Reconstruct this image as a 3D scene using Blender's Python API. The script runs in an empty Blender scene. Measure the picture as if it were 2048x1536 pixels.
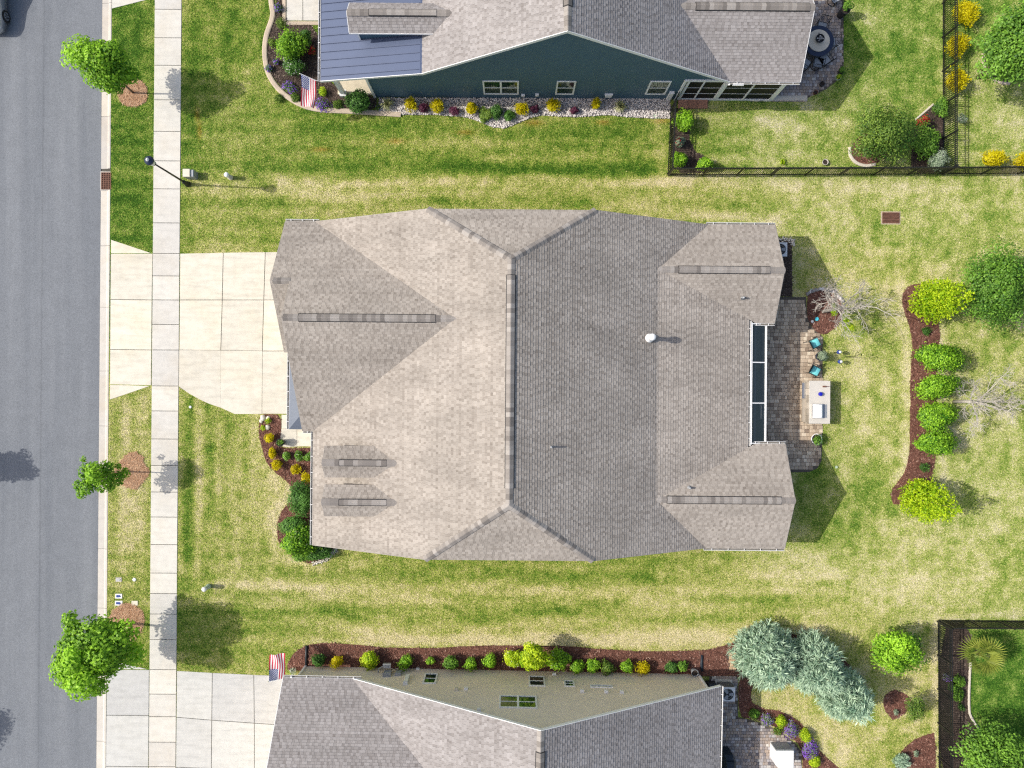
import bpy, math, random
import numpy as np
from mathutils import Vector, Matrix

# ---------------------------------------------------------------- camera, sky, sun, exposure
S = 36.0            # photograph pixels per metre of ground
H = 40.0            # camera height
ROLL = math.radians(0.45)
SUN_EL = math.radians(42.5)
SUN_DRIFT = math.radians(2.5)
scene = bpy.context.scene
col = scene.collection
cam_d = bpy.data.cameras.new('camera')
cam_d.sensor_width = 36.0
cam_d.lens = 36.0 * H / (2048.0 / S)
cam_d.clip_end = 1000
cam_o = bpy.data.objects.new('camera', cam_d)
cam_o.location = (0, 0, H)
cam_o.rotation_euler = (0, 0, ROLL)
col.objects.link(cam_o)
scene.camera = cam_o

world = bpy.data.worlds.new('World')
scene.world = world
world.use_nodes = True
wn = world.node_tree
wn.nodes.clear()
sky = wn.nodes.new('ShaderNodeTexSky')
sky.sky_type = 'NISHITA'
sky.sun_disc = False
sky.air_density = 1.0
sky.dust_density = 3.0
sky.ozone_density = 0.3
sky.sun_elevation = SUN_EL
sky.sun_rotation = math.radians(270) + SUN_DRIFT
bgn = wn.nodes.new('ShaderNodeBackground')
bgn.inputs['Strength'].default_value = 0.14
wout = wn.nodes.new('ShaderNodeOutputWorld')
wn.links.new(sky.outputs[0], bgn.inputs[0])
wn.links.new(bgn.outputs[0], wout.inputs[0])

sun_d = bpy.data.lights.new('sun', 'SUN')
sun_d.energy = 3.4
sun_d.angle = math.radians(0.55)
sun_d.color = (1.0, 0.945, 0.86)
sun_o = bpy.data.objects.new('sun', sun_d)
LV = Vector((math.cos(SUN_EL) * math.cos(SUN_DRIFT), -math.cos(SUN_EL) * math.sin(SUN_DRIFT), -math.sin(SUN_EL)))
sun_o.rotation_euler = LV.to_track_quat('-Z', 'Y').to_euler()
sun_o.location = (-40, 0, 60)
col.objects.link(sun_o)
scene.view_settings.view_transform = 'Standard'
scene.view_settings.look = 'None'
scene.view_settings.exposure = 0.22
scene.view_settings.gamma = 1.0
scene.view_settings.use_curve_mapping = False
scene.cycles.use_denoising = False
scene.cycles.filter_width = 1.25
scene.cycles.max_bounces = 6
scene.cycles.diffuse_bounces = 3
scene.cycles.transparent_max_bounces = 8

# ---------------------------------------------------------------- measuring helpers
cR, sR = math.cos(ROLL), math.sin(ROLL)
def P(px, py, h=0.0):
    """world point at height h that stands at pixel (px,py) of the survey photograph"""
    dx, dy = px - 1024.0, py - 768.0
    k = (1 - h / H) / S
    return Vector(((dx * cR + dy * sR) * k, (dx * sR - dy * cR) * k, h))
BR = math.radians(0.75)
def W(gx, gy, z=0.0, rot=0.0):
    """ground-pixel coordinates (x right, y down, from the survey centre) to world metres"""
    x, y = gx / S, -gy / S
    if rot:
        c, s = math.cos(-rot), math.sin(-rot)
        x, y = x * c - y * s, x * s + y * c
    return Vector((x, y, z))

# ---------------------------------------------------------------- mesh helpers
def mesh_np(name, V, F, tone=None):
    """fast mesh from arrays; F is (n,k)"""
    V = np.asarray(V, dtype=np.float32); F = np.asarray(F, dtype=np.int32)
    me = bpy.data.meshes.new(name)
    n, k = F.shape
    me.vertices.add(len(V)); me.vertices.foreach_set('co', V.ravel())
    me.loops.add(n * k); me.loops.foreach_set('vertex_index', F.ravel())
    me.polygons.add(n)
    me.polygons.foreach_set('loop_start', np.arange(0, n * k, k, dtype=np.int32))
    me.polygons.foreach_set('loop_total', np.full(n, k, dtype=np.int32))
    if tone is not None:
        a = me.attributes.new('tone', 'FLOAT', 'FACE')
        a.data.foreach_set('value', np.asarray(tone, dtype=np.float32))
    me.update(calc_edges=True)
    return me

def link(name, me, m, parent=None):
    o = bpy.data.objects.new(name, me)
    if me is not None and m is not None and len(me.materials) == 0:
        me.materials.append(m)
    col.objects.link(o)
    if parent is not None:
        o.parent = parent
    return o

def offs(parent):
    v = Vector((0, 0, 0))
    while parent is not None:
        v = v + parent.location
        parent = parent.parent
    return v

class B:
    def __init__(self):
        self.v = []; self.f = []; self.t = []
    def poly(self, pts, tone=0.5):
        b = len(self.v)
        self.v += [tuple(p) for p in pts]
        self.f.append(tuple(range(b, b + len(pts)))); self.t.append(tone)
    def faces(self, pts, fs, tone=0.5):
        b = len(self.v)
        self.v += [tuple(p) for p in pts]
        for f in fs:
            self.f.append(tuple(b + i for i in f)); self.t.append(tone)
    def box(self, c, s, rz=0.0, tone=0.5):
        cx, cy, cz = c; hx, hy, hz = s[0] / 2, s[1] / 2, s[2] / 2
        co, si = math.cos(rz), math.sin(rz)
        pts = []
        for z in (-hz, hz):
            for x, y in ((-hx, -hy), (hx, -hy), (hx, hy), (-hx, hy)):
                pts.append((cx + x * co - y * si, cy + x * si + y * co, cz + z))
        self.faces(pts, [(3, 2, 1, 0), (4, 5, 6, 7), (0, 1, 5, 4), (1, 2, 6, 5), (2, 3, 7, 6), (3, 0, 4, 7)], tone)
    def prism(self, pl, z0, z1, tone=0.5, inset=0.0):
        """pl: list of (x,y) in order; z1 top. With inset the top edge is chamfered."""
        a = sum(pl[i][0] * pl[(i + 1) % len(pl)][1] - pl[(i + 1) % len(pl)][0] * pl[i][1] for i in range(len(pl)))
        if a < 0: pl = pl[::-1]
        n = len(pl)
        if inset > 0:
            cx = sum(p[0] for p in pl) / n; cy = sum(p[1] for p in pl) / n
            top = []
            for p in pl:
                d = Vector((cx - p[0], cy - p[1])); d.normalize()
                top.append((p[0] + d.x * inset * 1.3, p[1] + d.y * inset * 1.3, z1))
            pts = [(p[0], p[1], z0) for p in pl] + [(p[0], p[1], z1 - inset) for p in pl] + top
            fs = [tuple(range(2 * n, 3 * n))]
            for i in range(n):
                j = (i + 1) % n
                fs.append((i, j, n + j, n + i)); fs.append((n + i, n + j, 2 * n + j, 2 * n + i))
        else:
            pts = [(p[0], p[1], z0) for p in pl] + [(p[0], p[1], z1) for p in pl]
            fs = [tuple(range(n, 2 * n)), tuple(range(n - 1, -1, -1))]
            for i in range(n):
                j = (i + 1) % n
                fs.append((i, j, n + j, n + i))
        self.faces(pts, fs, tone)
    def bar(self, a, b, w, h, tone=0.5):
        """rectangular bar from a to b; w sideways, h upwards, centred"""
        a = Vector(a); b = Vector(b); d = (b - a).normalized()
        up = Vector((0, 0, 1)) if abs(d.z) < 0.95 else Vector((0, 1, 0))
        s = d.cross(up).normalized(); u = s.cross(d).normalized()
        pts = []
        for p in (a, b):
            for i, j in ((-1, -1), (1, -1), (1, 1), (-1, 1)):
                pts.append(p + s * (i * w / 2) + u * (j * h / 2))
        self.faces(pts, [(0, 1, 2, 3), (7, 6, 5, 4), (0, 4, 5, 1), (1, 5, 6, 2), (2, 6, 7, 3), (3, 7, 4, 0)], tone)
    def tube(self, pts, r, n=8, tone=0.5):
        pts = [Vector(p) for p in pts]
        if not isinstance(r, (list, tuple)): r = [r] * len(pts)
        base = len(self.v)
        for i, p in enumerate(pts):
            d = (pts[min(i + 1, len(pts) - 1)] - pts[max(i - 1, 0)])
            d = d.normalized() if d.length > 1e-9 else Vector((0, 0, 1))
            up = Vector((0, 0, 1)) if abs(d.z) < 0.9 else Vector((1, 0, 0))
            s = d.cross(up).normalized(); u = s.cross(d).normalized()
            for k in range(n):
                a = 2 * math.pi * k / n
                self.v.append(tuple(p + s * (math.cos(a) * r[i]) + u * (math.sin(a) * r[i])))
        for i in range(len(pts) - 1):
            for k in range(n):
                k2 = (k + 1) % n
                self.f.append((base + i * n + k, base + i * n + k2, base + (i + 1) * n + k2, base + (i + 1) * n + k)); self.t.append(tone)
        self.f.append(tuple(base + k for k in range(n))[::-1]); self.t.append(tone)
        self.f.append(tuple(base + (len(pts) - 1) * n + k for k in range(n))); self.t.append(tone)
    def lathe(self, prof, c=(0, 0, 0), n=20, tone=0.5):
        base = len(self.v)
        for r, z in prof:
            for k in range(n):
                a = 2 * math.pi * k / n
                self.v.append((c[0] + r * math.cos(a), c[1] + r * math.sin(a), c[2] + z))
        for i in range(len(prof) - 1):
            for k in range(n):
                k2 = (k + 1) % n
                self.f.append((base + i * n + k, base + i * n + k2, base + (i + 1) * n + k2, base + (i + 1) * n + k)); self.t.append(tone)
        self.f.append(tuple(base + k for k in range(n))[::-1]); self.t.append(tone)
        self.f.append(tuple(base + (len(prof) - 1) * n + k for k in range(n))); self.t.append(tone)
    def mesh(self, name, off=Vector((0, 0, 0)), smooth=False):
        me = bpy.data.meshes.new(name)
        ox, oy, oz = off
        me.from_pydata([(x - ox, y - oy, z - oz) for x, y, z in self.v], [], self.f)
        a = me.attributes.new('tone', 'FLOAT', 'FACE')
        a.data.foreach_set('value', np.asarray(self.t, dtype=np.float32))
        if smooth:
            me.polygons.foreach_set('use_smooth', [True] * len(me.polygons))
        me.update()
        return me
    def build(self, name, m, parent=None, smooth=False):
        return link(name, self.mesh(name, offs(parent), smooth), m, parent)

def thing(name, label, cat, loc, group=None):
    o = bpy.data.objects.new(name, None)
    o.empty_display_size = 0.2
    o.location = loc
    col.objects.link(o)
    o['label'] = label; o['category'] = cat
    if group: o['group'] = group
    return o
def tag(o, label, cat=None, group=None, kind=None):
    o['label'] = label
    if cat: o['category'] = cat
    if group: o['group'] = group
    if kind: o['kind'] = kind
    return o
def struct(o, label=None):
    o['kind'] = 'structure'
    if label: o['label'] = label
    return o

def in_poly(pts, pl):
    """vectorised point-in-polygon"""
    x, y = pts[:, 0], pts[:, 1]
    ins = np.zeros(len(pts), bool)
    n = len(pl)
    for i in range(n):
        x1, y1 = pl[i][0], pl[i][1]; x2, y2 = pl[(i + 1) % n][0], pl[(i + 1) % n][1]
        if y1 == y2: continue
        c = ((y1 > y) != (y2 > y)) & (x < (x2 - x1) * (y - y1) / (y2 - y1) + x1)
        ins ^= c
    return ins
def smooth_poly(pl, it=2):
    for _ in range(it):
        out = []
        for i in range(len(pl)):
            a, b = pl[i], pl[(i + 1) % len(pl)]
            out += [(a[0] * .75 + b[0] * .25, a[1] * .75 + b[1] * .25), (a[0] * .25 + b[0] * .75, a[1] * .25 + b[1] * .75)]
        pl = out
    return pl
def pxpoly(pl, h=0.0):
    return [tuple(P(x, y, h).xy) for x, y in pl]
def clip(poly, a, b):
    """keep the part of a 2-D polygon on the left of a->b"""
    out = []
    n = len(poly)
    ex, ey = b[0] - a[0], b[1] - a[1]
    for i in range(n):
        p, q = poly[i], poly[(i + 1) % n]
        dp = ex * (p[1] - a[1]) - ey * (p[0] - a[0])
        dq = ex * (q[1] - a[1]) - ey * (q[0] - a[0])
        if dp >= 0: out.append(p)
        if (dp >= 0) != (dq >= 0):
            t = dp / (dp - dq)
            out.append((p[0] + (q[0] - p[0]) * t, p[1] + (q[1] - p[1]) * t))
    return out
def ccw(pl):
    a = sum(pl[i][0] * pl[(i + 1) % len(pl)][1] - pl[(i + 1) % len(pl)][0] * pl[i][1] for i in range(len(pl)))
    return pl if a > 0 else pl[::-1]

# ---------------------------------------------------------------- materials
def nodes(name):
    m = bpy.data.materials.new(name); m.use_nodes = True
    nt = m.node_tree; nt.nodes.clear()
    out = nt.nodes.new('ShaderNodeOutputMaterial')
    bs = nt.nodes.new('ShaderNodeBsdfPrincipled')
    nt.links.new(bs.outputs[0], out.inputs[0])
    return m, nt, bs, out
def nd(nt, typ, **kw):
    n = nt.nodes.new(typ)
    for k, v in kw.items():
        if k == 'ins':
            for kk, vv in v.items(): n.inputs[kk].default_value = vv
        else: setattr(n, k, v)
    return n
def ramp(nt, fac, stops):
    r = nt.nodes.new('ShaderNodeValToRGB')
    e = r.color_ramp.elements
    while len(e) < len(stops): e.new(0.5)
    for i, (p, c) in enumerate(stops):
        e[i].position = p; e[i].color = (*c, 1)
    nt.links.new(fac, r.inputs[0])
    return r.outputs[0]
def mixc(nt, fac, a, b, mode='MIX'):
    m = nt.nodes.new('ShaderNodeMix'); m.data_type = 'RGBA'; m.blend_type = mode
    for s, i in ((fac, 0), (a, 6), (b, 7)):
        if hasattr(s, 'is_linked'): nt.links.new(s, m.inputs[i])
        elif isinstance(s, tuple): m.inputs[i].default_value = (*s, 1)
        else: m.inputs[i].default_value = s
    return m.outputs[2]
def noise(nt, pos, scale, detail=3, rough=0.6, stretch=None):
    n = nd(nt, 'ShaderNodeTexNoise', ins={'Scale': scale, 'Detail': detail, 'Roughness': rough})
    if stretch:
        mp = nd(nt, 'ShaderNodeMapping'); mp.inputs['Scale'].default_value = stretch
        nt.links.new(pos, mp.inputs[0]); pos = mp.outputs[0]
    nt.links.new(pos, n.inputs['Vector'])
    return n.outputs['Fac']
def math_n(nt, op, a, b=None, clamp=False):
    m = nt.nodes.new('ShaderNodeMath'); m.operation = op; m.use_clamp = clamp
    for s, i in ((a, 0), (b, 1)):
        if s is None: continue
        if hasattr(s, 'is_linked'): nt.links.new(s, m.inputs[i])
        else: m.inputs[i].default_value = s
    return m.outputs[0]
def bump(nt, bs, h, strength, dist):
    b = nd(nt, 'ShaderNodeBump', ins={'Strength': strength, 'Distance': dist})
    nt.links.new(h, b.inputs['Height']); nt.links.new(b.outputs[0], bs.inputs['Normal'])
def posn(nt):
    return nd(nt, 'ShaderNodeNewGeometry').outputs['Position']
def attr(nt, name):
    return nd(nt, 'ShaderNodeAttribute', attribute_name=name).outputs['Fac']

def plain(name, c, rough=0.6, var=0.12, scale=3.0, metal=0.0, fine=0.06, bmp=0.0, spec=None):
    """one surface colour with soft blotches and fine grain"""
    m, nt, bs, out = nodes(name)
    p = posn(nt)
    n1 = noise(nt, p, scale, 4); n2 = noise(nt, p, scale * 14, 2)
    lo = tuple(max(0, x * (1 - var)) for x in c); hi = tuple(min(1, x * (1 + var)) for x in c)
    cc = ramp(nt, n1, [(0.3, lo), (0.7, hi)])
    lo2 = tuple([1 - fine] * 3); hi2 = tuple([1 + fine] * 3)
    cc = mixc(nt, 1.0, cc, ramp(nt, n2, [(0.3, lo2), (0.7, hi2)]), 'MULTIPLY')
    nt.links.new(cc, bs.inputs['Base Color'])
    bs.inputs['Roughness'].default_value = rough; bs.inputs['Metallic'].default_value = metal
    if spec is not None: bs.inputs['Specular IOR Level'].default_value = spec
    if bmp: bump(nt, bs, n2, bmp, 0.01)
    return m
def toned(name, stops, rough=0.9, grain=0.12, gscale=40.0, bmp=0.3, blotch=0.0, bscale=0.4):
    """colour picked per piece through its tone attribute, with grain"""
    m, nt, bs, out = nodes(name)
    p = posn(nt)
    cc = ramp(nt, attr(nt, 'tone'), stops)
    g = noise(nt, p, gscale, 3)
    cc = mixc(nt, 1.0, cc, ramp(nt, g, [(0.25, (1 - grain,) * 3), (0.75, (1 + grain,) * 3)]), 'MULTIPLY')
    if blotch:
        b = noise(nt, p, bscale, 5, 0.65, (0.45, 1.3, 1.0))
        cc = mixc(nt, 1.0, cc, ramp(nt, b, [(0.3, (1 - blotch,) * 3), (0.7, (1 + blotch * .6,) * 3)]), 'MULTIPLY')
    nt.links.new(cc, bs.inputs['Base Color'])
    bs.inputs['Roughness'].default_value = rough
    bs.inputs['Specular IOR Level'].default_value = 0.25
    if bmp: bump(nt, bs, g, bmp, 0.01)
    return m
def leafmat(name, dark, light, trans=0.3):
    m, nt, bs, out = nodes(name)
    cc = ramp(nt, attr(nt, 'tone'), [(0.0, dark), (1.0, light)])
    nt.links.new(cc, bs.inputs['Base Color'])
    bs.inputs['Roughness'].default_value = 0.5
    bs.inputs['Specular IOR Level'].default_value = 0.3
    tr = nd(nt, 'ShaderNodeBsdfTranslucent')
    nt.links.new(cc, tr.inputs[0])
    mx = nd(nt, 'ShaderNodeMixShader'); mx.inputs[0].default_value = trans
    nt.links.new(bs.outputs[0], mx.inputs[1]); nt.links.new(tr.outputs[0], mx.inputs[2])
    nt.links.new(mx.outputs[0], out.inputs[0])
    return m

def lawnmat(name):
    m, nt, bs, out = nodes(name)
    p = posn(nt)
    dry = attr(nt, 'dry')
    n1 = noise(nt, p, 2.6, 5, 0.7)
    n2 = noise(nt, p, 11.0, 4, 0.7)
    n3 = noise(nt, p, 34.0, 3, 0.7)
    d = math_n(nt, 'ADD', dry, math_n(nt, 'MULTIPLY', math_n(nt, 'SUBTRACT', n1, 0.5), 0.85))
    d = math_n(nt, 'ADD', d, math_n(nt, 'MULTIPLY', math_n(nt, 'SUBTRACT', n2, 0.5), 1.3))
    d = math_n(nt, 'ADD', d, math_n(nt, 'MULTIPLY', math_n(nt, 'SUBTRACT', n3, 0.5), 1.2), True)
    cc = ramp(nt, d, [(0.0, (0.042, 0.115, 0.010)), (0.22, (0.12, 0.242, 0.022)), (0.5, (0.335, 0.392, 0.072)), (0.75, (0.57, 0.545, 0.20)), (1.0, (0.74, 0.655, 0.40))])
    cool = attr(nt, 'cool')
    cc = mixc(nt, cool, cc, mixc(nt, 1.0, cc, (0.88, 1.08, 1.5), 'MULTIPLY'))
    pt = math_n(nt, 'MULTIPLY', attr(nt, 'paint'), n2)
    cc = mixc(nt, math_n(nt, 'MULTIPLY', pt, 1.3, True), cc, (0.55, 0.12, 0.02))
    nt.links.new(cc, bs.inputs['Base Color'])
    bs.inputs['Roughness'].default_value = 0.9
    bs.inputs['Specular IOR Level'].default_value = 0.15
    hh = math_n(nt, 'ADD', n2, n3)
    bump(nt, bs, hh, 0.9, 0.04)
    return m

def concmat(name, c, stain=(0.75, 0.62, 0.42), stain_amt=0.35, streak=0.1):
    m, nt, bs, out = nodes(name)
    p = posn(nt)
    n1 = noise(nt, p, 0.5, 5, 0.6); n2 = noise(nt, p, 3.0, 5, 0.7); n3 = noise(nt, p, 70, 2)
    n4 = noise(nt, p, 1.1, 3, 0.6, (0.6, 3.5, 1))
    tn = attr(nt, 'tone')
    cc = mixc(nt, math_n(nt, 'MULTIPLY', math_n(nt, 'SUBTRACT', n1, 0.45, True), stain_amt * 4, True), c, tuple(a * b for a, b in zip(c, stain)))
    cc = mixc(nt, 1.0, cc, ramp(nt, n2, [(0.25, (0.89,) * 3), (0.6, (1.03,) * 3)]), 'MULTIPLY')
    cc = mixc(nt, 1.0, cc, ramp(nt, n4, [(0.3, (1 - streak,) * 3), (0.55, (1.0,) * 3)]), 'MULTIPLY')
    cc = mixc(nt, 1.0, cc, ramp(nt, n3, [(0.2, (0.92,) * 3), (0.8, (1.06,) * 3)]), 'MULTIPLY')
    cc = mixc(nt, 1.0, cc, ramp(nt, tn, [(0.0, (0.84, 0.84, 0.855)), (1.0, (1.05, 1.04, 1.0))]), 'MULTIPLY')
    nt.links.new(cc, bs.inputs['Base Color'])
    bs.inputs['Roughness'].default_value = 0.85
    bs.inputs['Specular IOR Level'].default_value = 0.25
    bump(nt, bs, n3, 0.15, 0.004)
    return m

def roadmat():
    m, nt, bs, out = nodes('asphalt')
    p = posn(nt)
    n1 = noise(nt, p, 0.5, 4, 0.6, (2.2, 0.1, 1)); n2 = noise(nt, p, 1.3, 4); n3 = noise(nt, p, 26, 3, 0.8); n4 = noise(nt, p, 120, 1)
    cc = ramp(nt, n1, [(0.3, (0.162, 0.176, 0.196)), (0.7, (0.212, 0.226, 0.245))])
    cc = mixc(nt, 1.0, cc, ramp(nt, n2, [(0.3, (0.95,) * 3), (0.7, (1.05,) * 3)]), 'MULTIPLY')
    sx = nd(nt, 'ShaderNodeSeparateXYZ'); nt.links.new(p, sx.inputs[0])
    seam = math_n(nt, 'ABSOLUTE', math_n(nt, 'ADD', math_n(nt, 'ADD', sx.outputs[0], 26.22), math_n(nt, 'MULTIPLY', math_n(nt, 'SUBTRACT', n2, .5), .08)))
    cc = mixc(nt, 1.0, cc, ramp(nt, seam, [(0.0, (0.84,) * 3), (0.07, (1.0,) * 3)]), 'MULTIPLY')
    cc = mixc(nt, 1.0, cc, ramp(nt, n3, [(0.28, (0.62,) * 3), (0.72, (1.42,) * 3)]), 'MULTIPLY')
    nt.links.new(cc, bs.inputs['Base Color'])
    bs.inputs['Roughness'].default_value = 0.9
    bs.inputs['Specular IOR Level'].default_value = 0.3
    bump(nt, bs, n3, 0.4, 0.006)
    return m

M = {}
M['lawn'] = lawnmat('lawn_grass')
M['road'] = roadmat()
M['walk'] = concmat('sidewalk_concrete', (0.68, 0.662, 0.615), stain=(0.85, 0.74, 0.58), stain_amt=0.3, streak=0.08)
M['drive'] = concmat('driveway_concrete', (0.73, 0.695, 0.60), stain=(0.88, 0.82, 0.70), stain_amt=0.4, streak=0.14)
M['drive2'] = concmat('grey_driveway_concrete', (0.585, 0.588, 0.575), stain=(0.9, 0.88, 0.84), stain_amt=0.35, streak=0.12)
M['kerb'] = concmat('kerb_concrete', (0.60, 0.57, 0.525), stain=(0.95, 0.82, 0.65), stain_amt=0.4, streak=0.03)
M['joint'] = plain('concrete_joint', (0.10, 0.095, 0.08), 0.95)
SH = [(0.0, (0.145, 0.123, 0.104)), (0.4, (0.268, 0.236, 0.205)), (0.7, (0.382, 0.345, 0.305)), (1.0, (0.455, 0.415, 0.37))]
SH = [(p_, tuple(x * 1.06 for x in c_)) for p_, c_ in SH]
M['shingle'] = toned('asphalt_shingle', SH, 0.95, 0.14, 30.0, 0.2, 0.2, 0.5)
SH2 = [(p, tuple(x * k for x, k in zip(c, (0.87, 0.905, 1.0)))) for p, c in SH]
M['shingle_grey'] = toned('grey_asphalt_shingle', SH2, 0.95, 0.14, 30.0, 0.2, 0.16, 0.5)
M['cap'] = toned('ridge_cap_shingle', [(0.0, (0.16, 0.144, 0.132)), (0.5, (0.285, 0.26, 0.238)), (1.0, (0.43, 0.40, 0.37))], 0.95, 0.14, 30, 0.3)
M['vent_black'] = plain('ridge_vent_plastic', (0.02, 0.02, 0.022), 0.7)
M['deck'] = plain('roof_deck', (0.16, 0.14, 0.125), 0.95)
M['white'] = plain('white_trim', (0.88, 0.88, 0.87), 0.45, 0.03, 2.0, fine=0.03)
M['gutter'] = plain('white_gutter', (0.78, 0.78, 0.77), 0.4, 0.05, 2.0)
M['gutter_in'] = plain('gutter_inside_shade', (0.16, 0.15, 0.13), 0.9)  # dark colour paints the shade inside the white gutter trough
M['navy'] = plain('navy_siding', (0.062, 0.128, 0.18), 0.55, 0.06, 1.2)
M['tan'] = plain('tan_siding', (0.87, 0.755, 0.60), 0.6, 0.06, 1.2)
M['greige'] = plain('greige_siding', (0.33, 0.31, 0.28), 0.6, 0.06)
M['metal_roof'] = plain('blue_metal_roof', (0.10, 0.13, 0.215), 0.38, 0.04, 1.0, metal=0.15, fine=0.02)
M['metal_roof_grey'] = plain('grey_metal_roof', (0.17, 0.195, 0.25), 0.4, 0.05, 1.0, metal=0.2)
M['seam'] = plain('metal_seam', (0.10, 0.125, 0.20), 0.4, 0.05, 1.0, metal=0.2)
M['black'] = plain('black_metal', (0.012, 0.013, 0.014), 0.45, 0.1)
M['dark_plastic'] = plain('dark_plastic', (0.02, 0.022, 0.026), 0.5)
M['steel'] = plain('stainless_steel', (0.62, 0.62, 0.62), 0.28, 0.03, metal=0.85)
M['grey_metal'] = plain('grey_painted_metal', (0.36, 0.38, 0.40), 0.45, 0.05, metal=0.2)
M['cream'] = plain('cream_plastic', (0.66, 0.62, 0.50), 0.5)
M['green_plastic'] = plain('pale_green_plastic', (0.42, 0.52, 0.38), 0.5)
M['rust'] = plain('rusty_iron', (0.16, 0.075, 0.05), 0.85, 0.3, 6.0)
M['pit_shade'] = plain('drain_darkness', (0.02, 0.013, 0.01), 0.95)  # near-black colour stands in for the shade down in the drain
M['straw'] = toned('pine_straw', [(0, (0.30, 0.155, 0.08)), (0.5, (0.56, 0.335, 0.20)), (1, (0.74, 0.53, 0.36))], 0.9, 0.15, 20, 0.2)
M['mulch'] = toned('red_mulch', [(0, (0.06, 0.028, 0.021)), (0.5, (0.195, 0.088, 0.064)), (0.85, (0.34, 0.175, 0.13)), (1, (0.56, 0.40, 0.32))], 0.9, 0.3, 18, 0.6, 0.2, 1.2)
M['mulch_dark'] = toned('brown_mulch', [(0, (0.03, 0.022, 0.018)), (0.5, (0.095, 0.068, 0.055)), (0.9, (0.18, 0.135, 0.11)), (1, (0.34, 0.28, 0.23))], 0.9, 0.3, 18, 0.6, 0.2, 1.2)
M['stone'] = toned('river_stone', [(0, (0.14, 0.13, 0.13)), (0.35, (0.38, 0.35, 0.34)), (0.7, (0.62, 0.57, 0.54)), (1, (0.82, 0.78, 0.74))], 0.7, 0.08, 25, 0.0)
M['bone'] = toned('pale_edging_stone', [(0, (0.42, 0.37, 0.30)), (0.5, (0.60, 0.55, 0.46)), (1, (0.78, 0.74, 0.66))], 0.85, 0.12, 15, 0.2)
M['edging'] = plain('tan_concrete_edging', (0.52, 0.43, 0.33), 0.85, 0.12, 1.5, fine=0.1, bmp=0.2)
M['paver'] = toned('patio_paver', [(0, (0.27, 0.205, 0.155)), (0.35, (0.44, 0.35, 0.26)), (0.7, (0.60, 0.49, 0.37)), (1, (0.72, 0.62, 0.48))], 0.85, 0.15, 24, 0.3)
M['paver_blend'] = toned('blended_paver', [(0, (0.17, 0.155, 0.165)), (0.3, (0.30, 0.265, 0.255)), (0.55, (0.41, 0.325, 0.26)), (0.8, (0.42, 0.40, 0.41)), (1, (0.58, 0.54, 0.49))], 0.85, 0.15, 24, 0.3)
M['paver_tan'] = toned('tan_paver', [(0, (0.46, 0.31, 0.18)), (1, (0.66, 0.50, 0.33))], 0.85, 0.12, 24, 0.3)
M['terracotta'] = toned('terracotta_step', [(0, (0.30, 0.15, 0.10)), (1, (0.45, 0.24, 0.17))], 0.85, 0.12, 24, 0.2)
M['sand'] = plain('joint_sand', (0.10, 0.085, 0.07), 0.95)
M['bark'] = plain('bark', (0.12, 0.085, 0.06), 0.9, 0.25, 9)
M['bare'] = plain('bare_pale_bark', (0.47, 0.435, 0.385), 0.85, 0.18, 6)
M['counter'] = plain('pale_counter_stone', (0.62, 0.585, 0.52), 0.5, 0.05, 3.0, fine=0.05)
M['block'] = toned('island_block', [(0, (0.30, 0.26, 0.21)), (1, (0.55, 0.49, 0.41))], 0.85, 0.12, 20, 0.3)
M['aqua'] = plain('aqua_cushion', (0.20, 0.70, 0.72), 0.8, 0.06)
M['sling'] = plain('dark_sling_mesh', (0.10, 0.095, 0.09), 0.8)
M['bronze'] = plain('bronze_frame', (0.035, 0.028, 0.024), 0.5)
M['navy_metal'] = plain('navy_table_metal', (0.018, 0.03, 0.07), 0.4)
M['beige'] = plain('beige_table_stone', (0.74, 0.64, 0.50), 0.6, 0.08)
M['blue_glaze'] = plain('cobalt_glaze', (0.012, 0.018, 0.45), 0.15)
M['turq'] = plain('turquoise_glaze', (0.08, 0.55, 0.68), 0.3)
M['soil'] = plain('potting_soil', (0.035, 0.025, 0.02), 0.95)
M['cover'] = plain('dark_grill_cover', (0.014, 0.025, 0.04), 0.6)
M['flag_red'] = plain('flag_red', (0.50, 0.025, 0.055), 0.8)
M['flag_white'] = plain('flag_white', (0.80, 0.78, 0.78), 0.8, 0.03)
M['flag_blue'] = plain('flag_blue', (0.03, 0.06, 0.26), 0.8)
M['red'] = plain('red_petal', (0.55, 0.02, 0.03), 0.7)
M['silver_paint'] = plain('silver_car_paint', (0.42, 0.44, 0.46), 0.28, 0.03, metal=0.6)
M['rubber'] = plain('tyre_rubber', (0.014, 0.014, 0.015), 0.8)
M['interior'] = plain('porch_floor_concrete', (0.60, 0.53, 0.40), 0.8)
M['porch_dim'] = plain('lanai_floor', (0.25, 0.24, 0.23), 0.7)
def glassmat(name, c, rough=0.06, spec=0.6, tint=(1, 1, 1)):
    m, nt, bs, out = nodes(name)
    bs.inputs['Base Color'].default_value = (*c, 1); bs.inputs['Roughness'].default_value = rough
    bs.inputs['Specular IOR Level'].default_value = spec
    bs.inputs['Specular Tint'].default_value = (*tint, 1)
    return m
M['glass'] = glassmat('window_glass', (0.014, 0.035, 0.022), 0.05, 0.7, (0.5, 1.0, 0.62))  # green tint puts reflected lawn and shrubs into the pane colour
M['car_glass'] = glassmat('car_glass', (0.01, 0.012, 0.014), 0.04, 0.5)
M['lamp_glass'] = glassmat('lantern_glass', (0.70, 0.72, 0.74), 0.2)
M['screen_dark'] = glassmat('black_screen', (0.008, 0.011, 0.014), 0.5, 0.2)  # one even near-black colour for the navy house porch screens
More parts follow.
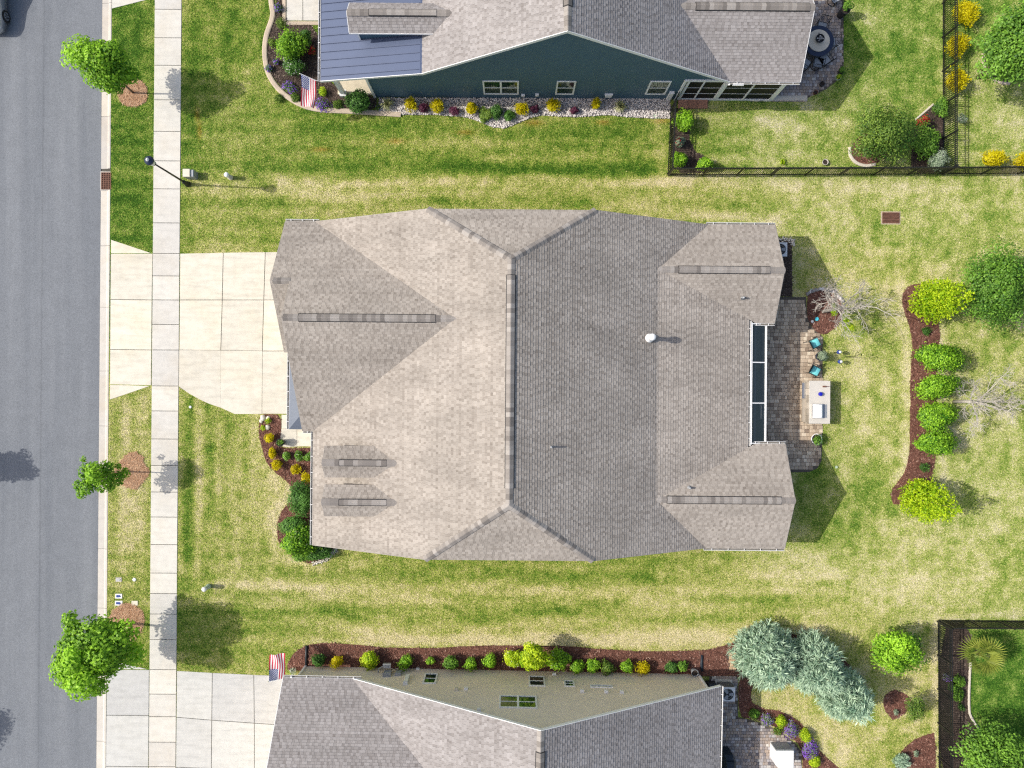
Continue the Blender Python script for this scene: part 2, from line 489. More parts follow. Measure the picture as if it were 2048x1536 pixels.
def screenmat():
    m, nt, bs, out = nodes('insect_screen')
    bs.inputs['Base Color'].default_value = (0.03, 0.045, 0.056, 1); bs.inputs['Roughness'].default_value = 0.4
    tr = nd(nt, 'ShaderNodeBsdfTransparent')
    mx = nd(nt, 'ShaderNodeMixShader'); mx.inputs[0].default_value = 0.68
    nt.links.new(tr.outputs[0], mx.inputs[1]); nt.links.new(bs.outputs[0], mx.inputs[2])
    nt.links.new(mx.outputs[0], out.inputs[0])
    return m
M['screen'] = screenmat()
# foliage
M['leaf_bright'] = leafmat('bright_green_leaf', (0.039, 0.169, 0.008), (0.468, 0.806, 0.052), 0.35)
M['leaf_mid'] = leafmat('mid_green_leaf', (0.039, 0.13, 0.016), (0.299, 0.559, 0.065))
M['leaf_dark'] = leafmat('dark_green_leaf', (0.021, 0.078, 0.016), (0.169, 0.377, 0.065))
M['leaf_olive'] = leafmat('olive_leaf', (0.033, 0.111, 0.016), (0.299, 0.442, 0.065))
M['leaf_lime'] = leafmat('lime_leaf', (0.182, 0.39, 0.005), (0.78, 0.92, 0.039), 0.35)
M['leaf_yellow'] = leafmat('golden_leaf', (0.55, 0.46, 0.006), (0.95, 0.88, 0.02), 0.45)
M['leaf_purple'] = leafmat('purple_leaf', (0.046, 0.01, 0.026), (0.221, 0.058, 0.117))
M['leaf_blue'] = leafmat('blue_cypress_spray', (0.15, 0.27, 0.18), (0.72, 0.90, 0.66), 0.15)
M['leaf_grey'] = leafmat('grey_green_leaf', (0.13, 0.208, 0.117), (0.494, 0.598, 0.416))
M['leaf_cream'] = leafmat('variegated_leaf', (0.22, 0.28, 0.06), (0.75, 0.72, 0.45))
M['petal_purple'] = leafmat('purple_petal', (0.13, 0.039, 0.39), (0.442, 0.208, 0.884))
M['petal_white'] = leafmat('white_petal', (0.60, 0.60, 0.55), (0.85, 0.84, 0.80))
M['petal_red'] = leafmat('red_petal_leaf', (0.38, 0.01, 0.02), (0.68, 0.05, 0.05))
M['palm'] = leafmat('palm_frond', (0.10, 0.17, 0.02), (0.42, 0.46, 0.08))
# ---------------------------------------------------------------- the ground: lawn, road, kerb, walks
rng = np.random.default_rng(7)
def vnoise(X, Y, sx, sy, seed):
    """smooth value noise at feature sizes sx, sy (metres)"""
    r = np.random.default_rng(seed)
    g = r.random((257, 257))
    u = X / sx + 64.3; v = Y / sy + 64.7
    iu = np.floor(u).astype(int); iv = np.floor(v).astype(int)
    fu = u - iu; fv = v - iv
    fu = fu * fu * (3 - 2 * fu); fv = fv * fv * (3 - 2 * fv)
    iu %= 256; iv %= 256
    return (g[iv, iu] * (1 - fu) + g[iv, iu + 1] * fu) * (1 - fv) + (g[iv + 1, iu] * (1 - fu) + g[iv + 1, iu + 1] * fu) * fv

KX0, KX1 = -827.5 / S, -806 / S
xs = np.concatenate([np.arange(KX1, 30.0, 0.12), [32, 36, 45, 80, 200]])
ys = np.concatenate([[-200, -80, -40, -28], np.arange(-23.0, 23.0, 0.12), [26, 40, 80, 200]])
GX, GY = np.meshgrid(xs, ys)
# back to survey pixels for the wear map
PXX = (GX * cR + GY * sR) * S + 1024
PYY = (GX * sR - GY * cR) * S + 768
# regional dryness of the turf: (px, py, spread x, spread y, dryness, cool tint)
REG = [(265, 100, 60, 110, 0.17, .15), (265, 300, 60, 120, 0.20, .1), (265, 430, 60, 60, 0.18, .1), (450, 80, 120, 90, 0.36, 0), (450, 260, 110, 80, 0.30, .05),
       (700, 300, 170, 55, 0.39, 0), (1000, 290, 170, 55, 0.39, 0), (1240, 290, 120, 60, 0.33, 0), (450, 420, 100, 60, 0.50, 0), (800, 395, 220, 25, 0.46, 0),
       (1250, 400, 220, 30, 0.50, 0), (1550, 110, 60, 90, 0.25, .3), (1780, 90, 100, 120, 0.36, .3), (1600, 270, 150, 60, 0.52, .25), (1960, 250, 60, 80, 0.58, .25),
       (1650, 440, 160, 60, 0.56, .15), (1900, 430, 150, 60, 0.58, .2), (1720, 560, 80, 60, 0.68, 0), (1740, 750, 60, 150, 0.60, .1), (1960, 720, 100, 60, 0.58, .15),
       (1960, 950, 110, 120, 0.57, .2), (1700, 980, 70, 90, 0.42, .15), (1800, 1150, 200, 80, 0.63, .15), (1640, 1020, 60, 60, 0.34, .15),
       (430, 880, 90, 60, 0.52, 0), (420, 1040, 60, 120, 0.50, 0), (540, 1030, 40, 90, 0.72, 0), (450, 1250, 100, 70, 0.42, 0), (600, 1190, 140, 60, 0.56, 0),
       (950, 1150, 250, 40, 0.47, 0), (950, 1230, 250, 40, 0.55, 0), (1300, 1200, 200, 60, 0.56, 0), (1300, 1270, 200, 20, 0.70, 0), (1600, 1230, 120, 50, 0.60, 0),
       (1620, 1420, 80, 40, 0.72, 0), (1830, 1370, 40, 60, 0.66, 0), (1720, 1480, 90, 50, 0.62, 0), (2000, 1400, 60, 120, 0.10, .4),
       (262, 850, 50, 60, 0.55, 0), (262, 1000, 50, 70, 0.62, 0), (262, 1130, 50, 60, 0.50, 0), (1650, 80, 40, 100, 0.2, .3)]
num = np.zeros_like(GX); den = np.full_like(GX, 1e-4); cn = np.zeros_like(GX)
num += 0.5e-4
for (a, b, sa, sb, d, c) in REG:
    g = np.exp(-0.5 * (((PXX - a) / (sa * .8)) ** 2 + ((PYY - b) / (sb * .8)) ** 2))
    num += g * d; den += g; cn += g * c
dry = num / den + .035; cool = cn / den
# straw-coloured strokes: worn seams between the lots, bed edges, wheel tracks (px from, to, width, amount)
STRK = [((380, 368), (560, 366), 8, .35), ((560, 372), (1340, 366), 9, .42), ((1340, 372), (1900, 372), 10, .25), ((400, 388), (860, 404), 9, .18), ((1200, 412), (1560, 440), 8, .25),
        ((440, 1165), (640, 1188), 12, .4), ((640, 1190), (1420, 1196), 14, .22), ((700, 1262), (1430, 1282), 10, .3), ((600, 1282), (1130, 1284), 8, .35), ((1130, 1284), (1480, 1275), 8, .3),
        ((1310, 230), (1318, 345), 10, .3), ((1318, 366), (1380, 362), 8, .3), ((520, 850), (560, 960), 9, .3), ((575, 985), (548, 1040), 9, .35), ((548, 1040), (560, 1110), 9, .35),
        ((560, 1110), (640, 1140), 9, .25), ((265, 830), (265, 900), 22, .25), ((265, 985), (262, 1080), 16, .3), ((1800, 575), (1812, 640), 7, .3), ((1815, 660), (1812, 930), 7, .3),
        ((1812, 930), (1775, 985), 7, .3), ((1880, 660), (1888, 1000), 7, .2), ((1720, 690), (1726, 860), 12, .22), ((1360, 352), (1460, 352), 6, .25), ((1480, 1262), (1640, 1262), 8, .3),
        ((1872, 1236), (2048, 1236), 6, .4), ((1868, 1250), (1868, 1540), 6, .4), ((395, 880), (395, 1150), 7, .16), ((440, 860), (440, 1130), 7, .14), ((485, 850), (485, 1130), 8, .15),
        ((416, 20), (470, 330), 9, .10), ((500, 30), (470, 330), 9, .12), ((1500, 1150), (2048, 1170), 16, .12), ((1520, 240), (1590, 250), 12, .3), ((1700, 15), (1740, 60), 12, .25)]
for (a, b, w, am) in STRK:
    ax, ay = a; bx, by = b
    L2 = (bx - ax) ** 2 + (by - ay) ** 2
    t = np.clip(((PXX - ax) * (bx - ax) + (PYY - ay) * (by - ay)) / L2, 0, 1)
    wob = (vnoise(GX, GY, 1.6, 1.6, 91) - .5) * 26
    dd = np.hypot(PXX - ax - t * (bx - ax), PYY - ay - t * (by - ay) + wob * .5)
    dry += .82 * am * np.exp(-0.5 * (dd / w) ** 2) * (0.45 + 0.95 * vnoise(GX, GY, .7, .5, 92))
# lush strokes
for (a, b, w, am) in [((620, 330), (1310, 340), 11, .22), ((640, 1222), (1250, 1210), 9, .22), ((860, 1140), (1300, 1150), 8, .16), ((372, 860), (372, 1120), 8, .15),
                      ((418, 900), (430, 1040), 9, .2), ((700, 1246), (1000, 1246), 7, .2), ((600, 250), (1330, 262), 9, .12), ((390, 30), (380, 330), 12, .12), ((860, 400), (1180, 404), 6, .15)]:
    ax, ay = a; bx, by = b
    L2 = (bx - ax) ** 2 + (by - ay) ** 2
    t = np.clip(((PXX - ax) * (bx - ax) + (PYY - ay) * (by - ay)) / L2, 0, 1)
    dd = np.hypot(PXX - ax - t * (bx - ax), PYY - ay - t * (by - ay) + (vnoise(GX, GY, 2, 2, 93) - .5) * 14)
    dry -= am * np.exp(-0.5 * (dd / w) ** 2)
horiz = np.exp(-0.5 * ((PYY - 330) / 130) ** 2) * (PXX < 1500) + np.exp(-0.5 * ((PYY - 1200) / 90) ** 2) * (PXX < 1700)
horiz = np.clip(horiz, 0, 1)
vert = ((PXX < 620) & (PYY > 790) & (PYY < 1150)) * 1.0
iso = 1 - np.clip(horiz + vert, 0, 1)
dry += horiz * (0.22 * (vnoise(GX, GY, 4.2, .4, 1) - .5) + 0.16 * (vnoise(GX, GY, 1.6, .28, 2) - .5) + .055 * np.sin(GY * 6.1 + 2 * vnoise(GX, GY, 6, 3, 21)))
dry += vert * (0.2 * (vnoise(GX, GY, .42, 3.4, 3) - .5) + 0.15 * (vnoise(GX, GY, .3, 1.4, 4) - .5) + .07 * np.sin(GX * 6.1 + 2 * vnoise(GX, GY, 3, 6, 22)))
dry += iso * (0.2 * (vnoise(GX, GY, 1.7, 1.7, 5) - .5) + 0.26 * (vnoise(GX, GY, .55, .55, 6) - .5) + .04 * np.sin(GX * 6.1 + 2 * vnoise(GX, GY, 4, 6, 23)))
dry += 0.14 * (vnoise(GX, GY, 2.6, 2.2, 7) - .5) + 0.22 * (vnoise(GX, GY, .35, .3, 8) - .5)
spots = np.clip((vnoise(GX, GY, 1.1, .9, 9) - .72) * 4, 0, 1) * np.clip((PXX - 1300) / 300, 0.15, 1)
dry += 0.22 * spots
paint = np.zeros_like(GX)
for (a, b, l, w) in [(640, 300, 13, 3), (790, 284, 12, 3), (928, 266, 11, 3), (1066, 247, 13, 4), (1205, 246, 10, 3), (1322, 243, 13, 3), (393, 230, 2.5, 10), (398, 262, 2.5, 12)]:
    paint += np.exp(-0.5 * (((PXX - a) / l) ** 2 + ((PYY - b) / w) ** 2)) * 0.5
nx, ny = len(xs), len(ys)
V = np.stack([GX.ravel(), GY.ravel(), np.zeros(nx * ny)], 1)
idx = np.arange(nx * ny).reshape(ny, nx)
F = np.stack([idx[:-1, :-1].ravel(), idx[:-1, 1:].ravel(), idx[1:, 1:].ravel(), idx[1:, :-1].ravel()], 1)
me = mesh_np('lawn', V, F)
for nm, arr in (('dry', np.clip(dry, 0, 1)), ('cool', np.clip(cool, 0, 1)), ('paint', np.clip(paint, 0, 1))):
    a = me.attributes.new(nm, 'FLOAT', 'POINT'); a.data.foreach_set('value', arr.ravel().astype(np.float32))
lawn = struct(link('lawn', me, M['lawn']), 'patchy green and straw-coloured lawn around the houses')

b = B(); b.poly([(-300, -300, -.16), (300, -300, -.16), (300, 300, -.16), (-300, 300, -.16)])
g = b.build('ground', M['lawn']); struct(g, 'grassy ground beyond the street')
for nm, v in (('dry', .4), ('cool', 0), ('paint', 0)):
    a = g.data.attributes.new(nm, 'FLOAT', 'POINT'); a.data.foreach_set('value', [v] * 4)
b = B(); b.box(((KX0 - 8.3) / 1 + 4.15, 0, -.155), (8.3, 400, .12))
struct(b.build('road', M['road']), 'blue-grey asphalt street')

# kerb and gutter, cast in segments
kb = B(); kb.box(((KX0 + KX1) / 2, 0, -.155), (KX1 - KX0 - .01, 400, .08))
kerb = struct(kb.build('kerb', M['joint']), 'pale concrete kerb and gutter along the street')
kj = [-470, -350, -230, -113, 5, 118, 232, 337, 379, 491, 614, 742, 852, 975, 1098, 1217, 1350, 1484, 1600, 1720, 1840]
for i in range(len(kj) - 1):
    if kj[i] == 337: continue
    y0 = P(0, kj[i]).y - 2 * 0 ; y1 = P(0, kj[i + 1]).y
    y0, y1 = P(205, kj[i]).y - .008, P(205, kj[i + 1]).y + .008
    prof = [(KX0 + .012, -.11), (KX0 + .012, -.088), (KX1 - .22, -.065), (KX1 - .13, .0), (KX1 - .02, .018), (KX1 - .004, .005), (KX1 - .004, -.11)]
    b = B(); n = len(prof)
    pts = [(x, y0, z) for x, z in prof] + [(x, y1, z) for x, z in prof]
    b.faces(pts, [(k, (k + 1) % n, n + (k + 1) % n, n + k)[::-1] for k in range(n)] + [tuple(range(n)), tuple(range(2 * n - 1, n - 1, -1))], rng.random() * .8 + .2)
    b.build('slab', M['kerb'], kerb)

def slabs(parent, polys, m, z0=-.04, z1=.03, gap=.015, inset=.008, px=True):
    for pl in polys:
        q = pxpoly(pl) if px else list(pl)
        q = ccw(q); n = len(q)
        # shrink every edge inwards by the joint gap
        sh = q
        for i in range(n):
            a, c = q[i], q[(i + 1) % n]
            d = Vector((c[0] - a[0], c[1] - a[1]))
            if d.length < 1e-6: continue
            d.normalize(); nn = (-d.y * gap, d.x * gap)
            if n <= 4:
                sh = clip(sh, (a[0] + nn[0], a[1] + nn[1]), (c[0] + nn[0], c[1] + nn[1]))
        b = B(); b.prism(sh, z0, z1, float(rng.random() * .7 + .3), inset)
        b.build('slab', m, parent)

SWX0, SWX1 = -720.5 / S, -666 / S
b = B(); b.box(((SWX0 + SWX1) / 2, 0, -.02), (SWX1 - SWX0 - .01, 120, .046))
walk = struct(b.build('sidewalk', M['joint']), 'pale concrete sidewalk beside the grass verge')
sj = [-300, -245, -190, -135, -90, -36, 19, 76, 131, 200, 263, 322, 378, 446, 507, 552, 600, 649, 700, 772, 822, 878, 931, 984, 1034, 1089, 1146, 1187, 1228, 1279, 1339, 1388, 1433, 1484, 1533, 1585, 1640, 1695]
pl = []
for i in range(len(sj) - 1):
    y0, y1 = P(335, sj[i]).y, P(335, sj[i + 1]).y
    pl.append([(SWX0, y0), (SWX1, y0), (SWX1, y1), (SWX0, y1)])
slabs(walk, pl, M['walk'], px=False)

MASKS = [[(SWX0, -60), (SWX1, -60), (SWX1, 60), (SWX0, 60)]]
def drive(name, label, base, polys, m):
    b = B()
    for q_ in polys: MASKS.append(pxpoly(q_))
    for pb in base: b.prism(pxpoly(pb), -.04, .006)
    d = struct(b.build(name, M['joint']), label)
    slabs(d, polys, m)
    return d
drive('driveway', 'cream concrete driveway of the house in the middle', [[(221, 508), (304, 508), (302, 770), (220, 768)], [(361, 508), (608, 505), (608, 827), (471, 827), (445, 816), (405, 800), (360, 776)]],
      [[(222, 479), (306, 507), (222, 507)], [(222, 507), (306, 507), (304.5, 600), (221, 599)], [(221, 599), (304.5, 600), (303.6, 700), (220.5, 699)], [(220.5, 699), (303.6, 700), (303, 771), (220, 769)],
       [(220, 769), (303, 771.5), (219.5, 800)], [(360.5, 507), (447, 505), (445, 600), (359.7, 600)], [(359.7, 600), (445, 600), (442, 701), (358.8, 700)],
       [(358.8, 700), (442, 701), (441, 815), (420, 808), (402, 800), (380, 788), (358.3, 773)], [(447, 505), (531, 504), (528, 600), (445, 600)], [(445, 600), (528, 600), (525, 702), (442, 701)],
       [(442, 701), (525, 702), (524, 828), (470, 828), (441, 815)], [(531, 504), (610, 503.5), (610, 600), (528, 600)], [(528, 600), (610, 600), (610, 702), (525, 702)], [(525, 702), (610, 702), (610, 828), (524, 828)]], M['drive'])
drive('entry_walk', 'narrow concrete path from driveway to front door', [[(564, 830), (640, 830), (640, 890), (571, 890)]],
      [[(563, 829), (640, 829), (640, 858), (563, 858)], [(563, 858), (594, 858), (594, 893), (569, 894), (560, 889), (560, 881)], [(594, 858), (640, 858), (640, 893), (594, 893)]], M['drive'])
drive('driveway', 'grey concrete driveway of the tan-sided house', [[(214, 1342), (298, 1342), (296, 1618), (211, 1618)], [(354, 1343), (598, 1354), (598, 1618), (352, 1618)]],
      [[(214.5, 1318), (299, 1338.5), (214, 1338.5)], [(214, 1339), (299, 1339), (298.3, 1431), (213, 1430)], [(213, 1430), (298.3, 1431), (297.5, 1533), (212, 1532)], [(212, 1532), (297.5, 1533), (297, 1620), (211, 1620)],
       [(354, 1341), (425, 1345), (424, 1440), (353, 1434)], [(353, 1434), (424, 1440), (423, 1536.5), (352, 1534)], [(352, 1534), (423, 1536.5), (423, 1620), (352, 1620)],
       [(425, 1345), (508, 1349), (509, 1446), (424, 1440)], [(424, 1440), (509, 1446), (509, 1540), (423, 1536.5)], [(423, 1536.5), (509, 1540), (509, 1620), (423, 1620)],
       [(508, 1349), (600, 1353), (600, 1452), (509, 1446)], [(509, 1446), (600, 1452), (600, 1545), (509, 1540)], [(509, 1540), (600, 1545), (600, 1620), (509, 1620)]], M['drive2'])
drive('driveway', 'pale concrete driveway apron of the navy house', [[(224, -4), (306, -4), (306, -88), (224, -88)]], [[(224, 18), (307, -3), (224, -3)], [(224, -3), (307, -3), (307, -90), (224, -90)]], M['walk'])
drive('entry_walk', 'pale two-slab path to the navy house porch', [[(574, -38), (640, -38), (640, 41), (574, 41)]],
      [[(573, -40), (606, -40), (606, 42), (573, 42)], [(606, -40), (640, -40), (640, 42), (606, 42)]], M['walk'])

# ---------------------------------------------------------------- planting beds
def scatter(pl, dens, seed):
    r = np.random.default_rng(seed)
    a = np.array(pl); lo, hi = a.min(0), a.max(0)
    n = int((hi - lo).prod() * dens)
    p = lo + r.random((n, 2)) * (hi - lo)
    return p[in_poly(p, pl)], r
def chips(pl, dens, ln, wd, seed, z=.03, hgt=.03):
    """loose slivers lying on a bed"""
    p, r = scatter(pl, dens, seed)
    n = len(p)
    p = p + r.normal(size=(n, 2)) * .035
    a = r.random(n) * math.tau; l = ln * (.5 + r.random(n)); w = wd * (.6 + .8 * r.random(n))
    zz = z + r.random(n) * hgt
    tl = (r.random(n) - .5) * .5; tw = (r.random(n) - .5) * .8
    c, s = np.cos(a), np.sin(a)
    V = np.empty((n, 4, 3))
    for k, (i, j) in enumerate(((-1, -1), (1, -1), (1, 1), (-1, 1))):
        V[:, k, 0] = p[:, 0] + i * l / 2 * c - j * w / 2 * s
        V[:, k, 1] = p[:, 1] + i * l / 2 * s + j * w / 2 * c
        V[:, k, 2] = zz + i * l / 2 * tl + j * w / 2 * tw
    return V.reshape(-1, 3), np.arange(4 * n).reshape(n, 4), np.clip(r.beta(1.6, 1.6, n), 0, 1)
BED_N = [0]
def bed(label, pts, m='mulch', dens=240, px=True, sm=2, name='mulch_bed', ln=.09, wd=.028, z=.022, chip='bark_chips'):
    BED_N[0] += 1
    pl = pxpoly(pts) if px else pts
    if sm: pl = smooth_poly(ccw(pl), sm)
    r = np.random.default_rng(900 + BED_N[0])
    pl = [(x + r.normal() * .018, y + r.normal() * .018) for x, y in pl]
    MASKS.append(pl)
    b = B(); b.prism(pl, -.02, z, .35)
    o = struct(b.build(name, M[m]), label)
    V, F, t = chips(pl, dens, ln, wd, 500 + BED_N[0], z + .004, .035)
    c = link(chip, mesh_np(chip, V, F, t), M[m], o); c['kind'] = 'stuff'
    return o
def circ(px, py, r, n=14, wob=.08, seed=1):
    rr = np.random.default_rng(seed)
    return [(px + r * (1 + rr.normal() * wob) * math.cos(a), py + r * (1 + rr.normal() * wob) * math.sin(a)) for a in np.linspace(0, math.tau, n, endpoint=False)]

bed('red mulch bed with yellow shrubs before the front door', [(519, 829), (540, 829), (562, 829), (562, 880), (557, 888), (564, 896), (600, 896), (632, 896), (640, 960), (645, 1090), (674, 1090), (664, 1108), (645, 1122), (625, 1127), (600, 1121), (575, 1106), (560, 1086), (553, 1065), (557, 1040), (568, 1015), (583, 1000), (587, 982), (570, 958), (547, 942), (530, 920), (522, 890), (518, 860)], sm=1)
bed('winding red mulch bed under the round backyard shrubs', [(1835, 566), (1810, 576), (1802, 600), (1811, 632), (1821, 660), (1825, 692), (1822, 722), (1820, 760), (1820, 800), (1820, 850), (1819, 890), (1816, 930), (1804, 955), (1785, 975), (1781, 1000), (1790, 1012), (1830, 1000), (1858, 972), (1866, 935), (1873, 912), (1872, 860), (1872, 760), (1876, 700), (1881, 672), (1875, 640), (1880, 600), (1870, 570)])
bed('narrow dark bed under the rear gable by the air conditioner', [(1550, 481), (1584, 481), (1585, 593), (1550, 593)], 'mulch_dark', sm=0)
bed('mulch bed with stone rim under the bare tree', [(1614, 590), (1626, 582), (1645, 580), (1668, 586), (1684, 606), (1686, 635), (1668, 657), (1646, 672), (1625, 657), (1613, 630)], sm=1)
bed('long red mulch bed along the tan siding', [(572, 1346), (578, 1320), (590, 1303), (612, 1291), (650, 1285), (740, 1293), (850, 1297), (950, 1291), (1050, 1291), (1130, 1292), (1200, 1297), (1300, 1303), (1400, 1301), (1450, 1291), (1500, 1272), (1560, 1266), (1620, 1274), (1660, 1288), (1700, 1330), (1732, 1385), (1715, 1405), (1660, 1375), (1600, 1362), (1530, 1372), (1505, 1360), (1478, 1352), (1420, 1352), (1000, 1352)], sm=1)
bed('shaded mulch strip between paver path and blue cypresses', [(1476, 1350), (1512, 1350), (1500, 1393), (1506, 1408), (1532, 1418), (1532, 1432), (1500, 1437), (1476, 1432)], sm=1)
bed('curved mulch bed of purple flowers beside the paver patio', [(1505, 1436), (1512, 1420), (1545, 1418), (1590, 1434), (1622, 1470), (1640, 1505), (1690, 1545), (1700, 1590), (1606, 1590), (1604, 1500), (1592, 1482), (1562, 1458), (1535, 1446)], sm=1)
bed('round red mulch ring in the lawn by the black fence', circ(1792, 1408, 27, seed=3))
bed('red mulch corner bed outside the black mesh fence', [(1785, 1570), (1797, 1510), (1822, 1482), (1855, 1468), (1871, 1464), (1871, 1570)], sm=1)
bed('brown planting strip inside the black mesh fence', [(1879, 1246), (1942, 1246), (1938, 1340), (1936, 1420), (1955, 1458), (1940, 1500), (1930, 1570), (1879, 1570)], 'mulch_dark', sm=1)
bed('mulch corner bed where the two black fences meet', [(1868, 208), (1832, 240), (1822, 300), (1822, 346), (1886, 346), (1886, 205)], 'mulch_dark', sm=1)
bed('mulch ring with pale rim under the large clumped shrub', [(1697, 300), (1703, 320), (1722, 331), (1745, 330), (1770, 318), (1790, 280), (1760, 260), (1715, 272)])
bed('brown ring bed under the tree beside the golden shrubs', circ(2010, 118, 46, seed=5), 'mulch_dark')
bed('narrow planting strip inside the black picket fence', [(1341, 218), (1376, 219), (1380, 300), (1422, 318), (1420, 346), (1341, 346)], 'mulch_dark', sm=1)
bed('dark flower bed curving round the navy house porch', [(549, -40), (553, 5), (553, 32), (538, 72), (534, 110), (542, 147), (565, 179), (604, 205), (642, 214), (700, 217), (752, 222), (752, 190), (640, 165), (640, 50), (566, 50), (566, -40)], 'mulch_dark', sm=1, dens=320)
bed('tan pine straw ring at the foot of the topmost street tree', circ(266, 186, 29, wob=.05, seed=16), 'straw', 1100, ln=.16, wd=.012, name='pine_straw_ring', chip='pine_needles')
bed('wide tan pine straw ring under the thin street tree', circ(264, 940, 36, wob=.13, seed=7), 'straw', 1100, ln=.16, wd=.012, name='pine_straw_ring', chip='pine_needles')
bed('orange pine straw ring beside the water meter covers', circ(255, 1245, 38, wob=.09, seed=8), 'straw', 1100, ln=.16, wd=.012, name='pine_straw_ring', chip='pine_needles')

# stones
def ico():
    t = (1 + 5 ** .5) / 2
    v = np.array([(-1, t, 0), (1, t, 0), (-1, -t, 0), (1, -t, 0), (0, -1, t), (0, 1, t), (0, -1, -t), (0, 1, -t), (t, 0, -1), (t, 0, 1), (-t, 0, -1), (-t, 0, 1)], float)
    v /= np.linalg.norm(v[0])
    f = np.array([(0, 11, 5), (0, 5, 1), (0, 1, 7), (0, 7, 10), (0, 10, 11), (1, 5, 9), (5, 11, 4), (11, 10, 2), (10, 7, 6), (7, 1, 8), (3, 9, 4), (3, 4, 2), (3, 2, 6), (3, 6, 8), (3, 8, 9), (4, 9, 5), (2, 4, 11), (6, 2, 10), (8, 6, 7), (9, 8, 1)])
    return v, f
IV, IF = ico()
def pebbles(p, r, lo, hi, z=.03, bright=(1.3, 1.3)):
    n = len(p)
    sc = np.stack([lo + (hi - lo) * r.random(n), lo + (hi - lo) * r.random(n), (lo + (hi - lo) * r.random(n)) * .65], 1)
    a = r.random(n) * math.tau
    V = IV[None] * sc[:, None, :] * (1 + .12 * r.normal(size=(n, 12, 1)))
    c, s = np.cos(a)[:, None], np.sin(a)[:, None]
    X = V[..., 0] * c - V[..., 1] * s + p[:, None, 0]; Y = V[..., 0] * s + V[..., 1] * c + p[:, None, 1]
    Z = V[..., 2] + z + (r.random(n) * .03)[:, None]
    t = np.repeat(r.beta(*bright, n), 20)
    return np.stack([X, Y, Z], 2).reshape(-1, 3), (IF[None] + 12 * np.arange(n)[:, None, None]).reshape(-1, 3), t
sb = pxpoly([(758, 196), (758, 229), (800, 230), (870, 230), (930, 234), (960, 244), (985, 255), (1010, 257), (1035, 247), (1060, 236), (1085, 231), (1120, 233), (1150, 235), (1190, 232), (1215, 230), (1260, 235), (1300, 237), (1340, 237), (1340, 197)])
MASKS.append(sb)
b = B(); b.prism(sb, -.02, .02, .3)
gravel = struct(b.build('stone_bed', M['stone']), 'wavy bed of white and grey river stones along navy wall')
p, r = scatter(sb, 420, 77)
V, F, t = pebbles(p, r, .028, .058, .04, (2.0, 1.0))
o = link('river_stones', mesh_np('river_stones', V, F, t), M['stone'], gravel); o['kind'] = 'stuff'
def stone_rim(label, line, w, n, lo, hi, seed, mat='bone', single=False):
    r = np.random.default_rng(seed)
    pts = [P(*q) for q in line]
    out = []
    for i in range(n):
        u = (i + .5 * (not single) * r.random()) / max(1, n - 1) * (len(pts) - 1); k = min(int(u), len(pts) - 2); f = u - k
        q = pts[k].lerp(pts[k + 1], min(f, 1)); d = (pts[k + 1] - pts[k]).normalized()
        s = r.normal() * w * (0.25 if single else .5)
        out.append((q.x - d.y * s, q.y + d.x * s))
    if single:
        t = thing('stone_border', label, 'edging', (out[0][0], out[0][1], 0))
        for q in out:
            V, F, tt = pebbles(np.array([q]), r, lo, hi, .05, (1.5, 1.2))
            V = V - np.array([out[0][0], out[0][1], 0])
            link('stone', mesh_np('stone', V, F, tt), M[mat], t)
        return t
    V, F, tt = pebbles(np.array(out), r, lo, hi, .03, (2, 1))
    return tag(link('pebble_border', mesh_np('pebble_border', V, F, tt), M[mat]), label, 'edging', None, 'stuff')
stone_rim('grey round stones rimming the bare tree bed', [(1614, 588), (1626, 581), (1645, 578), (1668, 584), (1684, 602)], .05, 17, .09, .14, 41, 'stone', True)
stone_rim('white pebble strip at the corner of the front bed', [(625, 1127), (645, 1122), (664, 1108), (676, 1092)], .16, 120, .03, .06, 42)
stone_rim('white pebble strip round the dark rear gable bed', [(1552, 479), (1582, 479), (1587, 492)], .12, 70, .03, .06, 43)
def edging(label, line, w, h, m='edging', name='garden_edging', sm=True):
    pts = [P(*q) for q in line]
    if sm:
        for _ in range(2):
            q = [pts[0]]
            for i in range(len(pts) - 1):
                q += [pts[i].lerp(pts[i + 1], .25), pts[i].lerp(pts[i + 1], .75)]
            pts = q + [pts[-1]]
    b = B(); n = len(pts); prof = [(-w / 2, -.03), (-w / 2, h * .75), (-w * .3, h), (w * .3, h), (w / 2, h * .75), (w / 2, -.03)]
    V = []
    for i, q in enumerate(pts):
        d = (pts[min(i + 1, n - 1)] - pts[max(0, i - 1)]).normalized()
        for s, z in prof: V.append((q.x - d.y * s, q.y + d.x * s, z))
    k = len(prof); fs = []
    for i in range(n - 1):
        for j in range(k - 1): fs.append((i * k + j, i * k + j + 1, (i + 1) * k + j + 1, (i + 1) * k + j))
    fs += [tuple(range(k)), tuple(range((n - 1) * k, n * k))[::-1]]
    b.faces(V, fs)
    return tag(b.build(name, M[m], None, False), label, 'edging')
edging('tan concrete edging curving round the porch flower bed', [(540, -30), (543, 10), (548, 32), (532, 72), (529, 110), (536, 150), (560, 184), (600, 211), (640, 221), (700, 223), (760, 227), (802, 230)], .27, .10)
edging('pinkish border bar left of the porch path', [(569, -40), (569, 51)], .20, .07, sm=False)
edging('pinkish border bar across the end of the porch path', [(572.5, 47), (645, 47)], .20, .066, sm=False)
edging('white curved edging round the large clumped shrub', [(1699, 295), (1699, 312), (1710, 326), (1730, 333), (1750, 329)], .16, .09, 'bone')
edging('pale stone line at the fence corner bed', [(1830, 240), (1866, 209)], .10, .07, 'bone')
edging('pink curved edging under the tree beside the golden shrubs', [(1966, 108), (1965, 130), (1975, 152), (1995, 166), (2018, 168)], .15, .10)
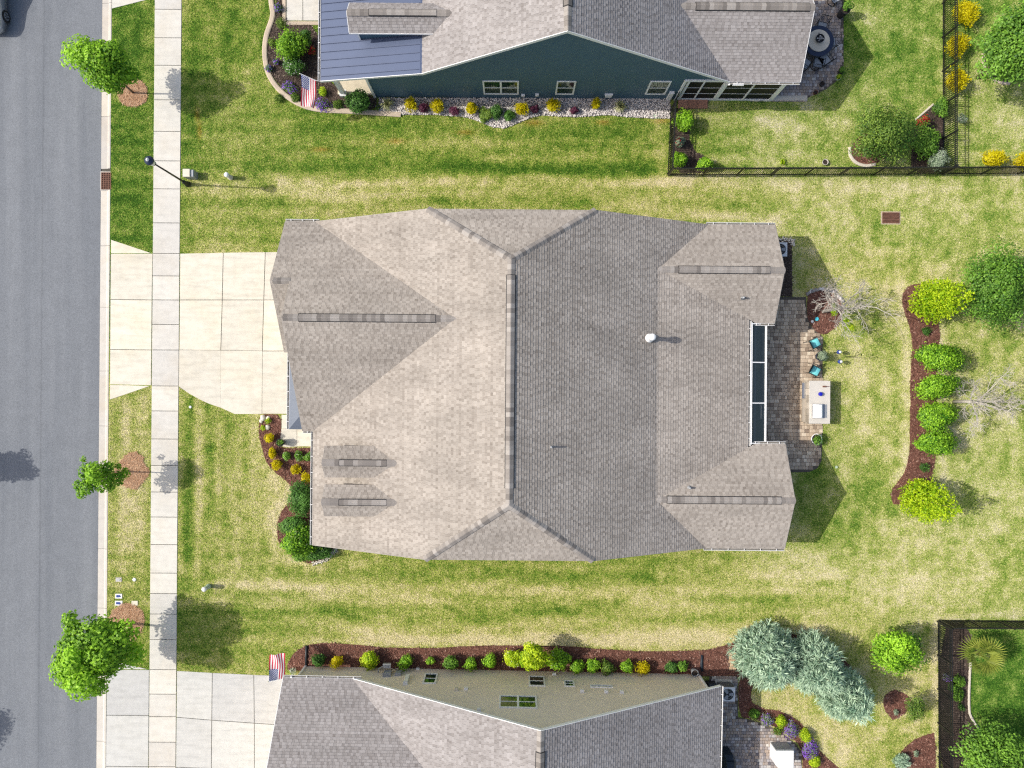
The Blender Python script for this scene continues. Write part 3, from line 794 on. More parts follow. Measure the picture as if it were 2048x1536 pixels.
edging('white kerb line between fenced lawn and planting strip', [(1942, 1300), (1938, 1345), (1936, 1420), (1942, 1436), (1957, 1458)], .12, .10, 'bone')
# ---------------------------------------------------------------- houses: roofs, walls, windows
def roof(parent, pieces, x0, y0, z0, kx, ky, m='shingle', rot=0.0, seed=1, shing=True, thick=.16, name='roof_slope', deckmat='deck'):
    """one roof slope: deck plus real overlapping shingle tabs. kx, ky rise per metre along survey x and y"""
    k = math.hypot(kx, ky)
    zf = lambda gx, gy: z0 + (kx * (gx - x0) + ky * (gy - y0)) / S
    d = B()
    for pc in pieces:
        top = [W(x, y, zf(x, y) - .006, rot) for x, y in pc]
        pl = [(q.x, q.y) for q in top]
        if ccw(pl) is not pl: top = top[::-1]
        n = len(top)
        pts = top + [q - Vector((0, 0, thick)) for q in top]
        d.faces(pts, [tuple(range(n)), tuple(range(2 * n - 1, n - 1, -1))] + [(i, n + i, n + (i + 1) % n, (i + 1) % n) for i in range(n)])
    part = d.build(name, M[deckmat], parent)
    if not shing: return part
    o = W(x0, y0, z0, rot)
    h2 = (W(kx, ky, 0, rot) - W(0, 0, 0, rot)).normalized()
    ev = Vector((h2.x, h2.y, k)).normalized(); eu = Vector((h2.y, -h2.x, 0)); nn = eu.cross(ev)
    uvp = []
    for pc in pieces:
        q = []
        for x, y in pc:
            w = W(x, y, zf(x, y), rot) - o
            q.append((w.dot(eu), w.dot(ev)))
        uvp.append(ccw(q))
    allp = np.array([p for q in uvp for p in q])
    umin, vmin = allp.min(0); umax, vmax = allp.max(0)
    r = random.Random(seed)
    e = .137
    V = []; F = []; T = []
    rows = int(math.ceil((vmax - vmin) / e))
    off0 = offs(part)
    for i in range(rows):
        v0 = vmin + i * e; v1 = v0 + e * 1.04
        u = umin - r.random() * .3
        row = [q for q in uvp if min(p[1] for p in q) < v1 and max(p[1] for p in q) > v0]
        if not row: continue
        lo = min(p[0] for q in row for p in q); hi = max(p[0] for q in row for p in q)
        rowt = r.gauss(0, .03); tooth = r.random() < .5
        while u < hi:
            tooth = not tooth
            w = r.uniform(.14, .30) if tooth else r.uniform(.08, .16)
            if u + w > lo:
                thickt = .017 if tooth else .0115
                tone = min(1, max(0, (.66 if tooth else .53) + r.gauss(0, .065) + rowt))  # lower gap layer is darker, shade between teeth included in its tone
                for q in row:
                    rect = [(u, v0), (u + w - .006, v0), (u + w - .006, v1), (u, v1)]
                    n = len(q)
                    for j in range(n):
                        rect = clip(rect, q[j], q[(j + 1) % n])
                        if len(rect) < 3: break
                    if len(rect) < 3: continue
                    b0 = len(V); m_ = len(rect)
                    for (a, b) in rect:
                        hgt = thickt * (1 - (b - v0) / (v1 - v0)) + .002
                        p = o + eu * a + ev * b + nn * hgt
                        V.append((p.x - off0.x, p.y - off0.y, p.z - off0.z))
                    for (a, b) in rect:
                        p = o + eu * a + ev * b - nn * .004
                        V.append((p.x - off0.x, p.y - off0.y, p.z - off0.z))
                    F.append(tuple(range(b0, b0 + m_))); T.append(tone)
                    for j in range(m_):
                        j2 = (j + 1) % m_
                        if rect[j][1] > v1 - 1e-4 and rect[j2][1] > v1 - 1e-4: continue
                        F.append((b0 + j, b0 + m_ + j, b0 + m_ + j2, b0 + j2)); T.append(tone)
            u += w
    me = bpy.data.meshes.new('shingles')
    me.from_pydata(V, [], F)
    a = me.attributes.new('tone', 'FLOAT', 'FACE'); a.data.foreach_set('value', np.asarray(T, dtype=np.float32))
    s = link('shingles', me, M[m], part); s['kind'] = 'stuff'
    return part

CAPM = {}
def cap_mesh(w, drop, ln, tone, mk):
    key = (round(w, 3), round(drop, 3), round(ln, 3), round(tone, 2), mk)
    if key in CAPM: return CAPM[key]
    b = B(); t = .014
    pts = []
    for x, z in ((0, .016), (ln, .004)):
        pts += [(x, -w, z - drop), (x, -w * .12, z + .004), (x, w * .12, z + .004), (x, w, z - drop)]
        pts += [(x, w, z - drop - t), (x, -w, z - drop - t)]
    b.faces(pts, [(0, 6, 7, 1), (1, 7, 8, 2), (2, 8, 9, 3), (3, 9, 10, 4), (5, 11, 6, 0), (0, 1, 2, 3, 4, 5), (11, 10, 9, 8, 7, 6)], tone)
    me = b.mesh('ridge_cap'); me.materials.append(M[mk]); CAPM[key] = me
    return me
def caps(parent, a, b, slope, w=.15, ln=.20, seed=1, lift=.02, mk='cap'):
    """ridge or hip cap shingles laid one over the next from a to b"""
    a = Vector(a); b = Vector(b); L = (b - a).length; n = max(1, int(L / ln)); ln2 = L / n
    d = (b - a) / L
    s = Vector((0, 0, 1)).cross(d).normalized(); u = d.cross(s).normalized()
    rot = Matrix((d, s, u)).transposed().to_euler()
    off = offs(parent); r = random.Random(seed)
    for i in range(n):
        tone = r.choice((.15, .3, .4, .5, .58, .68, .8))
        o = link('ridge_cap', cap_mesh(w, w * slope, ln2 * 1.12, tone, mk), None, parent)
        o.location = a + d * (ln2 * i) + u * lift - off
        o.rotation_euler = rot
def vent(parent, a, b, slope, w=.19, seed=1):
    a = Vector(a); b = Vector(b); d = (b - a).normalized(); s = Vector((0, 0, 1)).cross(d).normalized(); u = d.cross(s).normalized()
    bb = B()
    hh = .05
    pts = []
    for p in (a, b):
        pts += [p - s * w - u * (w * slope), p - s * w - u * (w * slope - hh), p + u * hh, p + s * w - u * (w * slope - hh), p + s * w - u * (w * slope)]
    bb.faces(pts, [(0, 5, 6, 1), (1, 6, 7, 2), (2, 7, 8, 3), (3, 8, 9, 4), (0, 1, 2, 3, 4), (9, 8, 7, 6, 5)])
    bb.build('ridge_vent', M['vent_black'], parent)
    caps(parent, a + d * .03, b - d * .03, slope, w - .035, .21, seed, hh + .004)

def gutter(parent, a, b, out, z, rot=0.0, m='gutter', px=True):
    """open gutter from a to b (survey coords), out = outward survey direction"""
    A = W(a[0], a[1], z, rot); Bp = W(b[0], b[1], z, rot)
    o2 = (W(out[0], out[1], 0, rot) - W(0, 0, 0, rot)).normalized()
    d = (Bp - A).normalized(); L = (Bp - A).length
    bb = B(); w, h, t = .125, .10, .016
    prof = [(0, 0), (0, -h), (w * .75, -h), (w, -.02), (w, 0), (w - t, 0), (w - t, -.02), (w * .72, -h + t), (t, -h + t), (t, 0)]
    pts = []
    for q in (A, Bp):
        for x, zz in prof: pts.append(q + o2 * x + Vector((0, 0, zz)))
    n = len(prof)
    bb.faces(pts, [(i, (i + 1) % n, n + (i + 1) % n, n + i) for i in range(n)] + [tuple(range(n)), tuple(range(2 * n - 1, n - 1, -1))])
    k = int(L / .85)
    for i in range(k + 1):
        q = A + d * (L * (i + .5) / (k + 1))
        bb.bar(q + o2 * .01 + Vector((0, 0, .004)), q + o2 * (w + .004) + Vector((0, 0, .004)), .03, .012)
    g = bb.build('gutter', M[m], parent)
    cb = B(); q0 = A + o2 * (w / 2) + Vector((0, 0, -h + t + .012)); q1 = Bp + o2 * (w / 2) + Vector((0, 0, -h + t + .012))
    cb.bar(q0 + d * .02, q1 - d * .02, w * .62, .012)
    cb.build('gutter_channel', M['gutter_in'], g)  # strip coloured dark for the shade in the open trough
    return g
def rake(parent, a, b, out, rot=0.0, m='white', h=.20, t=.028, dz=0.0):
    """white board along a sloping roof edge, a and b are (gx,gy,z)"""
    A = W(*a, rot); Bp = W(*b, rot)
    o2 = (W(out[0], out[1], 0, rot) - W(0, 0, 0, rot)).normalized() * (t / 2 + .002)
    bb = B(); dz = Vector((0, 0, -h / 2 + .012 + dz))
    A2, B2 = A + o2 + dz, Bp + o2 + dz
    s = o2.normalized() * (t / 2); u = Vector((0, 0, h / 2))
    pts = [A2 - s - u, A2 + s - u, A2 + s + u, A2 - s + u, B2 - s - u, B2 + s - u, B2 + s + u, B2 - s + u]
    bb.faces(pts, [(0, 1, 2, 3), (7, 6, 5, 4), (0, 4, 5, 1), (1, 5, 6, 2), (2, 6, 7, 3), (3, 7, 4, 0)])
    return bb.build('rake_board', M[m], parent)
def siding(parent, polys, org, dr, out, rot, m, e=.18, name='wall', back=.14):
    """lap-sided wall; polys are convex (u,z) outlines in metres, u along dr from org (survey coords)"""
    o = W(org[0], org[1], 0, rot)
    du = (W(dr[0], dr[1], 0, rot) - W(0, 0, 0, rot)).normalized(); no = (W(out[0], out[1], 0, rot) - W(0, 0, 0, rot)).normalized()
    bb = B()
    for pl in polys:
        pl = ccw(pl)
        zmin = min(p[1] for p in pl); zmax = max(p[1] for p in pl)
        i = 0
        z = 0.0
        while z < zmax:
            if z + e > zmin:
                q = clip(clip(pl, (-1e3, z), (1e3, z)), (1e3, z + e), (-1e3, z + e))
                if len(q) >= 3:
                    f = lambda p: o + du * p[0] + Vector((0, 0, p[1])) + no * (.018 * (1 - (p[1] - z) / e) + .001)
                    bb.poly([f(p) for p in q])
                    low = [p for p in q if p[1] < z + 1e-4]
                    if len(low) >= 2:
                        a, c = min(low), max(low)
                        bb.poly([f(a), o + du * a[0] + Vector((0, 0, a[1])), o + du * c[0] + Vector((0, 0, c[1])), f(c)])
            z += e
        n = len(pl)
        fr = [o + du * p[0] + Vector((0, 0, p[1])) - no * .002 for p in pl]; bk = [q - no * back for q in fr]
        bb.faces(fr + bk, [tuple(range(n)), tuple(range(2 * n - 1, n - 1, -1))] + [(j, n + j, n + (j + 1) % n, (j + 1) % n) for j in range(n)])
    return bb.build(name, M[m], parent)
def wallhit(px, py, gw, rot):
    a = ROLL + rot
    dx, dy = px - 1024.0, py - 768.0
    x = dx * math.cos(a) + dy * math.sin(a); y = dy * math.cos(a) - dx * math.sin(a)
    t = gw / y
    return x * t, H * (1 - t)
def window(parent, gw, rot, outy, u0, u1, z0, z1, cols=1, rows=2, fw=.085, label=None):
    """framed window on a wall facing survey +y or -y. u in survey px, z in metres"""
    no = (W(0, outy, 0, rot) - W(0, 0, 0, rot)).normalized()
    X = lambda u, z, d: W(u, gw, z, rot) + no * d
    f = B(); fwp = fw * S
    def bar(ua, za, ub, zb, d0=.0, d1=.055):
        pts = [X(ua, za, d0), X(ub, za, d0), X(ub, zb, d0), X(ua, zb, d0), X(ua, za, d1), X(ub, za, d1), X(ub, zb, d1), X(ua, zb, d1)]
        f.faces(pts, [(0, 1, 2, 3), (4, 5, 6, 7), (0, 1, 5, 4), (1, 2, 6, 5), (2, 3, 7, 6), (3, 0, 4, 7)])
    bar(u0, z0, u1, z0 + fw); bar(u0, z1 - fw, u1, z1); bar(u0, z0 + fw, u0 + fwp, z1 - fw); bar(u1 - fwp, z0 + fw, u1, z1 - fw)
    iu0, iu1 = u0 + fwp, u1 - fwp; iz0, iz1 = z0 + fw, z1 - fw
    for c in range(1, cols):
        uc = iu0 + (iu1 - iu0) * c / cols; bar(uc - fwp * .6, iz0, uc + fwp * .6, iz1, 0, .052)
    for r_ in range(1, rows):
        zc = iz0 + (iz1 - iz0) * r_ / rows; bar(iu0, zc - .025, iu1, zc + .025, 0, .047)
    w = f.build('window', M['white'], parent)
    for c in range(cols):
        for r_ in range(rows):
            ua = iu0 + (iu1 - iu0) * c / cols; ub = iu0 + (iu1 - iu0) * (c + 1) / cols
            za = iz0 + (iz1 - iz0) * r_ / rows; zb = iz0 + (iz1 - iz0) * (r_ + 1) / rows
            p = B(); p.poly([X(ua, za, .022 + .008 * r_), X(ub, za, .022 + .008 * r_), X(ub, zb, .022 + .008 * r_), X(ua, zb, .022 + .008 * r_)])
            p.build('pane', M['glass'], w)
    return w
def gprism(b, gpts, z0, z1, rot=0.0, tone=.5):
    b.prism([tuple(W(x, y, 0, rot).xy) for x, y in gpts], z0, z1, tone)
def gbox(b, g0, g1, z0, z1, rot=0.0):
    gprism(b, [(g0[0], g0[1]), (g1[0], g0[1]), (g1[0], g1[1]), (g0[0], g1[1])], z0, z1, rot)

# ======== the house in the middle
mh = thing('house', 'large house with brown-grey shingle roof between the two neighbours', 'house', W(0, 0, 0))
EZ, KL, RX = 2.7, .47, -3.0
RZ = EZ + KL * (367 / S)
rN, rS = -300.0, 303.0
hN, hS = -203.0, 197.0
xl = lambda z: -370 + (z - EZ) / KL * S
xr = lambda z: RX + (RZ - z) / KL * S
HZ = 5.6
ZW = RZ - KL * (264 / S)           # where wings and low slope meet the main slope
XB = 261.0
gaR, gaN, gaS = -109.6, -300.0, 90.5
GK = .675; GZ = EZ + GK * (gaR - gaN) / S; GKS = (GZ - EZ) / ((gaS - gaR) / S)
vx = xl(GZ)
rl = roof(mh, [[(-370, gaS), (-370, rS), (xl(HZ), rS), (RX, hS), (RX, gaR), (vx, gaR)], [(vx, gaR), (RX, gaR), (RX, hN), (xl(HZ), rN), (-370, rN)]], -370, 0, EZ, KL, 0, seed=11)
rr = roof(mh, [[(RX, hN), (RX, hS), (xr(HZ), rS), (XB, rS), (XB, rN), (xr(HZ), rN)], [(XB, rS), (xr(EZ), rS), (XB, 206)], [(XB, rN), (XB, -208.5), (xr(EZ), rN)]], RX, 0, RZ, -KL, 0, seed=12)
hkN = (RZ - HZ) / ((hN - rN) / S); hkS = (RZ - HZ) / ((rS - hS) / S)
r3 = roof(mh, [[(xl(HZ), rN), (xr(HZ), rN), (RX, hN)]], 0, rN, HZ, 0, hkN, seed=13)
r4 = roof(mh, [[(xl(HZ), rS), (xr(HZ), rS), (RX, hS)]], 0, rS, HZ, 0, -hkS, seed=14)
qx = 440.0; QK = .25
r5 = roof(mh, [[(XB, -208.5), (XB, 206), (qx, 115), (qx, -123.6)]], XB, 0, ZW, -QK, 0, seed=15)
# rear wings
k1 = (ZW - EZ) / (91.5 / S); k2 = (ZW - EZ) / (98 / S)
w1x, w2x = 489.0, 511.0
r6 = roof(mh, [[(XB, -208.5), (w1x, -208.5), (w1x, rN), (xr(EZ), rN)]], 0, -208.5, ZW, 0, k1, seed=16)
r7 = roof(mh, [[(XB, -208.5), (w1x, -208.5), (w1x, -117), (453.9, -117)]], 0, -208.5, ZW, 0, -k1, seed=17)
r8 = roof(mh, [[(XB, 206), (w2x, 206), (w2x, 108), (453.8, 108)]], 0, 206, ZW, 0, k2, seed=18)
r9 = roof(mh, [[(XB, 206), (w2x, 206), (w2x, rS), (xr(EZ), rS)]], 0, 206, ZW, 0, -k2, seed=19)
# front garage gables
sgy, sgz = -178.0, EZ + GK * (122 / S)
r10 = roof(mh, [[(-390, gaN), (-370, gaN), (vx, gaR), (-390, gaR)], [(-425, gaN), (-390, gaN), (-390, sgy), (-425, sgy)]], 0, gaN, EZ, 0, GK, seed=20)
r11 = roof(mh, [[(-390, gaR), (vx, gaR), (-370, gaS), (-390, gaS)]], 0, gaR, GZ, 0, -GKS, seed=21)
r12 = roof(mh, [[(-425, sgy), (-390, sgy), (-390, -56), (-425, -56)]], 0, sgy, sgz, 0, -GK, seed=22)
# pent roof of grey metal over the garage return
r13 = roof(mh, [[(-417, -54), (-391, -54), (-391, 62), (-417, 88)]], -417, 0, 2.56, .8, 0, seed=23, shing=False, thick=.05, name='pent_roof', deckmat='metal_roof_grey')
r14 = roof(mh, [[(-417, 88), (-391, 62), (-391, 88)]], 0, 88, 2.56, 0, -.8, seed=23, shing=False, thick=.05, name='pent_roof', deckmat='metal_roof_grey')
# small dormers
DZ, DK = 4.9, .72
for j, dy in enumerate((140.7, 210.0)):
    ex = xl(DZ - DK * 28 / S); rx = xl(DZ)
    a = roof(mh, [[(-333, dy), (rx, dy), (ex, dy - 28), (-333, dy - 28)]], 0, dy, DZ, 0, DK, seed=30 + j, name='dormer_roof', thick=.09)
    c = roof(mh, [[(-333, dy), (rx, dy), (ex, dy + 28), (-333, dy + 28)]], 0, dy, DZ, 0, -DK, seed=32 + j, name='dormer_roof', thick=.09)
    caps(a, W(-333, dy, DZ), W(-303, dy, DZ), DK * .55, .17, .2, 40 + j)
    vent(a, W(-303, dy, DZ - .01), W(-219, dy, DZ - .01), DK * .5, .17, 42 + j)
    caps(a, W(-219, dy, DZ), W(rx + 2, dy, DZ), DK * .55, .17, .2, 44 + j)
    b = B(); gbox(b, (-296, dy - 22), (ex + 10, dy + 22), 3.1, DZ - DK * 28 / S + .02); b.build('dormer_wall', M['greige'], mh)
    b = B(); q = [W(-296, dy - 22, DZ - DK * 28 / S + .02), W(-296, dy + 22, DZ - DK * 28 / S + .02), W(-296, dy, DZ - .1)]
    b.poly(q); b.build('dormer_gable', M['greige'], mh)
# ridge lines
mid0, mid1 = -178.0, 170.0
caps(rl, W(RX, hN, RZ), W(RX, mid0, RZ), KL, .17, .21, 50); vent(rl, W(RX, mid0, RZ), W(RX, mid1, RZ), KL, .22, 51); caps(rl, W(RX, mid1, RZ), W(RX, hS, RZ), KL, .17, .21, 52)
for i, (ax, ay, hy) in enumerate(((xl(HZ), rN, hN), (xr(HZ), rN, hN), (xl(HZ), rS, hS), (xr(HZ), rS, hS))):
    caps((r3, r3, r4, r4)[i], W(ax, ay, HZ), W(RX, hy, RZ), .42, .17, .2, 60 + i, .03)
caps(r10, W(-388, gaR, GZ), W(-362, gaR, GZ), GK, .16, .2, 70); vent(r10, W(-362, gaR, GZ), W(-130, gaR, GZ), GK, .2, 71); caps(r10, W(-130, gaR, GZ), W(vx + 2, gaR, GZ), GK, .16, .2, 72)
caps(r12, W(-420, sgy, sgz), W(-391, sgy, sgz), GK, .16, .2, 73)
caps(r6, W(XB, -208.5, ZW), W(298, -208.5, ZW), k1, .16, .2, 74); vent(r6, W(298, -208.5, ZW), W(463, -208.5, ZW), k1, .2, 75); caps(r6, W(463, -208.5, ZW), W(w1x, -208.5, ZW), k1, .16, .2, 76)
caps(r9, W(XB, 206, ZW), W(280, 206, ZW), k2, .16, .2, 77); vent(r9, W(280, 206, ZW), W(486, 206, ZW), k2, .2, 78); caps(r9, W(486, 206, ZW), W(w2x, 206, ZW), k2, .16, .2, 79)
mrake = lambda *a: rake(*a, m='greige', h=.16, t=.02, dz=-.02)
# gutters and rake boards
gutter(mh, (-370, gaS + 2), (-370, rS), (-1, 0), EZ)
gutter(mh, (-425, gaN), (-362, gaN), (0, -1), EZ)
gutter(mh, (-390, gaS), (-372, gaS), (0, 1), EZ)
gutter(mh, (-417, -54), (-417, 88), (-1, 0), 2.55)
gutter(mh, (xr(EZ) - 4, rN), (w1x, rN), (0, -1), EZ); gutter(mh, (444, -117), (w1x, -117), (0, 1), EZ)
gutter(mh, (xr(EZ) - 4, rS), (w2x, rS), (0, 1), EZ); gutter(mh, (444, 108), (w2x, 108), (0, -1), EZ)
gutter(mh, (qx, 112), (qx, -121), (1, 0), ZW - QK * (qx - XB) / S)
for sgn, ry in ((-1, rN), (1, rS)):
    mrake(mh, (-370, ry, EZ), (xl(HZ), ry, HZ), (0, sgn)); mrake(mh, (xr(HZ), ry, HZ), (xr(EZ), ry, EZ), (0, sgn))
mrake(mh, (w1x, rN, EZ), (w1x, -208.5, ZW), (1, 0)); mrake(mh, (w1x, -208.5, ZW), (w1x, -117, EZ), (1, 0))
mrake(mh, (w2x, 108, EZ), (w2x, 206, ZW), (1, 0)); mrake(mh, (w2x, 206, ZW), (w2x, rS, EZ), (1, 0))
mrake(mh, (-425, gaN, EZ), (-425, sgy, sgz), (-1, 0)); mrake(mh, (-425, sgy, sgz), (-425, -56, EZ), (-1, 0)); mrake(mh, (-390, sgy, sgz), (-390, gaR, GZ), (-1, 0)); mrake(mh, (-390, gaR, GZ), (-390, gaS, EZ), (-1, 0))
# walls
u = lambda a, c: (a - c) / S
ov = 11
siding(mh, [[(0, 0), (u(xr(EZ), xl(EZ)), 0), (u(xr(EZ), xl(EZ)), EZ - .16), (u(xr(HZ), xl(EZ)), HZ - .18), (u(xl(HZ), xl(EZ)), HZ - .18), (0, EZ - .16)]], (xl(EZ), rN + ov), (1, 0), (0, -1), 0, 'greige')
siding(mh, [[(0, 0), (u(xr(EZ), xl(EZ)), 0), (u(xr(EZ), xl(EZ)), EZ - .16), (u(xr(HZ), xl(EZ)), HZ - .18), (u(xl(HZ), xl(EZ)), HZ - .18), (0, EZ - .16)]], (xl(EZ), rS - ov), (1, 0), (0, 1), 0, 'greige')
siding(mh, [[(0, 0), (u(rS - ov, gaS), 0), (u(rS - ov, gaS), EZ - .15), (0, EZ - .15)]], (-370 + ov, gaS), (0, 1), (-1, 0), 0, 'greige')
siding(mh, [[(0, 0), (u(gaS - ov, gaN + ov), 0), (u(gaS - ov, gaN + ov), EZ - .16), (u(gaR, gaN + ov), GZ - .18), (0, EZ - .16)]], (-390 + ov, gaN + ov), (0, 1), (-1, 0), 0, 'greige')
siding(mh, [[(0, 0), (u(-56 - ov, gaN + ov), 0), (u(-56 - ov, gaN + ov), EZ - .1), (u(sgy, gaN + ov), sgz - .2), (0, EZ - .1)]], (-425 + ov, gaN + ov), (0, 1), (-1, 0), 0, 'greige')
siding(mh, [[(0, 0), (u(-370 + ov, -390 + ov), 0), (u(-370 + ov, -390 + ov), EZ - .15), (0, EZ - .15)]], (-390 + ov, gaS - ov), (1, 0), (0, 1), 0, 'greige')
for (wx, ya, yb, yr, kk) in ((w1x, rN + ov, -117 - ov, -208.5, k1), (w2x, 108 + ov, rS - ov, 206, k2)):
    siding(mh, [[(0, 0), (u(yb, ya), 0), (u(yb, ya), EZ - .16), (u(yr, ya), ZW - .18), (0, EZ - .16)]], (wx - ov, ya), (0, 1), (1, 0), 0, 'greige')
for (wx, yy, sg) in ((w1x - ov, rN + ov, -1), (w1x - ov, -117 - ov, 1), (w2x - ov, 108 + ov, -1), (w2x - ov, rS - ov, 1)):
    siding(mh, [[(0, 0), (u(wx, 330), 0), (u(wx, 330), EZ - .15), (0, EZ - .15)]], (330, yy), (1, 0), (0, sg), 0, 'greige')
siding(mh, [[(0, 0), (u(120, -130), 0), (u(120, -130), 3.3), (0, 3.3)]], (330, -130), (0, 1), (1, 0), 0, 'greige')
b = B(); gbox(b, (-405, -250), (-404, -90), .03, 2.3); b.build('garage_door', M['white'], mh)
# roof pipes (boots and stacks) standing on the right slope
def zmain(gx): return RZ - KL * (gx - RX) / S if gx < XB else ZW - QK * (gx - XB) / S
def stack(px, py, z, hh, r, m, cap=False):
    q = P(px, py, z); b = B()
    b.lathe([(r * 2.2, -.12), (r * 1.9, .03), (r * 1.05, .12), (r, .14), (r, hh)], q, 14)
    if cap: b.lathe([(r * 1.0, hh), (r * 1.55, hh + .01), (r * 1.6, hh + .16), (r * 1.2, hh + .24), (.02, hh + .26)], q, 16)
    return b.build('roof_pipe', M[m], mh, True)
stack(1299, 676, 4.35, .62, .11, 'white', True); stack(1102, 893, 6.45, .44, .05, 'grey_metal'); stack(1378, 975, 3.75, .3, .05, 'grey_metal'); stack(1485, 596, 3.35, .3, .05, 'grey_metal')
b = B(); q = P(1486, 596, 3.42); b.bar(q + Vector((-.1, -.05, 0)), q + Vector((.15, .02, .05)), .05, .05); b.build('pipe_boot', M['dark_plastic'], mh)
# screened lanai between the wings
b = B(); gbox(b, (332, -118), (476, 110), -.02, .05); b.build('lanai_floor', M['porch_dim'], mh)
sc = B()
LZ0, LZ1 = ZW - QK * (qx - XB) / S - .06, 2.52
pe = lambda x: LZ0 + (LZ1 - LZ0) * (x - 444) / (475 - 444)
for yy in (-116, -44, 32, 107):
    sc.bar(W(444, yy, pe(444)), W(475, yy, pe(475)), .055, .07)
sc.bar(W(475, -118, LZ1), W(475, 109, LZ1), .09, .10); sc.bar(W(446, -118, LZ0), W(446, 109, LZ0), .06, .07)
for yy in (-116, -44, 32, 107):
    sc.bar(W(475, yy, .05), W(475, yy, LZ1 - .05), .08, .08)
sc.bar(W(475, -116, .95), W(475, 107, .95), .05, .06); sc.bar(W(475, -116, .08), W(475, 107, .08), .06, .08)
fr = sc.build('lanai_frame', M['white'], mh)
b = B(); b.bar(W(457, -116, 2.3), W(457, 107, 2.3), .03, .03); b.build('ceiling_cable', M['grey_metal'], mh)
dz = B()
for (a, c) in (((0), 40),): pass
dz.bar(W(472, 36, .1), W(472, 36, 2.1), .06, .05); dz.bar(W(472, 62, .1), W(472, 62, 2.1), .06, .05); dz.bar(W(472, 36, 2.1), W(472, 62, 2.1), .06, .05)
dz.build('screen_door', M['white'], mh)
for (ya, yb) in ((-116, -44), (-44, 32), (32, 107)):
    b = B(); b.poly([W(446, ya + 1, LZ0 + .01), W(474, ya + 1, LZ1 + .01), W(474, yb - 1, LZ1 + .01), W(446, yb - 1, LZ0 + .01)]); b.build('screen_panel', M['screen'], fr)
    b = B(); b.poly([W(475, ya + 1, .1), W(475, yb - 1, .1), W(475, yb - 1, LZ1 - .05), W(475, ya + 1, LZ1 - .05)]); b.build('screen_panel', M['screen'], fr)

# ======== the navy house
th = thing('house', 'navy-sided house with blue metal porch roof and white trim', 'house', W(84, -572, 0))
TZ, TA, TKL, TKR = 8.3, 84.0, .643, .596
ty = -561.0; far = -900.0
tl = lambda x: TZ - TKL * (TA - x) / S
tr = lambda x: TZ - TKR * (x - TA) / S
t1 = roof(th, [[(-168, ty), (TA, ty), (TA, far), (-168, far)]], TA, 0, TZ, TKL, 0, 'shingle_grey', seed=111)
wz, wy = 4.85, -668.0
wx0 = TA + (TZ - wz) / TKR * S; wx1 = TA + (TZ - 3.1) / TKR * S
kk = (wz - 3.1) / (107 / S); ny_ = wy - 107
t2 = roof(th, [[(TA, ty), (wx0, ty), (wx0, far), (TA, far)], [(wx0, ty), (wx1, ty), (wx0, wy)], [(wx0, wy), (wx1, ny_), (wx0, ny_)], [(wx0, ny_), (wx1, ny_), (wx1, far), (wx0, far)]], TA, 0, TZ, -TKR, 0, 'shingle_grey', seed=112)
t3 = roof(th, [[(wx0, wy), (527, wy), (527, ty), (wx1, ty)]], 0, wy, wz, 0, -kk, 'shingle_grey', seed=113)
t4 = roof(th, [[(wx0, wy), (527, wy), (527, ny_), (wx1, ny_)]], 0, wy, wz, 0, kk, 'shingle_grey', seed=114)
mz = tl(-168); mk_ = (mz - 2.8) / ((361 - 168) / S)
t5 = roof(th, [[(-361, ty), (-168, ty), (-168, far), (-361, far)]], -168, 0, mz, mk_, 0, shing=False, name='metal_roof', deckmat='metal_roof', thick=.1)
for i in range(22):
    yy = ty - 8 - i * 15
    b = B(); b.bar(W(-360, yy, 2.8 + .012), W(-173, yy, mz - .02 - mk_ * 5 / S + .012), .03, .07); b.build('standing_seam', M['seam'], t5)
b = B(); b.bar(W(-168, ty, mz + .015), W(-168, far, mz + .015), .16, .02); b.build('flashing', M['metal_roof'], t5)
caps(t1, W(TA, ty, TZ), W(TA, -600, TZ), .6, .17, .21, 120); vent(t1, W(TA, -600, TZ), W(TA, -800, TZ), .6, .22, 121)
caps(t3, W(wx0, wy, wz), W(318, wy, wz), kk, .17, .21, 122); vent(t3, W(318, wy, wz), W(519, wy, wz), kk, .22, 123); caps(t3, W(519, wy, wz), W(527, wy, wz), kk, .17, .21, 124)
# dormer
dzr, dze, dgy = 4.8, 4.2, -653.0; dk = (dzr - dze) / (27 / S)
dxe = TA - (TZ - dze) / TKL * S; dxr = TA - (TZ - dzr) / TKL * S
a1 = roof(th, [[(-296, dgy), (dxr, dgy), (dxe, dgy + 27), (-296, dgy + 27)]], 0, dgy, dzr, 0, -dk, 'shingle_grey', seed=130, name='dormer_roof', thick=.09)
a2 = roof(th, [[(-296, dgy), (dxr, dgy), (dxe, dgy - 27), (-296, dgy - 27)]], 0, dgy, dzr, 0, dk, 'shingle_grey', seed=131, name='dormer_roof', thick=.09)
caps(a1, W(-296, dgy, dzr), W(-258, dgy, dzr), dk * .6, .17, .21, 132); vent(a1, W(-258, dgy, dzr), W(-138, dgy, dzr), dk * .6, .18, 133); caps(a1, W(-138, dgy, dzr), W(dxr, dgy, dzr), dk * .6, .17, .21, 134)
rake(th, (-296, dgy + 27, dze), (dxe, dgy + 27, dze), (0, 1), h=.10); rake(th, (-296, dgy + 27, dze), (-296, dgy, dzr), (-1, 0), h=.12); rake(th, (-296, dgy, dzr), (-296, dgy - 27, dze), (-1, 0), h=.12)
siding(th, [[(0, 2.9), (u(-150, -284), 2.9), (u(-150, -284), dze), (0, dze)]], (-284, dgy + 20), (1, 0), (0, 1), 0, 'navy', name='dormer_wall')
siding(th, [[(0, 2.9), (40 / S, 2.9), (40 / S, dze), (20 / S, dzr - .1), (0, dze)]], (-284, dgy - 20), (0, 1), (-1, 0), 0, 'navy', name='dormer_wall')
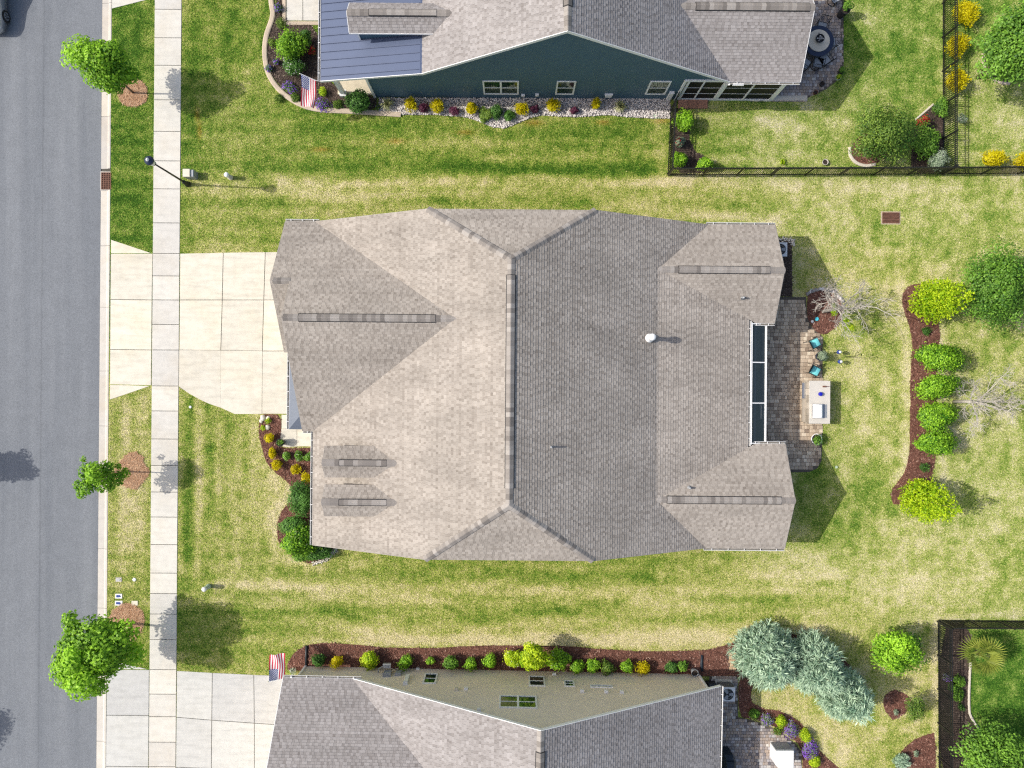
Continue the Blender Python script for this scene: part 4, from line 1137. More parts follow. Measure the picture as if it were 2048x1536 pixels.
b = B(); b.bar(W(-284, dgy + 21, 3.1), W(-284, dgy + 21, dze), .08, .08); b.build('corner_board', M['white'], th)
# gable wall
wb = -572.0
siding(th, [[(u(-168, -278), 0), (u(321, -278), 0), (u(321, -278), tr(321) - .17), (u(TA, -278), TZ - .17), (u(-168, -278), mz - .17)], [(0, 0), (u(-168, -278), 0), (u(-168, -278), mz - .12), (0, mz - mk_ * 110 / S - .12)]], (-278, wb), (1, 0), (0, 1), 0, 'navy')
siding(th, [[(u(321, 321), 2.62), (u(393, 321), 2.62), (u(393, 321), tr(393) - .17), (0, tr(321) - .17)]], (321, wb), (1, 0), (0, 1), 0, 'navy')
siding(th, [[(0, 0), (328 / S, 0), (328 / S, 3.0), (0, 3.0)]], (-278, wb - 328), (0, 1), (-1, 0), 0, 'navy')
rake(th, (-361, ty, 2.8), (-168, ty, mz), (0, 1), h=.16); rake(th, (-168, ty, mz), (TA, ty, TZ), (0, 1)); rake(th, (TA, ty, TZ), (wx1, ty, 3.1), (0, 1))
gutter(th, (-361, ty), (-361, far), (-1, 0), 2.82); gutter(th, (wx1, ty), (527, ty), (0, 1), 3.1)
rake(th, (527, ty, 3.1), (527, wy, wz), (1, 0)); rake(th, (527, wy, wz), (527, ny_, 3.1), (1, 0))
siding(th, [[(0, 2.62), (u(-572, -775 + 11), 2.62), (u(wy, -775 + 11), wz - .2)]], (516, -775 + 11), (0, 1), (1, 0), 0, 'navy')
b = B(); b.bar(W(-278, wb + 1, 0), W(-278, wb + 1, mz - mk_ * 110 / S - .12), .12, .12); b.build('corner_board', M['white'], th)
b = B(); b.bar(W(321, wb + 1, 0), W(321, wb + 1, 2.62), .12, .12); b.build('corner_board', M['white'], th)
# porch
b = B(); gbox(b, (-352, wb - 330), (-279, wb - 3), -.02, .12); b.build('porch_floor', M['interior'], th)
for yy in (wb - 3, wb - 110, wb - 220):
    b = B(); c = W(-340, yy, 0)
    b.box((c.x, c.y, .24), (.34, .34, .24)); b.box((c.x, c.y, 1.5), (.22, .22, 2.3)); b.box((c.x, c.y, 2.62), (.3, .3, .1)); b.build('porch_column', M['white'], th)
b = B(); b.bar(W(-340, wb - 3, 2.7), W(-340, wb - 330, 2.7), .2, .18); b.bar(W(-340, wb - 3, 2.72), W(-279, wb - 3, 2.72), .18, .16); b.build('porch_beam', M['white'], th)
for (a, c, d, e_, cc) in ((963, 160.5, 1037.5, 187, 2), (1112, 161, 1150, 187.5, 1), (1291.5, 161, 1337, 187.5, 1)):
    u0, za = wallhit(a if cc == 2 else a, e_, wb, 0); u0b, zb = wallhit(a, c, wb, 0); u1, _ = wallhit(d, (c + e_) / 2, wb, 0); u0m, _ = wallhit(a + (3 if cc == 2 else (0 if a < 1200 else 4)), (c + e_) / 2, wb, 0)
    window(th, wb, 0, 1, u0m, u1, za, zb, cc)
def wallbox(parent, px, py, gw, rot, out, w, h, d, m, name):
    uu, z = wallhit(px, py, gw, rot)
    no = (W(0, out, 0, rot) - W(0, 0, 0, rot)).normalized()
    c = W(uu, gw, z, rot) + no * (d / 2 + .01)
    b = B()
    ang = -rot
    b.box((c.x, c.y, c.z), (w, d, h), ang); b.box((c.x, c.y, c.z + h * .5 + .01), (w * 1.25, d * 1.15, .03), ang)
    return b.build(name, M[m], parent)
for (a, c) in ((1046, 189), (1074, 188), ):
    wallbox(th, a, c, wb, 0, 1, .16, .16, .10, 'white', 'wall_vent')
wallbox(th, 1217, 189, wb, 0, 1, .36, .3, .10, 'white', 'meter_box')
wallbox(th, 1340, 189, wb, 0, 1, .22, .9, .14, 'white', 'downspout')
# screened porch wall
fz = B(); Z1 = 2.45
posts = ((329, .10), (358, .07), (400, .26), (455, .08), (511, .24))
for (gx, w_) in posts:
    c = W(gx, wb, 0); fz.box((c.x, c.y, Z1 / 2), (w_, .12, Z1))
c0, c1 = W(321, wb, 0), W(516, wb, 0)
fz.box(((c0.x + c1.x) / 2, c0.y, Z1 + .09), (c1.x - c0.x, .13, .18)); fz.box(((c0.x + c1.x) / 2, c0.y + .002, .09), (c1.x - c0.x, .11, .18))
for zc in (.85, 1.6):
    fz.box(((c0.x + c1.x) / 2, c0.y - .01, zc), (c1.x - c0.x - .1, .03, .025))
pf = fz.build('porch_frame', M['white'], th)
for i in range(4):
    a_, c_ = W(posts[i][0], wb + .4, .15), W(posts[i + 1][0], wb + .4, .15)
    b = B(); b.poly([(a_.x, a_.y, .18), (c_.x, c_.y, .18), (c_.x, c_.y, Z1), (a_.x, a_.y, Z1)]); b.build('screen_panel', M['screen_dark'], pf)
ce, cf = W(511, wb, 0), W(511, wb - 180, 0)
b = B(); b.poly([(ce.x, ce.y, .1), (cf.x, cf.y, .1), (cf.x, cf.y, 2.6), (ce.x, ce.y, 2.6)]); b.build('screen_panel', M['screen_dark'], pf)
b = B(); b.bar(W(398, ty + 3, 2.95), W(398, wb + 3, 2.3), .09, .07); b.bar(W(404, ty + 4, 3.0), W(424, ty + 4, 3.0), .10, .08); b.build('downspout', M['white'], th)

# ======== the tan house
bh = thing('house', 'tan-sided house with white-framed windows facing the mulch bed', 'house', W(58, 573, 0, BR))
by, bfar = 556.0, 960.0
BZ, BA, BK = 7.9, 58.0, .545
bE = 2.7
bxr = BA + (BZ - bE) / BK * S; bxl = BA - (BZ - bE) / BK * S
ggy, ggk = 756.0, .65; ggz = bE + ggk * 200 / S; gvx = BA - (BZ - ggz) / BK * S
c1_ = roof(bh, [[(bxl, by), (BA, by), (BA, ggy), (gvx, ggy)], [(gvx, ggy), (BA, ggy), (BA, bfar), (bxl, bfar)]], BA, 0, BZ, BK, 0, 'shingle_grey', BR, 211)
c2_ = roof(bh, [[(BA, by), (bxr, by), (bxr, bfar), (BA, bfar)]], BA, 0, BZ, -BK, 0, 'shingle_grey', BR, 212)
c3_ = roof(bh, [[(-415, by), (bxl, by), (gvx, ggy), (-415, ggy)]], 0, by, bE, 0, ggk, 'shingle_grey', BR, 213)
c4_ = roof(bh, [[(-415, ggy), (gvx, ggy), (bxl, 956), (-415, 956)]], 0, ggy, ggz, 0, -ggk, 'shingle_grey', BR, 214, shing=False)
caps(c1_, W(BA, by, BZ, BR), W(BA, 590, BZ, BR), BK, .17, .21, 220); vent(c1_, W(BA, 590, BZ, BR), W(BA, 860, BZ, BR), BK, .22, 221)
rake(bh, (bxl, by, bE), (BA, by, BZ), (0, -1), BR); rake(bh, (BA, by, BZ), (bxr, by, bE), (0, -1), BR); rake(bh, (-415, by, bE), (-415, ggy, ggz), (-1, 0), BR)
gutter(bh, (-415, by), (bxl + 16, by), (0, -1), bE, BR); gutter(bh, (bxr, by), (bxr, bfar), (1, 0), bE, BR)
gw = 573.0
siding(bh, [[(0, 0), (u(383, -400), 0), (u(383, -400), BZ - BK * u(383, BA) - .17), (u(BA, -400), BZ - .17), (u(bxl, -400), bE - .17), (0, bE - .17)]], (-400, gw), (1, 0), (0, -1), BR, 'tan')
siding(bh, [[(0, 0), (300 / S, 0), (300 / S, 2.8), (0, 2.8)]], (383, gw), (0, 1), (1, 0), BR, 'tan')
siding(bh, [[(0, 0), (370 / S, 0), (370 / S, bE - .1), (183 / S, ggz - .3), (0, bE - .1)]], (-400, gw), (0, 1), (-1, 0), BR, 'tan')
b = B(); b.bar(W(-400, gw - 2, .0, BR), W(-400, gw - 2, bE - .1, BR), .10, .08); b.bar(W(-400, gw - 2, bE - .1, BR), W(-400, by - 2, bE, BR), .09, .07); b.build('downspout', M['white'], bh)
b = B(); b.bar(W(384, gw - 2, .25, BR), W(384, gw - 2, bE - .3, BR), .10, .08); b.bar(W(384, gw - 2, bE - .3, BR), W(399, by, bE - .05, BR), .09, .07); b.build('downspout', M['white'], bh)
for (xa, ya, xb, yb, cc, rr_) in ((845, 1348, 876, 1368, 1, 2), (1057, 1353, 1090, 1373, 1, 2), (1128, 1362, 1149, 1374, 1, 2), (1180, 1371, 1225, 1376, 1, 1), (998, 1392.5, 1074, 1417, 2, 2)):
    xm, ym = (xa + xb) / 2, (ya + yb) / 2
    hw = (xb - xa) / 2 - (2 if cc == 1 and xb < 1000 else 0)
    ua, _ = wallhit(xm - hw, ym, gw, BR); ub, _ = wallhit(xm + hw, ym, gw, BR); _, z0 = wallhit(xm, ya, gw, BR); _, z1 = wallhit(xm, yb, gw, BR)
    window(bh, gw, BR, -1, ua, ub, z0, z1, cc, rr_)
for (a, c) in ((913, 1380), (932, 1379), (958, 1422), (1108, 1349.5), (1164, 1384), (1212, 1385), (1243, 1386)):
    wallbox(bh, a, c, gw, BR, -1, .17, .16, .12, 'cream' if a == 913 else 'white', 'wall_vent')
wallbox(bh, 813, 1362, gw, BR, -1, .2, .95, .16, 'white', 'vent_pipe'); wallbox(bh, 836, 1338.5, gw, BR, -1, .14, .18, .1, 'white', 'wall_outlet')
wallbox(bh, 775, 1350, gw, BR, -1, .36, .5, .2, 'grey_metal', 'meter_box'); wallbox(bh, 797, 1349, gw, BR, -1, .28, .4, .16, 'grey_metal', 'meter_box')
q0, z0 = wallhit(778, 1348, gw, BR); q1, z1 = wallhit(797, 1344, gw, BR)
b = B(); b.tube([W(q0, gw - 6, z0, BR), W((q0 + q1) / 2, gw - 8, z0 - .25, BR), W(q1, gw - 6, z0 - .05, BR), W(q1 + 3, gw - 5, z1 - .3, BR)], .03, 6); b.build('conduit', M['rubber'], bh)
b = B(); b.tube([P(756, 1349, .75), P(757, 1337, .8), P(772, 1330, .85)], .03, 6); b.box(tuple(P(774, 1331, .8)), (.42, .22, .18)); b.build('spigot_box', M['grey_metal'], bh)
# ---------------------------------------------------------------- plants
def unit(r, n):
    d = r.normal(size=(n, 3)); return d / np.linalg.norm(d, axis=1)[:, None]
def leaves(cen, rad, n, ll, lw, r, shell=(.55, 1.08), up=.6, jit=.7, fold=.25, upper=.35, tmean=.5):
    """leaf blades around clumps. cen (k,3), rad (k,3)"""
    k = len(cen)
    wgt = rad.prod(1) ** (2 / 3); wgt = wgt / wgt.sum()
    ci = r.choice(k, n, p=wgt)
    d = unit(r, n); d[:, 2] = np.where(r.random(n) < upper, np.abs(d[:, 2]), d[:, 2])
    q = shell[0] + (shell[1] - shell[0]) * r.random(n) ** .6
    pos = cen[ci] + d * rad[ci] * q[:, None]
    nrm = d + np.array([0, 0, up]) + r.normal(size=(n, 3)) * jit * .5
    nrm /= np.linalg.norm(nrm, axis=1)[:, None]
    t = np.cross(nrm, unit(r, n)); t /= np.linalg.norm(t, axis=1)[:, None] + 1e-9
    s = np.cross(nrm, t)
    L = ll * (.65 + .7 * r.random(n)); Wd = lw * (.65 + .7 * r.random(n))
    V = np.empty((n, 4, 3))
    V[:, 0] = pos - t * (L / 2)[:, None]
    V[:, 1] = pos + s * (Wd / 2)[:, None] + nrm * (Wd * fold)[:, None]
    V[:, 2] = pos + t * (L / 2)[:, None] - nrm * (L * .12)[:, None]
    V[:, 3] = pos - s * (Wd / 2)[:, None] + nrm * (Wd * fold)[:, None]
    ct = r.normal(size=k) * .16
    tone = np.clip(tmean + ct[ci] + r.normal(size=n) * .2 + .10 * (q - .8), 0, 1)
    return V.reshape(-1, 3), np.arange(4 * n).reshape(n, 4), tone
def sprays(cen, rad, n, ll, lw, r, sub=5):
    """feathery branchlets: thin blades pointing outwards from the crown axis"""
    k = len(cen); wgt = rad.prod(1) ** (2 / 3); wgt /= wgt.sum()
    ci = r.choice(k, n, p=wgt)
    d = unit(r, n); d[:, 2] = np.where(r.random(n) < .6, np.abs(d[:, 2]), d[:, 2])
    q = .5 + .55 * r.random(n) ** .5
    pos = cen[ci] + d * rad[ci] * q[:, None]
    out = []; tn = []
    base = d * np.array([1, 1, .6]) + r.normal(size=(n, 3)) * .35 + np.array([0, 0, .15])
    base /= np.linalg.norm(base, axis=1)[:, None]
    t0 = np.clip(.5 + r.normal(size=k)[ci] * .1 + r.normal(size=n) * .16 + .25 * (q - .8), 0, 1)
    for j in range(sub):
        dd = base + r.normal(size=(n, 3)) * .38; dd /= np.linalg.norm(dd, axis=1)[:, None]
        s = np.cross(dd, unit(r, n)); s /= np.linalg.norm(s, axis=1)[:, None] + 1e-9
        L = ll * (.6 + .8 * r.random(n)); w = lw * (.6 + .8 * r.random(n))
        V = np.empty((n, 4, 3))
        V[:, 0] = pos; V[:, 1] = pos + dd * (L * .45)[:, None] + s * (w / 2)[:, None]; V[:, 2] = pos + dd * L[:, None]; V[:, 3] = pos + dd * (L * .45)[:, None] - s * (w / 2)[:, None]
        out.append(V.reshape(-1, 3)); tn.append(np.clip(t0 + r.normal(size=n) * .12, 0, 1))
    V = np.concatenate(out); nf = n * sub
    return V, np.arange(4 * nf).reshape(nf, 4), np.concatenate(tn)
def clumps(c, R, k, r, size=.42, squash=.85, fill=.62, bias=0.0):
    """k leaf clumps spread unevenly through an ellipsoid"""
    d = unit(r, k); q = r.random(k) ** .45
    cen = np.array(c) + d * np.array(R) * q[:, None] * fill
    sz = size * (.65 + .7 * r.random(k))
    rad = np.stack([R[0] * sz, R[1] * sz, R[2] * sz * squash], 1)
    rad *= (1 + .25 * r.normal(size=(k, 3))).clip(.55, 1.5)
    return cen, rad
SEED = [1000]
def foliage(parent, parts, m, name='foliage'):
    V = np.concatenate([p[0] for p in parts]); o = 0; Fs = []
    for p in parts:
        Fs.append(p[1] + o); o += len(p[0])
    off = np.array(offs(parent))
    return link(name, mesh_np(name, V - off, np.concatenate(Fs), np.concatenate([p[2] for p in parts])), M[m], parent)

def shrub(px, py, rpx, hgt, m, label, name='shrub', group=None, n=None, leaf=(.07, .045), k=9, ry=None, flowers=None, z0=0.0, spray=False, tmean=.5, cat='shrub'):
    """(px,py) picture centre of the crown, rpx picture radius, hgt metres"""
    SEED[0] += 1; r = np.random.default_rng(SEED[0])
    zc = z0 + hgt * .55
    c = P(px, py, zc); sc = (1 - zc / H) / S
    R = (rpx * sc, (ry or rpx) * sc, hgt * .5)
    t = thing(name, label, cat, (c.x, c.y, z0), group)
    b = B()
    for j in range(4):
        a = j * 1.7 + r.random(); b.tube([(c.x, c.y, z0), (c.x + math.cos(a) * R[0] * .3, c.y + math.sin(a) * R[1] * .3, zc)], [.022, .01], 5)
    b.build('stem', M['bark'], t)
    if n is None: n = int(np.clip(1100 * (R[0] * R[1] + R[0] * R[2]) / (.25) * (.07 / leaf[0]) ** 1.2, 350, 6500))
    cen, rad = clumps(tuple(c), R, k, r, .46, .95, .62)
    core_c, core_r = np.array([[c.x, c.y, zc - hgt * .08]]), np.array([[R[0] * .78, R[1] * .78, R[2] * .85]])
    if spray:
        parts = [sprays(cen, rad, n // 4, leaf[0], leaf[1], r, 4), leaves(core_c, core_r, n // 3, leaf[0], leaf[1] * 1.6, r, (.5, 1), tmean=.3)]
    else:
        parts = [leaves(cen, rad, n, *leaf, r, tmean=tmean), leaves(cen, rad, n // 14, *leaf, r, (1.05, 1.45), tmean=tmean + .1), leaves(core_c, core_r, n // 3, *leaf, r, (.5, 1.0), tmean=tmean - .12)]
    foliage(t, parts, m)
    if flowers:
        fm, cnt, sz = flowers
        V, F, tn = leaves(cen, rad, cnt, sz, sz * .9, r, (1.0, 1.14), up=.7, jit=.5, upper=.9)
        foliage(t, [(V, F, tn)], fm, 'flowers')['kind'] = 'stuff'
    return t
def tree(bpx, bpy, cpx, cpy, zc, R, n, m, label, leaf=(.12, .08), k=34, trunk=.06, name='tree', group=None, size=.34, fill=.72, z0=0.0, parts_extra=None, crown_clumps=None, tmean=.5, leafy=1.0):
    """trunk base and crown centre given where the photograph shows them"""
    SEED[0] += 1; r = np.random.default_rng(SEED[0])
    g = P(bpx, bpy, z0); c = P(cpx, cpy, zc)
    t = thing(name, label, 'tree', g, group)
    cen, rad = clumps(tuple(c), R, k, r, size, .8, fill) if crown_clumps is None else crown_clumps(c, r)
    tb = B()
    fork = g.lerp(Vector((c.x, c.y, zc)), .55) + Vector((0, 0, 0))
    tb.tube([g, g.lerp(fork, .5) + Vector((.03, -.02, 0)), fork, c + Vector((0, 0, R[2] * .4))], [trunk * 1.25, trunk, trunk * .8, trunk * .25], 9)
    tb.build('trunk', M['bark'], t, True)
    lb = B()
    for q in cen[:40]:
        q = Vector(q); a = fork.lerp(Vector((c.x, c.y, zc)), float(r.random()))
        lb.tube([a, a.lerp(q, .5) + Vector((0, 0, .08)), q], [trunk * .4, trunk * .25, trunk * .08], 5)
    lb.build('limbs', M['bark'], t, True)
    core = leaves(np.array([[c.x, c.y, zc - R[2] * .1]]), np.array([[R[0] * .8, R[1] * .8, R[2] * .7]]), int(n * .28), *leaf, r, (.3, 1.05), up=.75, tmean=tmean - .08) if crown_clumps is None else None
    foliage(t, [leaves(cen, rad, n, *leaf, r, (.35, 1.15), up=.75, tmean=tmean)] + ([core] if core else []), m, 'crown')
    return t

def cone_tree(px, py, tpx, tpy, h, rb, n, m, label, leaf=(.09, .035), name='conifer', group=None, spray=True, p=.75, ry=None):
    """upright conifer: base centre pixel, tip pixel (at height h)"""
    SEED[0] += 1; r = np.random.default_rng(SEED[0])
    g = P(px, py, 0)
    t = thing(name, label, 'tree', g, group)
    b = B(); b.tube([g, g + Vector((0, 0, h * .85))], [.07, .015], 7); b.build('trunk', M['bark'], t)
    cen = []; rad = []
    lv = 12
    for i in range(lv):
        f = i / (lv - 1); z = h * (.10 + .82 * f)
        R = rb * (1 - f ** 1.6) ** p * (1 if i else .85) + .05
        kk = max(1, int(7 * (1 - f) + 1))
        for j in range(kk):
            a = math.tau * (j + r.random() * .6) / kk + i
            q = R * .62 if kk > 1 else 0
            cen.append((g.x + math.cos(a) * q, g.y + math.sin(a) * q * (ry or 1), z)); rr = max(R * .5, .12) * (.8 + .4 * r.random())
            rad.append((rr, rr, h * .09))
    cen = np.array(cen); rad = np.array(rad)
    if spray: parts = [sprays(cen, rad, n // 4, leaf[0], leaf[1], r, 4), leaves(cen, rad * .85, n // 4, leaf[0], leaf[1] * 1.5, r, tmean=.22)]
    else: parts = [leaves(cen, rad, n, *leaf, r)]
    foliage(t, parts, m, 'crown')
    return t

# street trees
tree(267, 186, 207, 131, 3.3, (1.55, 1.55, 1.35), 9500, 'leaf_bright', 'slender green street tree nearest the parked car', (.15, .09), 32, .05, 'street_tree', size=.31, fill=.9, tmean=.54)
def thin_crown(c, r):
    cen = []; rad = []
    for dx, dy, dz, s in ((-.55, .28, .35, .42), (-.05, .35, .55, .45), (.35, .5, .2, .34), (-.4, -.15, .2, .45), (.25, -.05, .0, .42), (.75, -.12, -.1, .36), (1.0, .12, -.3, .28), (-1.0, -.45, .25, .3), (-.85, -.85, .3, .26), (-.45, -.5, .5, .36), (.2, -.45, .3, .33), (.1, .1, .9, .36), (-.9, .9, .1, .14), (.8, .55, -.1, .16), (.5, -.6, 0, .2)):
        cen.append((c.x + dx, c.y + dy, c.z + dz)); rad.append((s, s, s * .7))
    return np.array(cen), np.array(rad)
tree(250, 942, 203, 953, 2.5, (1.2, 1.0, .9), 3200, 'leaf_bright', 'young thin street tree over the wide pine straw ring', (.13, .085), 15, .045, 'street_tree', crown_clumps=thin_crown)
tree(254, 1244, 188, 1300, 3.5, (2.25, 2.1, 1.5), 12000, 'leaf_bright', 'broad bright street tree beside the water meter covers', (.17, .12), 34, .07, 'street_tree', size=.27, fill=.93, tmean=.56)
tree(-128, 926, -218, 941, 3.3, (1.1, 1.0, 1.0), 2600, 'leaf_bright', 'street tree across the road opposite the thin street tree', (.15, .10), 16, .06, 'street_tree', z0=-.16, size=.4, group='trees across the road')
tree(-185, 1466, -285, 1515, 3.6, (1.3, 1.2, 1.1), 3000, 'leaf_bright', 'street tree across the road opposite the grey driveway', (.15, .10), 20, .06, 'street_tree', z0=-.16, size=.4, group='trees across the road')
# back yard
tree(1936, 585, 2003, 571, 3.0, (2.1, 2.15, 1.9), 12000, 'leaf_mid', 'big dark green tree touching the upper lime conifer', (.12, .07), 60, .10, size=.3, fill=.8, tmean=.42)
tree(1955, 155, 2040, 88, 3.4, (2.1, 2.0, 1.7), 11000, 'leaf_mid', 'green shade tree above the pink curved edging', (.14, .09), 50, .09, size=.32, fill=.8)
tree(1730, 296, 1775, 266, 2.0, (2.0, 1.75, 1.4), 9500, 'leaf_olive', 'wide olive-green crape myrtle in the white-edged ring', (.10, .06), 46, .06, size=.32, fill=.82)
tree(1774, 1286, 1797, 1302, 1.7, (1.42, 1.35, 1.1), 5200, 'leaf_bright', 'bright green bushy tree beside the black mesh fence', (.13, .085), 30, .05, size=.33, fill=.8, tmean=.55)
tree(1935, 1470, 1992, 1515, 2.4, (1.75, 1.8, 1.4), 6500, 'leaf_mid', 'leafy green tree inside the black mesh fence', (.13, .085), 36, .07, size=.33, fill=.8, tmean=.58)
tree(1812, 1405, 1832, 1420, 1.2, (.62, .7, .7), 1500, 'leaf_olive', 'small dark tree beside the round mulch ring', (.08, .05), 14, .03, size=.42)
for (x, y, rx, ry, lb) in ((1882, 712, 47, 31, 'round glossy shrub closest to the upper lime conifer'), (1878, 773, 45, 31, 'round glossy shrub second below the upper lime conifer'), (1876, 832, 47, 32, 'round glossy shrub third below the upper lime conifer'), (1872, 888, 44, 29, 'round glossy shrub closest to the lower lime conifer')):
    shrub(x, y, rx, 1.9, 'leaf_bright', lb, 'round_shrub', 'round shrubs in the winding mulch bed', 4600, (.12, .07), 20, ry=ry - 3, tmean=.42)
cone_tree(1846, 606, 1928, 588, 4.3, 1.02, 9000, 'leaf_lime', 'lime green conifer at the upper end of the winding bed', (.11, .05), 'lime_conifer', 'lime conifers at the ends of the winding bed', p=.6)
cone_tree(1823, 993, 1915, 1020, 4.5, 1.02, 9000, 'leaf_lime', 'lime green conifer at the lower end of the winding bed', (.11, .05), 'lime_conifer', 'lime conifers at the ends of the winding bed', p=.6)
shrub(1853, 662, 11, .4, 'leaf_dark', 'tiny juniper in the bed below the upper lime conifer', 'juniper', leaf=(.07, .02), spray=True, n=700)
shrub(1848, 935, 11, .4, 'leaf_dark', 'tiny juniper in the bed above the lower lime conifer', 'juniper', leaf=(.07, .02), spray=True, n=700)
for (x, y, x2, y2, h, rb, lb) in ((1518, 1298, 1570, 1345, 3.5, 1.5, 'blue-green cypress closest to the tan stepping stones'), (1606, 1312, 1670, 1364, 4.0, 1.38, 'middle blue-green cypress of the three in the bed'), (1664, 1366, 1722, 1425, 4.2, 1.12, 'blue-green cypress closest to the round mulch ring')):
    cone_tree(x, y, x2, y2, h, rb, 14000, 'leaf_blue', lb, (.30, .045), 'cypress', 'blue cypresses by the tan house', p=.7)
# golden shrubs outside the fence
for (x, y, rx, ry, lb) in ((1930, 22, 30, 28, 'golden shrub by the fence, first from the shade tree'), (1916, 90, 25, 27, 'golden shrub by the fence beside the pink curved edging'), (1914, 160, 25, 26, 'golden shrub by the fence next to the clipped hedge plant'), (1990, 316, 27, 18, 'golden shrub hugging the picket fence beyond the corner'), (2044, 322, 16, 16, 'small golden shrub hugging the picket fence past its larger twin')):
    shrub(x, y, rx, 1.15, 'leaf_yellow', lb, 'golden_shrub', 'golden shrubs outside the picket fence', None, (.10, .035), 14, ry=ry, spray=True, tmean=.6)
# plants in the fenced yard
for (x, y, rx, h, lb) in ((1370, 243, 22, 1.3, 'bright green shrub inside the picket fence by the terracotta step'), (1361, 319, 19, 1.1, 'bright green shrub in the inner fence corner'), (1408, 326, 16, .9, 'low bright green shrub along the long picket fence')):
    shrub(x, y, rx, h, 'leaf_bright', lb, 'shrub', None, None, (.10, .06), 12, tmean=.6)
shrub(1360, 285, 12, .8, 'leaf_grey', 'red rose bush between the two fence shrubs', 'rose_bush', None, None, (.06, .04), 8, flowers=('petal_red', 40, .10))
shrub(1851, 284, 27, 1.3, 'leaf_mid', 'green broadleaf shrub beside the wide crape myrtle', 'shrub', None, None, (.12, .08), 14)
shrub(1845, 246, 13, .9, 'leaf_olive', 'red-flowering bush in the fence corner bed', 'flowering_shrub', None, None, (.06, .04), 8, flowers=('petal_red', 150, .12))
shrub(1880, 214, 16, 1.0, 'leaf_mid', 'clipped green plant at the tip of the corner bed', 'shrub', None, None, (.10, .04), 10, ry=20)
shrub(1874, 322, 22, 1.0, 'leaf_grey', 'pale flecked shrub in the angle of the two fences', 'shrub', None, None, (.08, .05), 10, flowers=('petal_white', 60, .05))
shrub(1835, 302, 8, .5, 'leaf_purple', 'small dark red plant under the corner bed shrubs', 'shrub', None, 300, (.06, .04), 6)
shrub(1925, 238, 10, .7, 'leaf_grey', 'small white-flowering bush outside the picket fence', 'shrub', None, 300, (.06, .04), 6, flowers=('petal_white', 30, .05))
# gold and purple row in the stone bed
for (x, y, rr_, lb) in ((820, 207, 13, 'golden shrub in the stone bed nearest the porch'), (875, 212, 14, 'tall two-tuft golden shrub in the stone bed'), (943, 216, 14, 'golden shrub in the stone bed below the twin window'), (1042, 217, 14, 'golden shrub in the stone bed beside the green clump'), (1105, 211, 14, 'golden shrub below the middle navy wall window'), (1193, 208, 10, 'small golden shrub in the stone bed by the meter box')):
    shrub(x, y, rr_, .75, 'leaf_yellow', lb, 'golden_shrub', 'golden shrubs in the stone bed', 1300, (.09, .03), 9, spray=True, tmean=.62, ry=rr_ * (1.25 if x == 875 else 1.05))
for (x, y, rr_, lb) in ((845, 216, 11, 'purple barberry between the first two golden shrubs'), (907, 221, 11, 'purple barberry beside the twin-window golden shrub'), (1070, 219, 10, 'purple barberry between two golden shrubs mid bed'), (1148, 221, 9, 'purple barberry next to the wall meter box')):
    shrub(x, y, rr_, .5, 'leaf_purple', lb, 'barberry', 'purple barberries in the stone bed', 900, (.06, .04), 8)
for (x, y, rr_, h, m, lb) in ((970, 230, 16, .5, 'leaf_olive', 'low olive ground cover at the bulge of the stone bed'), (992, 224, 14, .7, 'leaf_dark', 'dark green shrub at the bulge of the stone bed'), (1018, 231, 13, .55, 'leaf_dark', 'low dark shrub on the far side of the bulge')):
    shrub(x, y, rr_, h, m, lb, 'shrub', None, None, (.07, .045), 9)
def grass_plant(px, py, rpx, h, m, label, n=60, name='ornamental_grass'):
    SEED[0] += 1; r = np.random.default_rng(SEED[0])
    c = P(px, py, 0); R = rpx / S
    t = thing(name, label, 'plant', c)
    b = B()
    for i in range(n):
        a = r.random() * math.tau; q = R * (.4 + .7 * r.random()); hh = h * (.6 + .5 * r.random())
        d = Vector((math.cos(a), math.sin(a), 0)); s = Vector((-d.y, d.x, 0)) * .018
        p0, p1, p2 = c + d * .03, c + d * q * .55 + Vector((0, 0, hh)), c + d * q + Vector((0, 0, hh * .55))
        b.faces([p0 - s, p0 + s, p1 + s, p1 - s, p2], [(0, 1, 2, 3), (3, 2, 4)], float(np.clip(r.normal(.55, .25), 0, 1)))
    b.build('blades', M[m], t)
    return t
grass_plant(777, 212, 17, .5, 'leaf_cream', 'variegated cream yucca at the start of the stone bed', 80, 'yucca')
grass_plant(1240, 217, 17, .5, 'leaf_cream', 'variegated cream yucca below the last navy wall window', 80, 'yucca')
# porch flower bed
shrub(582, 95, 30, 1.6, 'leaf_bright', 'tall bright green bush beside the porch', 'shrub', None, None, (.11, .065), 16, tmean=.45)
shrub(611, 76, 15, 1.0, 'leaf_dark', 'dark bush between bright bush and porch', 'shrub', None, None, (.08, .05), 9)
shrub(583, 128, 24, 1.0, 'leaf_dark', 'white-flowering bush beside the porch', 'flowering_shrub', None, None, (.08, .05), 12, flowers=('petal_white', 150, .06), ry=22)
shrub(645, 184, 11, .5, 'leaf_lime', 'small lime ball shrub by the porch column', 'shrub', None, 700, (.05, .035), 8)
shrub(716, 202, 28, 1.2, 'leaf_dark', 'big dark green bush at the porch corner of the navy wall', 'shrub', None, 3200, (.10, .06), 14)
for (x, y, rr_, lb) in ((645, 208, 17, 'large purple flower clump below the flag'), (578, 173, 16, 'purple flower clump left of the flag'), (537, 135, 9, 'purple flowers against the tan edging'), (552, 123, 7, 'few purple flowers next to the white-flowering bush'), (556, 16, 10, 'purple flowers at the top of the porch bed')):
    shrub(x, y, rr_, .4, 'leaf_mid', lb, 'flower_clump', None, 500, (.06, .03), 8, flowers=('petal_purple', int(rr_ * 14), .06), cat='flowers')
